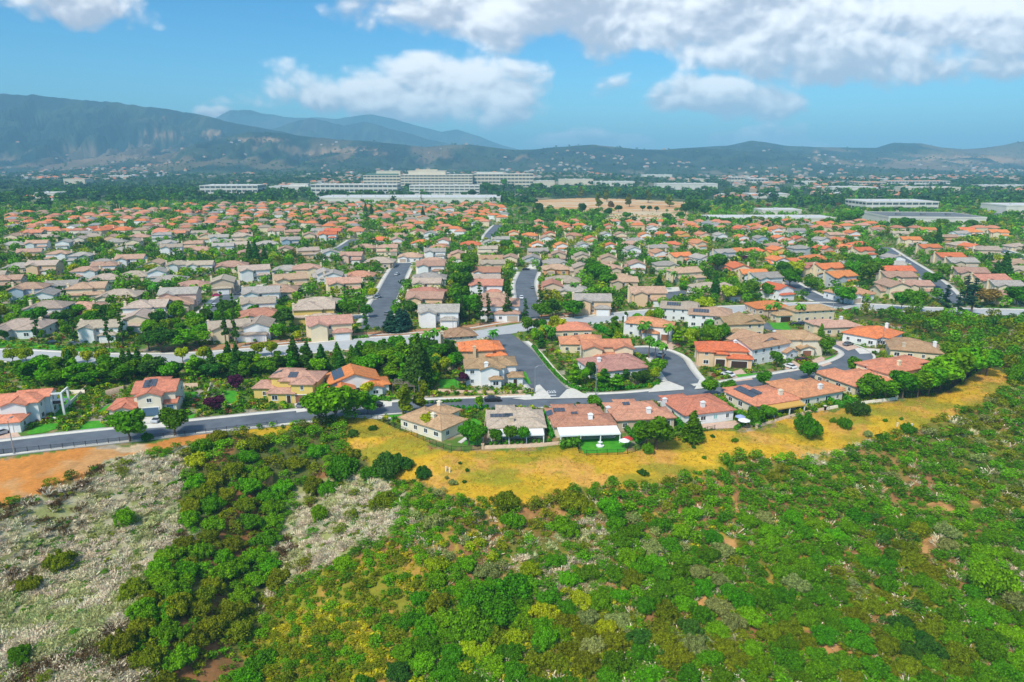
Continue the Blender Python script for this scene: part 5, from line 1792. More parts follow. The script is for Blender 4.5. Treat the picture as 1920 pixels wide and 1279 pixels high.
def shrub(x, y, w, h, leafk, name='chaparral_shrub', reg=''):
    i = int(rng.integers(len(PROTO['shrub'])))
    _, cm, H0, W0 = PROTO['shrub'][i]
    if i not in _sfirst:
        o = put(name, cm)
        o.material_slots[0].link = 'OBJECT'
        _sfirst[i] = o
    else:
        o = _sfirst[i].copy()
        o.name = name
        COL.objects.link(o)
    o.location = (x, y, hz(x, y) - .12)
    o.rotation_euler = (0, 0, rng.uniform(0, 6.28))
    o.scale = (w / W0, w / W0, h / H0)
    o.material_slots[0].material = LEAF[leafk]
    SHRUBS.append(dict(o=o, x=x, y=y, w=w, h=h, leaf=leafk, reg=reg, name=name))
    return o


# ------------------------------------------------------------------ trees one can tell apart (survey: foot u v, height, width)
def T(kind, leafk, pts):
    for q in pts:
        u, v, h = q[:3]
        w = q[3] if len(q) > 3 else None
        x, y, z = gph(u, v)
        tree(kind, x, y, h, leafk, w, z=z)


T('broadleaf', 'green', [(244, 829, 8.5, 9.0), (329, 817, 7.5, 8.2)])
T('broadleaf', 'bright', [(630, 795, 11, 11), (665, 785, 8, 8), (690, 778, 6, 6), (600, 800, 10, 10)])
T('upright', 'olive', [(756, 781, 9.5, 5.5), (791, 771, 9, 4.4)])
T('ball', 'bright', [(898, 768, 4.2, 3.2)])
T('ball', 'green', [(930, 834, 4.6, 3.9), (957, 834, 4.9, 4.2), (981, 834, 4.6, 3.9), (1114, 766, 4, 4.8), (1330, 744, 5.2, 6.2), (1366, 737, 4, 5.6), (1232, 708, 7, 7.4)])
T('broadleaf', 'green', [(1430, 731, 6, 4.2), (1515, 714, 6.4, 6.2), (1600, 704, 6.5, 5.6), (1630, 753, 8.5, 7.5), (1455, 690, 6, 4.8), (1333, 652, 8.5, 8.0), (1547, 668, 7, 6.0), (1692, 748, 8.5, 8.5), (1230, 843, 8, 10.0), (1205, 838, 6, 6.0),
                         (1848, 705, 9, 9.0), (878, 835, 6, 5.5), (895, 838, 5.5, 5), (1415, 798, 5, 5.5), (1440, 790, 4.5, 5)])
T('conifer', 'green', [(1538, 640, 7.5, 4.2), (1297, 827, 8.5, 7.0)])
T('broadleaf', 'bright', [(1760, 735, 11, 12), (1785, 726, 12, 12), (1808, 715, 11, 11), (1740, 742, 9, 10), (1822, 702, 9, 9), (1795, 700, 10, 11), (1660, 752, 6, 7), (1720, 746, 8, 8)])
T('spreading', 'dark', [(302, 660, 9, 13), (280, 657, 7, 10)])
T('spreading', 'bright', [(345, 655, 8, 15), (370, 652, 7, 12)])
T('pine', 'dark', [(72, 646, 14, 4.6), (142, 648, 13, 4.6), (206, 655, 17, 4.8), (232, 652, 15, 4.6), (424, 648, 21, 4.4), (444, 652, 21, 4.8), (866, 606, 15, 5.5), (900, 610, 19, 6.2), (915, 605, 13, 5), (952, 602, 21, 6.5), (687, 632, 15, 4.0), (1012, 590, 14, 5.5), (985, 601, 10, 5)])
T('conifer', 'dark', [(470, 497, 17, 8), (482, 499, 18, 8), (497, 500, 15, 7), (1340, 562, 15, 6.5), (1235, 552, 11, 8), (1570, 428, 14, 8), (1757, 462, 18, 8), (1880, 527, 18, 11), (1865, 528, 13, 9), (686, 405, 17, 9), (697, 402, 14, 9), (793, 412, 16, 9), (860, 598, 14, 6)])
T('conifer', 'dark', [(430, 694, 10.5, 5.5), (446, 692, 9.5, 5.5), (552, 698, 13, 7), (578, 697, 11, 6.5), (603, 695, 9.5, 6), (640, 702, 8, 5), (786, 735, 19, 7.5), (800, 730, 13, 7), (770, 728, 12, 7), (135, 702, 9, 6), (262, 704, 9.5, 7), (235, 702, 9, 5.5), (248, 702, 9, 5)])
T('pine', 'blueish', [(1770, 590, 14, 8), (1795, 592, 12, 7), (1820, 590, 17, 9), (1808, 575, 15, 8)])
T('conifer', 'blueish', [(735, 622, 9, 10), (750, 622, 10, 9), (760, 618, 9, 8)])
T('palm', 'palm', [(305, 612, 8), (1216, 672, 8), (1228, 676, 7.5), (1242, 678, 7), (1272, 598, 8), (1497, 604, 8.5), (1210, 641, 8.5), (1252, 645, 8), (800, 660, 8), (925, 655, 7.5), (832, 645, 7), (815, 655, 8), (1025, 640, 6.5), (1035, 640, 6),
                   (642, 590, 7), (660, 588, 7), (672, 590, 7), (600, 600, 6), (418, 470, 9), (430, 470, 8), (1075, 555, 7.5), (475, 556, 7), (245, 535, 7), (220, 530, 7), (290, 565, 10), (690, 480, 6), (728, 482, 7), (762, 556, 7), (755, 566, 6), (1262, 535, 8),
                   (1150, 470, 6), (1550, 500, 7), (1535, 478, 7), (1600, 600, 6), (1455, 600, 8), (1440, 600, 7), (1200, 635, 6), (780, 660, 7), (1330, 630, 7), (1300, 640, 6), (1285, 645, 6), (85, 460, 7), (60, 460, 7), (1190, 455, 6)])
T('palm', 'palm', [(330 + 3 * i + rng.uniform(-3, 3), 402 + rng.uniform(-6, 6), 13) for i in range(5)] + [(370 + rng.uniform(-14, 14), 404 + rng.uniform(-6, 6), 14) for i in range(5)])
T('cypress', 'dark', [(205 + 4 * i, 362, 16) for i in range(4)] + [(218, 400, 14), (223, 400, 15), (228, 401, 13)] + [(30 + i * 2.5, 377, 15) for i in range(1)] + [(175 + 3 * i, 447, 6) for i in range(4)])
T('broadleaf', 'purple', [(443, 736, 5.5, 5), (404, 775, 5, 5.5), (1318, 600, 4.5, 6), (1395, 490, 4, 6), (160, 600, 4, 5), (1395, 612, 4, 5), (870, 724, 4.5, 4), (913, 722, 4, 3.5)])
T('broadleaf', 'autumn', [(1850, 575, 9, 11), (1145, 395, 14, 10), (1420, 395, 9, 10), (1440, 392, 8, 9), (1570, 392, 9, 9)])
T('broadleaf', 'lime', [(807, 810, 5, 5.5), (1365, 567, 9, 10), (1320, 590, 8, 11), (140, 515, 7, 8), (285, 515, 6, 9), (180, 465, 9, 12), (230, 458, 8, 11), (700, 560, 6, 6), (1490, 520, 10, 11), (1440, 520, 8, 9), (690, 745, 5, 5)])
T('broadleaf', 'green', [(1385, 565, 9, 10), (1405, 562, 9, 10), (1345, 510, 12, 15), (1470, 520, 10, 11), (1480, 540, 11, 12), (1440, 560, 8, 9), (1520, 545, 7, 9), (1580, 570, 9, 12), (1710, 585, 11, 11), (1690, 582, 9, 9), (1905, 575, 10, 11), (1775, 525, 9, 12),
                         (1745, 540, 9, 11), (1650, 520, 12, 14), (1630, 530, 12, 13), (1610, 510, 12, 13), (1600, 525, 11, 12), (1125, 535, 12, 13), (1110, 525, 11, 12), (1140, 545, 10, 11), (1075, 595, 8, 11), (1015, 600, 8, 9), (1000, 440, 8, 10), (950, 470, 8, 10),
                         (880, 510, 12, 13), (873, 530, 13, 13), (868, 555, 13, 12), (862, 580, 12, 11), (880, 600, 12, 11), (850, 520, 9, 10), (860, 545, 10, 10)])
T('broadleaf', 'dark', [(1010, 402, 15, 12), (1092, 402, 14, 12), (1140, 407, 11, 11), (1205, 396, 8, 9), (1218, 396, 8, 8), (1231, 398, 8, 8), (1300, 402, 20, 20), (1285, 404, 15, 15), (1160, 398, 10, 12), (1320, 406, 14, 16)])
T('broadleaf', 'green', [(1030, 408, 10, 13), (1060, 408, 9, 12), (1115, 410, 10, 13), (1175, 412, 9, 12), (1250, 414, 9, 13), (1275, 412, 10, 12), (980, 402, 10, 13)])
T('broadleaf', 'dark', [(690, 371, 15, 18), (715, 372, 13, 15), (748, 372, 15, 17), (772, 372, 13, 14), (885, 371, 15, 18), (912, 362, 22, 20), (925, 366, 20, 18), (870, 372, 12, 13), (640, 371, 14, 16), (610, 372, 12, 14), (655, 376, 10, 12), (500, 366, 16, 22), (540, 368, 15, 24), (470, 372, 13, 18), (430, 374, 12, 16)])
T('broadleaf', 'green', [(945, 352, 22, 18), (960, 350, 20, 16), (1010, 360, 20, 24), (1045, 362, 18, 22), (1690, 404, 10, 10), (1660, 402, 9, 9), (1705, 406, 10, 10), (1742, 405, 9, 11), (1640, 404, 10, 11), (1765, 428, 10, 13), (1700, 430, 12, 16), (1820, 430, 10, 13), (1852, 424, 12, 16), (1600, 420, 16, 20), (1585, 424, 14, 16), (1680, 428, 11, 14), (1550, 425, 9, 12), (1500, 424, 8, 11), (1450, 424, 8, 11), (1400, 424, 9, 12), (1360, 424, 9, 12), (1900, 412, 10, 14)])
T('upright', 'olive', [(1122, 392, 22, 11), (1138, 378, 20, 14), (1180, 388, 20, 14), (1215, 380, 22, 13), (1255, 388, 18, 14), (1090, 372, 22, 14), (1160, 372, 20, 12)])
T('conifer', 'dark', [(948, 385, 22, 12), (935, 378, 18, 11), (962, 386, 18, 12), (1000, 410, 14, 9), (1016, 408, 16, 9), (700, 372, 12, 9), (790, 374, 13, 9), (840, 373, 12, 9), (655, 374, 11, 9), (620, 376, 12, 10)])
# street trees along the near side of the avenue
T('broadleaf', 'lime', [(25, 681, 5.5, 5.2), (50, 680, 5.5, 5.4), (133, 684, 7, 5.2), (165, 684, 5, 4.6), (192, 682, 5.5, 5.4), (343, 679, 5.4, 5.2), (383, 677, 5.4, 5.2), (485, 668, 5, 5), (510, 667, 5.4, 5.4), (300, 655, 4, 4), (1038, 630, 9, 5), (1050, 628, 7, 6)])
# the bank of trees between the avenue and the hillside street
BANK = [(20, 712), (60, 708), (150, 706), (240, 706), (330, 706), (420, 700), (520, 694), (600, 690), (660, 676), (700, 668), (790, 662), (812, 672), (820, 700), (815, 730), (745, 718), (640, 697), (600, 705), (470, 712), (380, 717), (220, 722), (150, 733), (60, 730)]
bw = np.array([gp(u, v) for u, v in BANK])


def scatter(poly, n, dmin, r_, tries=40):
    P = np.array(poly)
    lo, hi = P.min(0), P.max(0)
    out = []
    for _ in range(n * tries):
        if len(out) >= n:
            break
        q = lo + (hi - lo) * r_.random(2)
        if not inp1(q[0], q[1], P):
            continue
        if out and np.min(np.hypot(*(np.array(out) - q).T)) < dmin:
            continue
        out.append(q)
    return out


rb = np.random.default_rng(31)
for q in scatter(bw, 95, 4.2, rb):
    if occ(*q) in (1, 2):
        continue
    k = rb.random()
    if k < .5:
        tree('broadleaf', q[0], q[1], rb.uniform(5, 8.5), rb.choice(['green', 'bright', 'dark', 'green', 'bright']), rb.uniform(6, 9))
    elif k < .85:
        tree('upright', q[0], q[1], rb.uniform(6, 10), rb.choice(['bright', 'green', 'green']), rb.uniform(4.5, 6.5))
    else:
        tree('conifer', q[0], q[1], rb.uniform(7, 11), rb.choice(['dark', 'green']), rb.uniform(4.5, 6))
# garden trees of the middle block
for poly, n in (([(975, 640), (1000, 625), (1060, 700), (1110, 715), (1070, 735), (1020, 690)], 12), ([(1120, 640), (1190, 600), (1180, 650), (1130, 655)], 7), ([(1255, 640), (1330, 625), (1380, 640), (1300, 660), (1270, 655)], 12), ([(1120, 720), (1250, 712), (1230, 722), (1130, 735)], 8),
                ([(770, 690), (850, 660), (860, 700), (800, 730)], 14), ([(1000, 605), (1040, 640), (1020, 655), (985, 630)], 8), ([(1190, 610), (1230, 600), (1240, 612), (1180, 622)], 5), ([(1140, 590), (1230, 575), (1230, 582), (1140, 594)], 9)):
    for q in scatter([gp(u, v) for u, v in poly], n, 3.6, rb):
        if occ(*q) in (1, 2):
            continue
        tree(rb.choice(['broadleaf', 'broadleaf', 'upright']), q[0], q[1], rb.uniform(4, 7.5), rb.choice(['green', 'bright', 'green', 'dark', 'lime']), rb.uniform(3.6, 6))

# ------------------------------------------------------------------ masses of foliage
FC = {'bright': (0.145, 0.350, 0.006), 'green': (0.092, 0.250, 0.006), 'dark': (0.055, 0.155, 0.016), 'lime': (0.35, 0.43, 0.010), 'olive': (0.190, 0.235, 0.008), 'sage': (0.27, 0.31, 0.085),
      'far': (.042, .125, .038), 'far2': (.085, .175, .035), 'grey': (.74, .64, .44), 'greygreen': (.54, .54, .24), 'twig': (.30, .24, .19), 'red': (.30, .10, .05), 'brown': (.17, .11, .045), 'yellow': (.44, .40, .015)}
_tmpl = {}


def template(kind, n, seed):
    key = (kind, n, seed)
    if key in _tmpl:
        return _tmpl[key]
    r_ = np.random.default_rng(1000 + seed)
    if kind == 'mound':          # unit width, unit height
        L = [(0, 0, .36, .34, .40)]
        for i in range(7):
            a, q = r_.uniform(0, 6.28), .38 * math.sqrt(r_.random())
            L.append((q * math.cos(a), q * math.sin(a), .25 + .45 * (1 - (q / .5) ** 2) * r_.uniform(.7, 1.1), r_.uniform(.12, .2), r_.uniform(.18, .3)))
        V, Q = leaf_cloud(L, n, .62 / math.sqrt(n) * 1.25, r_, up=.45, shell=.75)
    elif kind == 'tree':
        L = [(0, 0, .62, .33, .30)]
        for i in range(6):
            a, q = 2 * math.pi * i / 6 + r_.uniform(-.3, .3), r_.uniform(.18, .32)
            L.append((q * math.cos(a), q * math.sin(a), .55 + .22 * r_.uniform(-.5, 1), r_.uniform(.15, .22), r_.uniform(.13, .2)))
        V, Q = leaf_cloud(L, n, .62 / math.sqrt(n) * 1.35, r_, shell=.75)
    elif kind == 'cone':
        L = [(0, 0, .15 + .11 * i, .46 * (1 - i / 8.5), .13) for i in range(8)]
        V, Q = leaf_cloud(L, n, .5 / math.sqrt(n) * 1.4, r_, up=.1, shell=.6)
    else:                        # tuft: upright sprays
        a, q = r_.uniform(0, 6.28, n), .40 * np.sqrt(r_.random(n))
        b = np.column_stack([q * np.cos(a), q * np.sin(a), np.zeros(n)])
        d = np.column_stack([b[:, 0] * 1.1 + r_.normal(0, .16, n), b[:, 1] * 1.1 + r_.normal(0, .16, n), r_.uniform(.45, 1.0, n)])
        s = np.cross(d, r_.normal(size=(n, 3)))
        s /= np.linalg.norm(s, axis=1)[:, None]
        s *= (.038 if kind == 'tuft' else .05)
        V = np.stack([b - s * .5, b + s * .5, b + d + s * 1.1, b + d - s * 1.1], 1).reshape(-1, 3)
        Q = np.arange(4 * n).reshape(-1, 4)
    _tmpl[key] = V
    return V


def mass_foliage(name, specs, r_, kind_of=None):
    """specs: (template, faces, x, y, z, width, height, colour)"""
    Vs, Cs = [], []
    for (k, n, x, y, z, w, h, c) in specs:
        V = template(k, n, int(r_.integers(4)))
        a = r_.uniform(0, 6.28)
        ca, sa = math.cos(a), math.sin(a)
        P = np.empty_like(V)
        P[:, 0] = x + (V[:, 0] * ca - V[:, 1] * sa) * w
        P[:, 1] = y + (V[:, 0] * sa + V[:, 1] * ca) * w
        P[:, 2] = z + V[:, 2] * h
        Vs.append(P)
        j = r_.uniform(.82, 1.2)
        Cs.append(np.tile(np.array(c) * j * (1 + r_.normal(0, .05, 3)), (len(V), 1)))
    V = np.concatenate(Vs)
    C = np.clip(np.concatenate(Cs), .004, .9)
    return stuff(put(name, np_mesh(name, V, np.arange(len(V)).reshape(-1, 4), LEAF_TINT, C)))


# ------------------------------------------------------------------ the brushy slope
rs = np.random.default_rng(77)
N = 145000
cy = np.exp(rs.uniform(math.log(66), math.log(345), N))
cx = rs.uniform(-1.0, 1.0, N) * cy * 1.05
cz = height(cx, cy)
cu, cv = px(cx, cy, cz)
wob = (fbm(cx / 6, cy / 6, 91, 3) - .5)
wu, wv = cu + wob * 130, cv + (fbm(cx / 6, cy / 6, 95, 3) - .5) * 60
SLOPE = [(-300, 960), (60, 905), (300, 836), (545, 800), (600, 770), (655, 770), (690, 870), (760, 905), (960, 958), (1075, 915), (1240, 905), (1400, 855), (1445, 866), (1640, 826), (1850, 758), (1900, 712), (1850, 690), (1700, 612), (1600, 592), (2200, 592), (2200, 1500), (-300, 1500)]
inS = inpoly(cu, cv, SLOPE)
ZN = np.zeros(N, int)                                    # 0 chaparral
for j_, q in enumerate(SAGE):
    ins = inpoly(wu, wv, q)
    ZN[ins if j_ in (0, 1, 3, 5) else ins & (rs.random(N) < .7)] = 1
ZN[inpoly(wu, wv, SCRUB)] = 2
ZN[inpoly(wu, wv, WOOD)] = 3
ZN[inpoly(wu, wv, VALLEY)] = 4
bare = inpoly(cu + wob * 50, cv + (fbm(cx / 4, cy / 4, 99, 3) - .5) * 26, GOLD) & inpoly(cu, cv + 8, GOLD) | inpoly(cu, cv, DIRT) | inpoly(cu, cv, GOLD2)
for (u, v, ru, rv) in SOILGAPS:
    bare |= ((cu - u) / ru) ** 2 + ((cv - v) / rv) ** 2 < .8
keep = inS & ~bare & (cu > -150) & (cu < 2080) & (cv < 1420)
open_ = fbm(cx / 12, cy / 12, 123, 3)
bandn = fbm(cx / 16, cy / 16, 131, 4)
bandm = fbm(cx / 5, cy / 5, 137, 3)
mat_occ = np.array([occ(a, b) for a, b in zip(cx, cy)])
keep &= mat_occ == 0
cand = []
for i in np.nonzero(keep)[0]:
    z = ZN[i]
    r = rs.random()
    if z == 3:
        w = rs.uniform(2.8, 6.0)
        if open_[i] > .66:
            continue
    elif z == 4:
        w = rs.uniform(4.5, 8)
    elif z == 1:
        if r > .0045:
            continue
        w = rs.uniform(2.2, 4.4)
    elif z == 2:
        if r > .10:
            continue
        w = rs.uniform(1.6, 3.8)
    else:
        if open_[i] > .565 and r < .85:
            continue
        w = 1.4 + 3.7 * rs.random() ** 1.6
        if cu[i] < 1000 and cv[i] < 1050:
            w *= .8
    cand.append((w, i))
cand.sort(key=lambda t: -t[0] * (1 + .25 * rs.random()))
grid = {}
picked = []
for w, i in cand:
    x, y = cx[i], cy[i]
    gx, gy = int(x // 8), int(y // 8)
    ok = True
    for a in (-1, 0, 1):
        for b in (-1, 0, 1):
            for (xx, yy, ww) in grid.get((gx + a, gy + b), ()):
                if (x - xx) ** 2 + (y - yy) ** 2 < (.33 * (w + ww)) ** 2:
                    ok = False
                    break
            if not ok:
                break
        if not ok:
            break
    if ok:
        grid.setdefault((gx, gy), []).append((x, y, w))
        picked.append((w, i))


def slope_leaf(i):
    z, n, m, r = ZN[i], bandn[i], bandm[i], rs.random()
    if z == 3:
        return 'bright' if m > .50 else ('olive' if m < .44 else ('green' if r < .8 else 'lime'))
    if z == 4:
        return 'green' if m > .46 else ('dark' if r < .3 else ('olive' if r < .8 else 'bright'))
    if z == 1:
        return 'olive' if r < .6 else 'green'
    if z == 2:
        return 'olive' if r < .45 else ('green' if r < .8 else 'bright')
    if cu[i] < 1150 and cv[i] > 990 and rs.random() < .34:
        return ('bright', 'olive', 'bright', 'lime')[int(rs.integers(4))]
    if r < .06:
        return 'sage'
    if r > .93:
        return 'bright' if m > .45 else 'olive'
    if n > .56:
        return 'bright' if m > .5 else 'green'
    if n < .42:
        return 'olive' if m > .45 else ('dark' if r < .45 else 'green')
    return 'green' if m > .42 else ('olive' if r < .5 else 'green')


# shrubs that stand alone on the golden bank and the sage slope (foot u v, width m, height m)
LONE = [(728, 886, 8.5, 5.5, 'dark'), (752, 880, 5.5, 4.2, 'dark'), (646, 896, 9, 6.5, 'green'), (792, 894, 4.6, 2.8, 'dark'), (1512, 816, 7.5, 6.5, 'green'), (1608, 778, 6.0, 5.0, 'dark'), (1583, 803, 4.0, 3.6, 'green'), (1562, 792, 2.0, 1.6, 'green'),
        (1205, 890, 2.6, 1.6, 'dark'), (1148, 900, 1.8, 1.2, 'green'), (663, 818, 3.4, 2.2, 'dark'), (700, 806, 2.6, 1.6, 'dark'), (944, 952, 6.5, 4.5, 'olive'), (1078, 958, 7, 5, 'olive'), (1141, 962, 5.2, 4.4, 'bright'), (236, 985, 5.0, 4.4, 'bright'), (118, 1062, 5.5, 3.6, 'olive'),
        (600, 975, 5, 4, 'bright'), (617, 925, 5, 4, 'bright'), (815, 990, 4.6, 3.6, 'sage'), (962, 985, 5.4, 3, 'bright'), (1060, 1000, 6, 4, 'bright'), (876, 884, 1.2, 1, 'dark'), (862, 870, 1.0, .9, 'dark'), (848, 908, 2.4, 1.4, 'sage'), (838, 898, 1.2, .9, 'sage'), (870, 905, 1.2, .9, 'dark'), (784, 925, 1.8, 1.2, 'dark'), (775, 905, 1.4, 1, 'dark'),
        (1320, 860, 1.2, 1, 'green'), (1336, 820, 1.3, 1.1, 'dark'), (1378, 828, 2.0, 1.2, 'green'), (1660, 790, 1.6, 1.0, 'green'), (1690, 787, 1.3, 1, 'green'), (1300, 840, 1.2, 1, 'dark'), (1625, 818, 3.0, 1.8, 'sage'), (1650, 822, 2.4, 1.6, 'dark'), (1700, 812, 4.4, 3.2, 'green'), (1748, 742, 2, 1.2, 'olive'), (1803, 720, 2, 1, 'olive'),
        (275, 826, 3.2, 2.4, 'dark'), (1850, 1110, 9, 7, 'bright'), (1215, 850, 3.4, 3, 'green'), (60, 1105, 4, 3, 'olive'), (330, 1150, 6, 4, 'olive'), (720, 950, 6, 3.6, 'olive'), (905, 1140, 8, 5, 'green'), (955, 1120, 8, 5, 'green'), (930, 1170, 8, 5, 'green'), (880, 1190, 8, 5, 'green')]
for (u, v, w, h, lf) in LONE:
    x, y, z = gph(u, v)
    shrub(x, y, w, h, lf, 'lone_shrub' if (v < 935 and u > 640) else 'chaparral_shrub', 'lone')
order = sorted(picked, key=lambda t: -t[0] / (cy[t[1]] + 30))
lim = 300 - sum(1 for s in SHRUBS if s['name'] == 'chaparral_shrub')
rest = []
k_ = 0
for w, i in order:
    lf = slope_leaf(i)
    vis = -20 < cu[i] < 1940 and cv[i] < 1300
    hgt = w * (rs.uniform(.70, .95) if ZN[i] == 4 else rs.uniform(.50, .68) if ZN[i] == 3 else rs.uniform(.46, .66))
    if vis and k_ < lim:
        shrub(cx[i], cy[i], w, hgt, lf, 'chaparral_shrub', 'z%d' % ZN[i])
        k_ += 1
    else:
        rest.append(('mound', 420 if cy[i] < 170 else 260, cx[i], cy[i], cz[i] - .1, w, hgt, FC[lf]))
mass_foliage('chaparral', rest, rs)
# low growth between them
low, sage = [], []
for i in np.nonzero(keep)[0][::2]:
    z, r = ZN[i], rs.random()
    if z == 1:
        if r < .62:
            c = 'grey' if bandm[i] > .44 else 'greygreen'
            if bandn[i] < .36 and r < .3:
                c = 'brown'
            elif rs.random() < .26:
                c = ('olive', 'green', 'sage')[int(rs.integers(3))]
            s_ = rs.uniform(.7, 1.5)
            for rep in range(3):
                tf = c in ('grey', 'greygreen', 'brown') and rep != 1
                sage.append(('tuft' if tf else 'mound', (44 if tf else 34) if cy[i] < 150 else 24, cx[i] + rep * rs.uniform(-.8, .8), cy[i] + rep * rs.uniform(-.8, .8), cz[i] - .05, s_ * 1.1, s_ * (.62 if tf else .45), FC[c]))
    elif z == 2:
        if r < .75:
            c = 'yellow' if bandm[i] > .5 else ('olive' if r < .5 else 'green')
            s_ = rs.uniform(.7, 1.7)
            low.append(('mound', 44, cx[i], cy[i], cz[i] - .05, s_ * 1.2, s_ * .55, FC[c]))
    elif z in (3, 4):
        if r < .2:
            s_ = rs.uniform(1.0, 2.4)
            low.append(('mound', 60, cx[i], cy[i], cz[i], s_ * 1.2, s_ * .7, FC['green' if r < .1 else 'olive']))
    else:
        if r < .62:
            c = ('green' if bandn[i] > .5 else 'olive') if r < .36 else ('sage' if r < .42 else ('grey' if r < .49 else ('yellow' if r < (.56 if 480 < cu[i] < 1150 else .50) else ('bright' if r < .57 else 'green'))))
            s_ = rs.uniform(.7, 2.0)
            low.append(('tuft' if c == 'grey' else 'mound', 28 if c == 'grey' else 64, cx[i], cy[i], cz[i] - .05, s_ * 1.2, s_ * .62, FC[c]))
mass_foliage('undergrowth', low, rs)
mass_foliage('sage_scrub', sage, rs)
gr = []
gpts = rs.uniform(0, 1, (60000, 2))
gx_ = -60 + gpts[:, 0] * 240
gy_ = 105 + gpts[:, 1] * 150
gz_ = height(gx_, gy_)
gu, gv = px(gx_, gy_, gz_)
ok = inpoly(gu, gv, GOLD)
gn = fbm(gx_ / 6, gy_ / 6, 147, 3)
for i in np.nonzero(ok)[0][:5000]:
    c = (.66, .40, .05) if gn[i] > .5 else ((.60, .34, .08) if gn[i] > .4 else (.36, .30, .03))
    s_ = rs.uniform(.35, .8)
    gr.append(('spray', 7, gx_[i], gy_[i], gz_[i] - .02, s_ * 1.5, s_ * .4, c))
mass_foliage('dry_grass', gr, rs)

# ------------------------------------------------------------------ town trees, gardens, far trees
rt = np.random.default_rng(88)
nb = sum(1 for t in TREES if t['kind'] in ('broadleaf',))
cands = []
for _ in range(26000):
    y = math.exp(rt.uniform(math.log(255), math.log(1120)))
    x = rt.uniform(-.86, .86) * y
    u, v = px(x, y, 0)
    if occ(x, y) in (1, 2) or u < -40 or u > 1960:
        continue
    if inp1(u, v, VALLEY) or inp1(x, y, bw):
        continue
    if inp1(u, v, FIELD) or inp1(u, v, FIELD2):
        continue
    if v > 600 and u > 560:
        continue
    if (occ(x, y + 4) == 1 or occ(x, y + 8) == 1 or occ(x, y + 12) == 1) and rt.random() < .8:
        continue
    if v > 660 or y < np.interp(x, AV[:, 0], AV[:, 1]) + 4:
        continue
    cands.append((x, y)) if fbm(np.array([x / 26]), np.array([y / 26]), 301, 2)[0] > .36 else None
tg = {}
tt = []
for (x, y) in cands:
    g_ = (int(x // 9), int(y // 9))
    near = False
    for a in (-1, 0, 1):
        for b in (-1, 0, 1):
            for q in tg.get((g_[0] + a, g_[1] + b), ()):
                if (q[0] - x) ** 2 + (q[1] - y) ** 2 < 6.0 ** 2:
                    near = True
    for t in TREES:
        if abs(t['x'] - x) < 4 and abs(t['y'] - y) < 4:
            near = True
            break
    if near:
        continue
    tg.setdefault(g_, []).append((x, y))
    tt.append((x, y))
tt.sort(key=lambda q: q[1])
mid = []
shade = fbm(np.array([q[0] for q in tt]) / 40, np.array([q[1] for q in tt]) / 40, 211, 3)
for j, (x, y) in enumerate(tt):
    free = min(1.0, min([1.0] + [abs(d) / 4 for d in range(1, 4) if occ(x + d, y) == 2 or occ(x - d, y) == 2 or occ(x, y - d) == 2]))
    h = (rt.uniform(4.2, 9.0) if y < 640 else rt.uniform(6, 10.5)) * (.6 + .4 * free)
    w = h * rt.uniform(.8, 1.15)
    lf = rt.choice(['green', 'bright', 'bright', 'dark', 'bright', 'lime', 'green'] if shade[j] > .42 else ['green', 'dark', 'bright', 'green', 'bright', 'olive'])
    if nb < 296:
        tree('broadleaf', x, y, h, lf, w)
        nb += 1
    else:
        mid.append(('tree', 150 if y < 520 else 80, x, y, -h * .12, w * 1.05, h, FC[lf]))
mass_foliage('town_trees', mid, rt)
gard = []
for _ in range(60000):
    y = math.exp(rt.uniform(math.log(165), math.log(900)))
    x = rt.uniform(-.82, .82) * y
    o_ = occ(x, y)
    if o_ or y < np.interp(x, _e[:, 0], _e[:, 1]) + 1:
        continue
    u, v = px(x, y, 0)
    if not (-30 < u < 1950) or inp1(u, v, VALLEY):
        continue
    if inp1(u, v, GOLD) or inp1(u, v, DIRT) or inp1(u, v, FIELD):
        continue
    d_av = y - np.interp(x, AV[:, 0], AV[:, 1])
    bed = 8 < d_av < 17.5 and 262 < u < 1145
    if bed and rt.random() < .8:
        continue
    s_ = rt.uniform(.5, .9) if bed else rt.uniform(.6, 1.9)
    c = rt.choice(['green', 'bright', 'olive', 'dark', 'lime']) if not bed else rt.choice(['red', 'brown', 'olive', 'green'])
    if not bed and rt.random() < .03:
        c = 'red'
    gard.append(('mound', 40 if y < 330 else 16, x, y, -.05, s_ * 1.35, s_, FC[c]))
mass_foliage('garden_plants', gard, rt)
far = []
_fy = np.exp(rt.uniform(math.log(1000), math.log(5600), 15000))
_fx = rt.uniform(-.84, .84, 15000) * _fy
_fz = height(_fx, _fy)
_fd = fbm(_fx / 120.0, _fy / 300.0, 171, 3)
for x, y, z, d in zip(_fx.tolist(), _fy.tolist(), _fz.tolist(), _fd.tolist()):
    if y < 1120 and occ(x, y):
        continue
    u, v = px(x, y, z)
    if not (-30 < u < 1950) or z > 260 or inp1(u, v, FIELD) or inp1(u, v, FIELD2):
        continue
    if y < 1350 and OCC[min(OCC_H - 1, max(0, int(y - OCC_Y0))), min(OCC_W - 1, max(0, int(x - OCC_X0)))]:
        continue
    if y < 1130 and (u < 950 and v > 382 and u > 130):
        continue
    if rt.random() > smooth(.30, .62, d) + .12:
        continue
    big = rt.uniform(7, 15) * (1.25 if y < 1500 else 1)
    c = rt.choice(['far', 'far', 'far2', 'dark', 'green'] if y < 1700 else ['far', 'far', 'far2'])
    k = 'cone' if rt.random() < .22 else 'tree'
    far.append((k, 60 if y < 1600 else (22 if y < 2800 else 12), x, y, z - big * .1, big * (rt.uniform(.9, 1.6) if k == 'tree' else .6), big, FC[c]))
mass_foliage('distant_trees', far, rt)

# ------------------------------------------------------------------ hedges, walls, fences
def line_len(L):
    return np.concatenate([[0], np.cumsum(np.hypot(*np.diff(L, axis=0).T))])


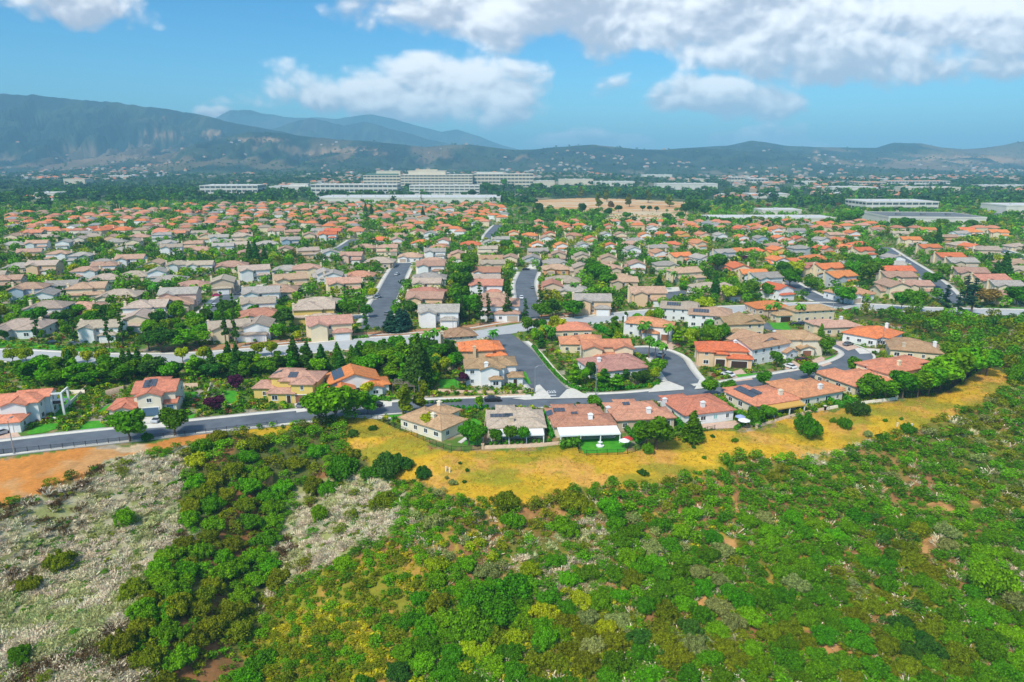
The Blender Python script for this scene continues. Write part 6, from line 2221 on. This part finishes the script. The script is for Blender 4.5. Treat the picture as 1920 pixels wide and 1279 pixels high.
def hedge(P, w, h, label, n_per=46):
    L = pxline(P, 1.2)
    c = L.mean(0)
    lob = []
    for p in L:
        lob.append((p[0] - c[0], p[1] - c[1], h * .5, w * .55, h * .55))
    me = crown_mesh('hedge', lob, int(n_per * len(L)), .26, len(SHRUBS) + int(abs(c[0])), LEAF['hedge'], .85, up=.3, shell=.85)
    o = put('hedge', me)
    o.location = (c[0], c[1], hz(*c))
    tag(o, label, 'hedge', 'clipped hedges')
    for p in L:
        occ_poly([(p[0] - w / 2, p[1] - w / 2), (p[0] + w / 2, p[1] - w / 2), (p[0] + w / 2, p[1] + w / 2), (p[0] - w / 2, p[1] + w / 2)], 3)
    return o


hedge([(1348, 757), (1372, 775), (1395, 790), (1418, 801)], 2.2, 2.4, 'tall dense hedge running beside the turquoise-window house to the bank')
hedge([(1128, 766), (1150, 785), (1172, 806), (1196, 832)], 1.3, 1.6, 'narrow hedge between patio-cover house and single-panel house')
hedge([(1262, 783), (1276, 800), (1287, 815)], 1.4, 1.5, 'short hedge between single-panel house and turquoise-window house')
hedge([(1022, 775), (1028, 800), (1034, 822)], 1.4, 1.7, 'hedge between long white awning house and red-roofed house')
hedge([(1000, 652), (1030, 690), (1062, 722), (1090, 732), (1125, 735)], 1.1, 1.2, 'low hedge following the outside curve of the side street')
hedge([(1130, 735), (1180, 730), (1232, 722)], 1.0, 1.1, 'low hedge above the front street below the pale pink-roofed house')
hedge([(848, 771), (880, 770), (912, 769)], 1.3, 1.6, 'dark hedge with white flowers behind brown hip-roofed house')
hedge([(1118, 618), (1150, 634), (1185, 650)], 2.2, 2.6, 'broad hedge on the bank beside twin-palm house')
hedge([(688, 753), (710, 750), (730, 753)], 1.0, .9, 'small curved hedge in front of the orange solar house')
hedge([(1380, 805), (1395, 797), (1410, 793)], 1.0, 1.0, 'small hedge at the corner by the parasols')
hedge([(920, 835), (970, 832), (1030, 829)], .9, .9, 'low hedge along the garden end of the long white awning house')
hedge([(1055, 842), (1075, 838), (1084, 836)], 2.0, 2.4, 'bushy green hedge at the garden corner beside the bright lawn')
hedge([(1550, 752), (1575, 765), (1600, 758)], 1.6, 2.0, 'hedge at the garden end of the lone-chimney house')
hedge([(568, 640), (600, 640), (640, 637), (688, 634)], 1.2, 1.3, 'long low hedge at the avenue end of the curving street')
hedge([(1700, 590), (1720, 590)], 2, 2, 'small hedge on the far side of the avenue near the pines')
hedge([(1480, 724), (1495, 735), (1508, 745)], 1.2, 1.5, 'hedge between big solar-array house and lone-chimney house')
hedge([(1530, 722), (1560, 738), (1590, 752)], 1.2, 1.5, 'hedge between lone-chimney house and layered-roof house')
hedge([(800, 757), (830, 755), (862, 753)], .9, .8, 'low hedge behind the pavement below the white corner house')


def wall_run(P, h, t, label, m, name='garden_wall', pillars=0, cat='wall'):
    L = pxline(P, 2.0)
    root = empty(name, (0, 0, 0))
    N_ = normals(L)
    n = len(L)
    A, B = L + N_ * t / 2, L - N_ * t / 2
    za = np.array([hz(*p) for p in L])
    V = np.vstack([np.column_stack([A, za - .6]), np.column_stack([B, za - .6]), np.column_stack([A, za + h]), np.column_stack([B, za + h])])
    i = np.arange(n - 1)
    Q = np.vstack([np.column_stack([i, i + 1, i + 1 + 2 * n, i + 2 * n])[:, ::-1], np.column_stack([i + n, i + n + 1, i + n + 1 + 2 * n, i + 3 * n])[:, [0, 1, 2, 3]],
                   np.column_stack([i + 2 * n, i + 2 * n + 1, i + 3 * n + 1, i + 3 * n])[:, ::-1]])
    put('wall_panel', np_mesh('wall_panel', V, Q, m), root)
    if pillars:
        D = line_len(L)
        for k in range(pillars):
            s = D[-1] * k / max(1, pillars - 1)
            x, y = np.interp(s, D, L[:, 0]), np.interp(s, D, L[:, 1])
            p = MB()
            z = hz(x, y)
            p.box(x - .3, x + .3, y - .3, y + .3, z - .5, z + h + .35)
            p.box(x - .38, x + .38, y - .38, y + .38, z + h + .352, z + h + .5)
            p.obj('pillar', m, root)
    tag(root, label, cat)
    return root


def fence_run(P, h, label, every=2.4, off=0.0):
    L = pxline(P, 1.2)
    D = line_len(L)
    root = empty('iron_fence', (0, 0, 0))
    n = max(2, int(D[-1] / every) + 1)
    pts = []
    for k in range(n):
        s = D[-1] * k / (n - 1)
        x, y = float(np.interp(s, D, L[:, 0])), float(np.interp(s, D, L[:, 1]))
        pts.append((x, y, hz(x, y)))
        if k < 100:
            p = MB()
            p.box(x - .05, x + .05, y - .05, y + .05, pts[-1][2] - .3, pts[-1][2] + h + .08)
            p.obj('post', M_IRON, root)
    r_ = MB()
    for z in (.18, h - .08):
        r_.tube([(a, b, c + z) for a, b, c in pts], .035, 4)
    for k in range(n - 1):
        for j in range(1, 12):
            t = j / 12
            x, y, z = [pts[k][q] * (1 - t) + pts[k + 1][q] * t for q in range(3)]
            r_.box(x - .012, x + .012, y - .012, y + .012, z + .18, z + h - .08)
    r_.obj('railing', M_IRON, root)
    tag(root, label, 'fence')
    return root


wall_run([(905, 842), (960, 840), (1010, 838), (1046, 834), (1080, 832)], .9, .25, 'tan block wall at the garden end of the long white awning house', M_BLOCK, pillars=2)
wall_run([(912, 777), (910, 800), (907, 825), (905, 841)], 1.6, .2, 'tan side wall between brown hip-roofed house and long awning house', M_BLOCK)
wall_run([(1418, 803), (1440, 795), (1460, 789), (1500, 778), (1546, 769)], .8, .25, 'low stone wall along the bank below the big solar-array house', M_BLOCK, pillars=2)
wall_run([(1546, 769), (1600, 760), (1680, 750)], .9, .25, 'low pale wall on the bank below the lone-chimney house', M_PALEWALL, pillars=2)
wall_run([(120, 768), (138, 752), (160, 730), (185, 708), (196, 690)], .9, .25, 'pale sloping wall between white balcony house and blue-door house', M_PALEWALL)
wall_run([(382, 762), (388, 745), (396, 722)], .9, .25, 'pale stepped wall between blue-door house and yellow house', M_PALEWALL)
wall_run([(198, 742), (232, 733)], 1.6, .25, 'brick-red retaining wall behind the blue-door house', M_BLOCK)
wall_run([(326, 731), (372, 729)], 1.9, .25, 'brown retaining wall behind the lawn of the blue-door house', M_BLOCK)
wall_run([(117, 739), (160, 738)], 1.2, .25, 'grey retaining wall behind the balcony house lawn', M_PALEWALL)
wall_run([(822, 734), (880, 737), (960, 737), (1000, 733)], .8, .3, 'long low brown wall below the white corner house', M_BLOCK)
wall_run([(830, 747), (900, 745), (985, 741)], .5, .3, 'lower terrace wall beside the front street pavement', M_BLOCK)
wall_run([(1008, 662), (1035, 690), (1068, 720), (1090, 727)], .6, .25, 'curved cream wall above the outside of the side street', M_PALEWALL)
wall_run([(92, 788), (128, 787)], .8, .3, 'white low wall with dark panel beside the balcony house', material('white_render', (.78, .77, .74), .85))
wall_run([(425, 762), (455, 761)], .7, .3, 'low red-brown wall in front of the yellow house garden', M_BLOCK)
wall_run([(1120, 712), (1122, 722)], .8, .2, 'short pale wall beside the pale pink-roofed house', M_PALEWALL)
fence_run([(-60, 858), (60, 847), (150, 838), (240, 828), (330, 819), (400, 812), (520, 798)], 1.35, 'long black iron fence between the hillside street and orange dirt')
fence_run([(652, 780), (700, 786), (760, 811), (800, 829), (850, 846), (902, 843)], 1.3, 'black iron fence along the bank below the brown hip-roofed house')
fence_run([(1082, 834), (1090, 853), (1130, 853), (1180, 851), (1212, 836)], 1.4, 'black iron fence round the bright lawn below the red-roofed house')
fence_run([(1212, 836), (1250, 828), (1290, 817), (1340, 806)], 1.3, 'iron fence along the bank below the single-panel house')
fence_run([(1680, 749), (1730, 743), (1772, 735), (1800, 718), (1830, 698), (1836, 688)], 1.9, 'tall dark fence on the ridge tip above the golden grass', 2.0)

# ------------------------------------------------------------------ lamps
def street_lamp(u, v, label, h=8.5, arm=2.2, az=0.0):
    p = gp(u, v)
    root = empty('street_lamp', (p[0], p[1], .1), az)
    m = MB()
    m.tube([(0, 0, -.1), (0, 0, h * .5), (0, 0, h)], [.14, .11, .08], 8)
    m.box(-.2, .2, -.2, .2, -.05, .3)
    m.obj('pole', M_ALU, root)
    a = MB()
    a.tube([(0, 0, h - .1), (arm * .4, 0, h + .35), (arm, 0, h + .45)], [.06, .05, .045], 6)
    a.obj('arm', M_ALU, root)
    l = MB()
    l.box(arm - .1, arm + .75, -.17, .17, h + .36, h + .54)
    l.box(arm + .05, arm + .65, -.12, .12, h + .30, h + .358)
    l.obj('lamp_head', M_ALU, root)
    tag(root, label, 'street lamp', 'tall street lamps')


street_lamp(1003, 738, 'street lamp on the corner by the white corner house, arm over the side street', 8.2, 2.4, 0.3)
street_lamp(1117, 741, 'street lamp on pavement right of the side street mouth', 8.2, .9, 1.6)
street_lamp(787, 765, 'street lamp beside the tall conifer on the front street', 8, .8, 1.5)
street_lamp(27, 852, 'street lamp by the black fence in front of the brick garage', 8.5, .8, 1.4)
street_lamp(1653, 652, 'street lamp before the arched-window house', 8, .8, 2)
street_lamp(850, 640, 'street lamp on the avenue bed above the beige-roofed house', 9, 2, -1.2)
street_lamp(1562, 577, 'street lamp where the slanting street meets the avenue', 9, 1.5, -1.2)
street_lamp(1725, 575, 'street lamp on the avenue between the right-hand houses and pines', 9, 1.5, -1.2)

# ------------------------------------------------------------------ cars
CARP = {c: material(c + '_car_paint', k, .22, spec=.6) for c, k in (('black', (.02, .022, .028)), ('white', (.8, .8, .8)), ('silver', (.5, .52, .54)), ('maroon', (.12, .02, .03)), ('magenta', (.5, .02, .12)), ('grey', (.16, .17, .18)), ('blue', (.04, .07, .14)))}


def car_proto():
    root = empty('parked_car', (0, 0, 0))
    W = .9
    prof = [(-2.3, .35), (-2.32, .75), (-2.1, .92), (-1.55, .98), (1.05, 1.0), (2.15, .80), (2.3, .55), (2.28, .32)]
    b = MB()
    n = len(prof)
    for y0, y1 in ((-W, W),):
        vs = [(x, -W, z) for x, z in prof] + [(x, W, z) for x, z in prof]
        fs = [(i, (i + 1) % n, (i + 1) % n + n, i + n)[::-1] for i in range(n)] + [tuple(range(n)), tuple(range(2 * n - 1, n - 1, -1))]
        b.add(vs, fs)
    # roof on pillars
    b.add([(-1.15, -.68, 1.46), (.35, -.68, 1.48), (.35, .68, 1.48), (-1.15, .68, 1.46), (-1.2, -.70, 1.40), (.42, -.70, 1.41), (.42, .70, 1.41), (-1.2, .70, 1.40)], [(0, 1, 2, 3), (4, 5, 1, 0), (5, 6, 2, 1), (6, 7, 3, 2), (7, 4, 0, 3)])
    o = b.obj('body', CARP['black'], root)
    o.material_slots[0].link = 'OBJECT'
    g_ = MB()
    g_.add([(-1.85, -.80, .97), (1.15, -.80, .99), (1.15, .80, .99), (-1.85, .80, .97), (-1.2, -.69, 1.40), (.42, -.69, 1.41), (.42, .69, 1.41), (-1.2, .69, 1.40)], [(0, 1, 5, 4), (1, 2, 6, 5), (2, 3, 7, 6), (3, 0, 4, 7)])
    g_.obj('window', M_GLASS, root)
    for x in (-1.4, 1.4):
        for y in (-.82, .82):
            w = MB()
            w.tube([(x, y - .11, .33), (x, y + .11, .33)], .33, 12)
            w.obj('wheel', M_TYRE, root)
    for y in (-.62, .62):
        h = MB()
        h.box(2.15, 2.26, y - .2, y + .2, .58, .72)
        h.obj('headlight', M_TRIM, root)
    index_children(root)
    return root


_car = car_proto()
_cu = [False]


def car(u, v, az, colr, label, s=1.0):
    p = gp(u, v)
    o = _car if not _cu[0] else copy_tree(_car)
    _cu[0] = True
    o.location = (p[0], p[1], .14)
    o.rotation_euler = (0, 0, az)
    o.scale = (s, s, s)
    for ch in o.children:
        if ch.name.startswith('body'):
            ch.material_slots[0].material = CARP[colr]
    tag(o, label, 'car', 'cars parked along the streets and drives')


car(924, 752.5, R(3), 'black', 'dark car parked on the front street below the white corner house', 1.08)
car(703, 763, R(184), 'black', 'dark car at the kerb in front of the orange solar house')
car(567, 762, R(80), 'grey', 'grey car on the drive of the yellow two-storey house')
car(3, 815, R(60), 'silver', 'silver car on the paved drive beside the brick garage')
car(1350, 699, R(130), 'black', 'dark car under the purple shade by the white car', 1.0)
car(1364, 705, R(130), 'white', 'white car in the drive of the peach house beside the front street')
car(1506, 678, R(20), 'maroon', 'dark maroon car in the drive inside the bend', 1.05)
car(1503, 610, R(10), 'blue', 'dark blue car outside the tan box house', 1.1)
car(1492, 611, R(15), 'black', 'black car beside the dark blue one at the tan box house')
car(708, 559, R(76), 'white', 'white car parked on the left kerb of the curving street', 1.1)
car(726, 590, R(80), 'grey', 'dark grey car on the right kerb of the curving street')
car(407, 556, R(12), 'magenta', 'magenta car in a drive at the top of the slanting left street')
car(445, 553, R(40), 'grey', 'grey car in the cul-de-sac behind the magenta car')
car(1297, 550, R(10), 'white', 'white car by the drive below the brown cream house', 1)
car(1478, 543, R(-40), 'silver', 'silver car at the top of the slanting street near the white gable')
car(1020, 570, R(10), 'white', 'white car beside the short straight street')
car(2, 580, R(90), 'blue', 'dark car in front of the blue house', 1)
car(52, 580, R(20), 'black', 'black car by the small white gabled house')
car(100, 646, R(5), 'black', 'black car behind the grass bank, nearer the grey tiled house')
car(140, 648, R(5), 'grey', 'grey car behind the grass bank, beside the tall pines')
car(745, 516, R(76), 'silver', 'silver car at the kerb near the top of the curving street', 1.05)
car(978, 560, R(88), 'white', 'white car at the left kerb of the short straight street', 1.05)
car(998, 541, R(92), 'grey', 'grey car at the right kerb of the short straight street', 1.05)
car(986, 507, R(5), 'black', 'black car at the head of the short straight street', 1.05)
car(958, 505, R(80), 'silver', 'silver car in the drive at the head of the short straight street', 1)
car(404, 575, R(45), 'white', 'white car at the kerb of the slanting left street', 1.05)
car(380, 603, R(45), 'silver', 'silver car low on the slanting left street', 1.05)
car(1700, 497, R(-45), 'white', 'white car at the kerb high on the far right street', 1.1)
car(1742, 523, R(-45), 'black', 'black car midway along the far right street', 1.1)
car(1775, 553, R(-50), 'silver', 'silver car low on the far right street', 1.1)
car(1512, 549, R(-35), 'blue', 'blue car midway down the slanting right street', 1.05)
car(1890, 476, R(-25), 'white', 'white car on the farthest right street', 1.1)
car(1240, 668, R(60), 'silver', 'silver car by the kerb of the cul-de-sac', 1.0)
car(1480, 690, R(120), 'white', 'white car in the drive of the brown-and-white house', 1.0)
car(1590, 648, R(30), 'grey', 'grey car on the drive of the arched-window house', 1.0)
car(298, 790, R(85), 'silver', 'silver car on the pale drive of the blue-door house', 1.0)
# the white van behind the spreading tree
vn = empty('parked_van', (*gp(382, 641), .1), R(8))
m = MB()
m.box(-3.6, 2.2, -1.1, 1.1, .5, 2.9)
m.add([(2.2, -1.1, .5), (3.5, -1.1, .5), (3.5, -1.1, 1.3), (2.2, -1.1, 2.7), (2.2, 1.1, .5), (3.5, 1.1, .5), (3.5, 1.1, 1.3), (2.2, 1.1, 2.7)], [(0, 1, 2, 3), (7, 6, 5, 4), (1, 5, 6, 2), (2, 6, 7, 3), (0, 4, 5, 1)])
m.obj('body', CARP['white'], vn)
m = MB()
m.add([(2.45, -1.02, 2.5), (3.42, -1.02, 1.45), (3.42, 1.02, 1.45), (2.45, 1.02, 2.5)], [(0, 1, 2, 3)])
m.obj('windscreen', M_GLASS, vn)
for x in (-2.4, 2.3):
    for y in (-1.0, 1.0):
        w = MB()
        w.tube([(x, y - .13, .42), (x, y + .13, .42)], .42, 12)
        w.obj('wheel', M_TYRE, vn)
tag(vn, 'large white van parked behind the spreading trees by the avenue', 'van')


# ------------------------------------------------------------------ garden things
def parasol(u, v, col, label, r=1.7):
    p = gp(u, v)
    root = empty('parasol', (p[0], p[1], .1))
    m = MB()
    m.tube([(0, 0, 0), (0, 0, 2.6)], .04, 6)
    m.obj('pole', M_ALU, root)
    c = MB()
    vs = [(0, 0, 2.75)] + [(r * math.cos(i * math.pi / 4), r * math.sin(i * math.pi / 4), 2.15) for i in range(8)]
    vs += [(0, 0, 2.70)] + [(r * math.cos(i * math.pi / 4), r * math.sin(i * math.pi / 4), 2.05) for i in range(8)]
    c.add(vs, [(0, 1 + i, 1 + (i + 1) % 8) for i in range(8)] + [(9, 10 + (i + 1) % 8, 10 + i) for i in range(8)] + [(1 + i, 10 + i, 10 + (i + 1) % 8, 1 + (i + 1) % 8) for i in range(8)])
    c.obj('canopy', col, root)
    tag(root, label, 'parasol')


parasol(1176, 838, material('red_fabric', (.55, .05, .04), .8), 'red parasol over garden seats on the bright lawn', 1.35)
parasol(1170, 842, M_FABRIC, 'white parasol just below the red one on the bright lawn', 1.35)
parasol(1387, 796, material('blue_fabric', (.32, .38, .62), .8), 'pale blue parasol beside the tall hedge', 1.4)
parasol(1394, 803, M_FABRIC, 'cream parasol in front of the pale blue one', 1.6)


def fountain(u, v):
    p = gp(u, v)
    root = empty('garden_fountain', (p[0], p[1], .1))
    for nm, z0, z1, r0, r1 in (('basin', 0, .35, .9, 1.0), ('pedestal', .35, 1.0, .35, .2), ('bowl', 1.0, 1.2, .25, .6), ('finial', 1.2, 2.0, .22, .05)):
        m = MB()
        m.tube([(0, 0, z0), (0, 0, z1)], [r0, r1], 14)
        m.obj(nm, M_TRIM, root)
    tag(root, 'white tiered garden fountain on the bright green lawn', 'fountain')


fountain(1125, 838)


def pergola(u, v, label, w=6, d=5, dark=False):
    p = gp(u, v)
    root = empty('pergola', (p[0], p[1], .1))
    for x in (0, w):
        for y in (0, d):
            m = MB()
            m.box(x - .1, x + .1, y - .1, y + .1, 0, 2.6)
            m.obj('post', M_WOOD, root)
    m = MB()
    m.box(-.3, w + .3, -.08, .08, 2.602, 2.8).box(-.3, w + .3, d - .08, d + .08, 2.602, 2.8)
    for i in range(12):
        x = w * i / 11
        m.box(x - .05, x + .05, -.4, d + .4, 2.802, 2.95)
    m.obj('slats', M_WOOD, root)
    tag(root, label, 'pergola')


pergola(737, 736, 'grey timber pergola beside the orange solar house', 5, 4)
pergola(752, 741, 'smaller grey timber pergola among trees right of the orange solar house', 4, 3.5)


def dome(u, v):
    p = gp(u, v)
    root = empty('garden_gazebo', (p[0], p[1], .1))
    for i in range(6):
        a = i * math.pi / 3
        m = MB()
        m.box(2.1 * math.cos(a) - .06, 2.1 * math.cos(a) + .06, 2.1 * math.sin(a) - .06, 2.1 * math.sin(a) + .06, 0, 2.3)
        m.obj('post', M_IRON, root)
    m = MB()
    vs = [(0, 0, 3.5)] + [(2.5 * math.cos(i * math.pi / 3), 2.5 * math.sin(i * math.pi / 3), 2.3) for i in range(6)] + [(0, 0, 3.4)] + [(2.5 * math.cos(i * math.pi / 3), 2.5 * math.sin(i * math.pi / 3), 2.2) for i in range(6)]
    m.add(vs, [(0, 1 + i, 1 + (i + 1) % 6) for i in range(6)] + [(7, 8 + (i + 1) % 6, 8 + i) for i in range(6)] + [(1 + i, 8 + i, 8 + (i + 1) % 6, 1 + (i + 1) % 6) for i in range(6)])
    m.obj('canopy', M_IRON, root)
    tag(root, 'dark-roofed garden gazebo on the lawn beside the white corner house', 'gazebo')


dome(868, 724)


def table_set(u, v, label, s=1.0):
    p = gp(u, v)
    root = empty('patio_table', (p[0], p[1], .12))
    m = MB()
    m.tube([(0, 0, .70), (0, 0, .75)], .75, 14)
    m.obj('tabletop', M_WOOD, root)
    m = MB()
    m.tube([(0, 0, 0), (0, 0, .7)], [.3, .08], 8)
    m.obj('leg', M_IRON, root)
    tag(root, label, 'table', 'patio tables')


table_set(1000, 829, 'patio table under the long white awning')
table_set(1125, 821, 'patio table under the white patio cover')
table_set(1222, 811, 'patio table on the paved patio of the single-panel house')
# white marker posts on the slope
for i, (u, v, lab) in enumerate(((836, 884, 'white marker post on golden bank above the tuft patch'), (843, 886, 'second white marker post on golden bank beside the first'), (1682, 800, 'white marker stake near the white sage patch'),
                                 (1709, 802, 'white marker stake just right of the white sage patch'), (1875, 880, 'white marker stake among green brush high on the right slope'), (1785, 855, 'white marker stake on the slope below the ridge tip'))):
    x, y, z = gph(u, v)
    m = MB()
    m.box(-.12, .12, -.12, .12, -.2, 1.05)
    m.box(-.16, .16, -.16, .16, 1.052, 1.18)
    o = m.obj('marker_post', M_TRIM)
    o.location = (x, y, z)
    tag(o, lab, 'marker post', 'white marker posts')

# ------------------------------------------------------------------ labels: settle each so that it singles one thing out
STREETN = ((S1, 'the curving street'), (S2, 'the short straight street'), (S3, 'the slanting left street'), (S7, 'the slanting right street'), (S8, 'the far right street'), (S5, 'the far middle street'), (S6, 'the far small cul-de-sac'), (S4, 'the far left street'))
ORD = ['', 'second nearest', 'third nearest', 'fourth nearest', 'fifth nearest', 'sixth nearest', 'seventh nearest', 'eighth nearest', 'ninth nearest', 'tenth nearest', 'eleventh nearest', 'twelfth nearest']


def where(x, y):
    u, v = px(x, y, 0)
    best, nm = 34, None
    for L, n in STREETN:
        d = float(np.min(np.hypot(L[:, 0] - x, L[:, 1] - y)))
        if d < best:
            best, nm = d, n
    if nm:
        return 'beside ' + nm
    d = y - np.interp(x, AV[:, 0], AV[:, 1])
    side = 'left part' if u < 420 else ('left middle' if u < 760 else ('middle' if u < 1120 else ('right middle' if u < 1500 else 'right part')))
    if 0 < d < 40:
        return 'just above the avenue, ' + side
    row = 'near rows' if y < 420 else ('middle rows' if y < 560 else ('far rows' if y < 720 else 'farthest rows'))
    return 'in the ' + row + ', ' + side


def settle(items, tail=''):
    """items: (obj, label, distance). Same labels are told apart by how near they stand."""
    by = {}
    for it in items:
        by.setdefault(it[1], []).append(it)
    for lab, its in by.items():
        its.sort(key=lambda t: t[2])
        for k, (o, l, d) in enumerate(its):
            o['label'] = l if len(its) == 1 else (('nearest ' if k == 0 else (ORD[k] + ' ' if k < len(ORD) else 'one of the farther ')) + l)


bpy.context.view_layer.update()
town = [h for h in HOUSES if not h['near']]
hx, hy = np.array([h['x'] for h in HOUSES]), np.array([h['y'] for h in HOUSES])
items = []
WW = {'pale': 'off-white', 'peach': 'peach', 'tan': 'tan', 'gray': 'grey', 'blue': 'blue', 'orange': 'ochre'}
for h in town:
    d = np.hypot(hx - h['x'], hy - h['y'])
    d[d < .5] = 1e9
    d = np.where(np.abs(hy - h['y']) > 14, 1e9, d)
    j = int(np.argmin(d))
    lab = '%s %s house' % (ROOFWORD[h['roof']], WW.get(h['wall'], h['wall']))
    if d[j] < 32:
        lab += (' by an %s one' if ROOFWORD[HOUSES[j]['roof']][0] == 'o' else ' by a %s one') % ROOFWORD[HOUSES[j]['roof']]
    items.append((h['o'], lab + ' ' + where(h['x'], h['y']), h['y']))
settle(items)
LEAFW = {'bright': 'bright green', 'green': 'mid-green', 'dark': 'dark green', 'lime': 'yellow-green', 'olive': 'olive', 'blueish': 'blue-green', 'purple': 'purple-leaved', 'autumn': 'russet', 'sage': 'grey-green', 'palm': 'feathery', 'hedge': 'green'}
KINDW = {'broadleaf': 'rounded tree', 'ball': 'ball-shaped tree', 'upright': 'upright tree', 'pine': 'tall pine', 'conifer': 'cone-shaped conifer', 'cypress': 'slim cypress', 'palm': 'palm', 'spreading': 'wide spreading tree'}
nearh = [h for h in HOUSES if h['near']]
items = []
for t in TREES:
    size = 'small ' if t['h'] < 5.2 else ('big ' if t['h'] > 9.5 and t['kind'] != 'pine' else '')
    lab = size + LEAFW[t['leaf']] + ' ' + KINDW[t['kind']]
    best = min(nearh, key=lambda h: math.hypot(h['x'] - t['x'], h['y'] - t['y']))
    dd = math.hypot(best['x'] - t['x'], best['y'] - t['y'])
    d_av = t['y'] - np.interp(t['x'], AV[:, 0], AV[:, 1])
    u, v = px(t['x'], t['y'], 0)
    if -9.5 < d_av < -5.5 and u < 560:
        lab += ' in the line along the near kerb of the avenue'
    elif inpoly(np.array([t['x']]), np.array([t['y']]), bw)[0] and dd > 16:
        lab += ' on the wooded bank below the avenue, ' + ('left end' if u < 200 else ('left middle' if u < 420 else ('right middle' if u < 620 else 'right end')))
    elif dd < 30:
        dx_, dy_ = t['x'] - best['x'], t['y'] - best['y']
        lab += (' left of ' if dx_ < 0 else ' right of ') if abs(dx_) > abs(dy_) else (' behind ' if dy_ > 0 else ' in front of ')
        lab += best['short']
    else:
        lab += ' ' + where(t['x'], t['y'])
    items.append((t['o'], lab, t['y']))
    t['o']['category'] = 'palm' if t['kind'] == 'palm' else 'tree'
    t['o']['group'] = {'palm': 'palms among the houses', 'pine': 'tall pines by the avenue', 'conifer': 'dark conifers', 'cypress': 'slim cypresses'}.get(t['kind'], 'leafy trees among the houses')
settle(items)
items = []
for s in SHRUBS:
    u, v = px(s['x'], s['y'], hz(s['x'], s['y']))
    size = 'tiny' if s['w'] < 1.6 else ('small' if s['w'] < 3 else ('large' if s['w'] > 6 else 'rounded'))
    lab = '%s %s shrub' % (size, LEAFW[s['leaf']])
    if s['name'] == 'lone_shrub':
        b = min([(h, abs(px(h['x'], h['y'], 0)[0] - u)) for h in nearh if h['y'] < 215 and h['x'] > -40], key=lambda q: q[1])[0]
        lab += ' standing on the golden bank below ' + b['short']
    else:
        if s['reg'] == 'z3':
            lab += ' in the wooded ravine, ' + ('upper end' if v < 870 else ('upper half' if v < 980 else ('lower half' if v < 1120 else 'lower end')))
        elif s['reg'] == 'z4':
            lab += ' in the thicket behind the ridge tip'
        elif s['reg'] == 'z1':
            lab += ' among the pale sage, ' + ('upper slope' if v < 980 else ('middle slope' if v < 1110 else 'lower slope'))
        else:
            b = min([(h, abs(px(h['x'], h['y'], 0)[0] - u)) for h in nearh if h['y'] < 215], key=lambda q: q[1])[0]
            band = 'just below the bank' if v < 960 else ('high on the slope' if v < 1030 else ('midway down the slope' if v < 1110 else ('low on the slope' if v < 1190 else 'at the slope foot')))
            lab += ' ' + band + ', below ' + b['short'].replace('the ', '', 1)
    items.append((s['o'], lab, s['y']))
    s['o']['category'] = 'shrub'
    s['o']['group'] = 'shrubs alone on the golden bank' if s['name'] == 'lone_shrub' else 'shrubs of the brushy slope'
settle(items)
for d in DESIGN.values():
    if not d['used']:
        for o in [d['root']] + list(d['root'].children_recursive):
            bpy.data.objects.remove(o)

# ------------------------------------------------------------------ the air
hb = MB()
hb.box(-24000, 24000, -300, 22000, -80, 720)
ho = hb.obj('haze', [])
mh = bpy.data.materials.new('haze')
mh.use_nodes = True
g = NT(mh.node_tree)
pv = g.n('ShaderNodeVolumePrincipled')
pv.inputs['Color'].default_value = (0.38, 0.77, 1.0, 1)
pv.inputs['Density'].default_value = 1.35e-4
pv.inputs['Anisotropy'].default_value = -0.2
out = g.n('ShaderNodeOutputMaterial')
g.t.links.new(pv.outputs[0], out.inputs['Volume'])
ho.data.materials.append(mh)
stuff(ho)
sc.cycles.volume_bounces = 0
sc.cycles.max_bounces = 4
sc.cycles.diffuse_bounces = 2
sc.cycles.transmission_bounces = 2
print('COUNTS houses', len(HOUSES), 'trees', len(TREES), 'shrubs', len(SHRUBS), 'far', len(FARSPEC), 'mid', len(mid), 'gard', len(gard), 'fartrees', len(far), 'rest', len(rest), 'low', len(low), 'sage', len(sage))
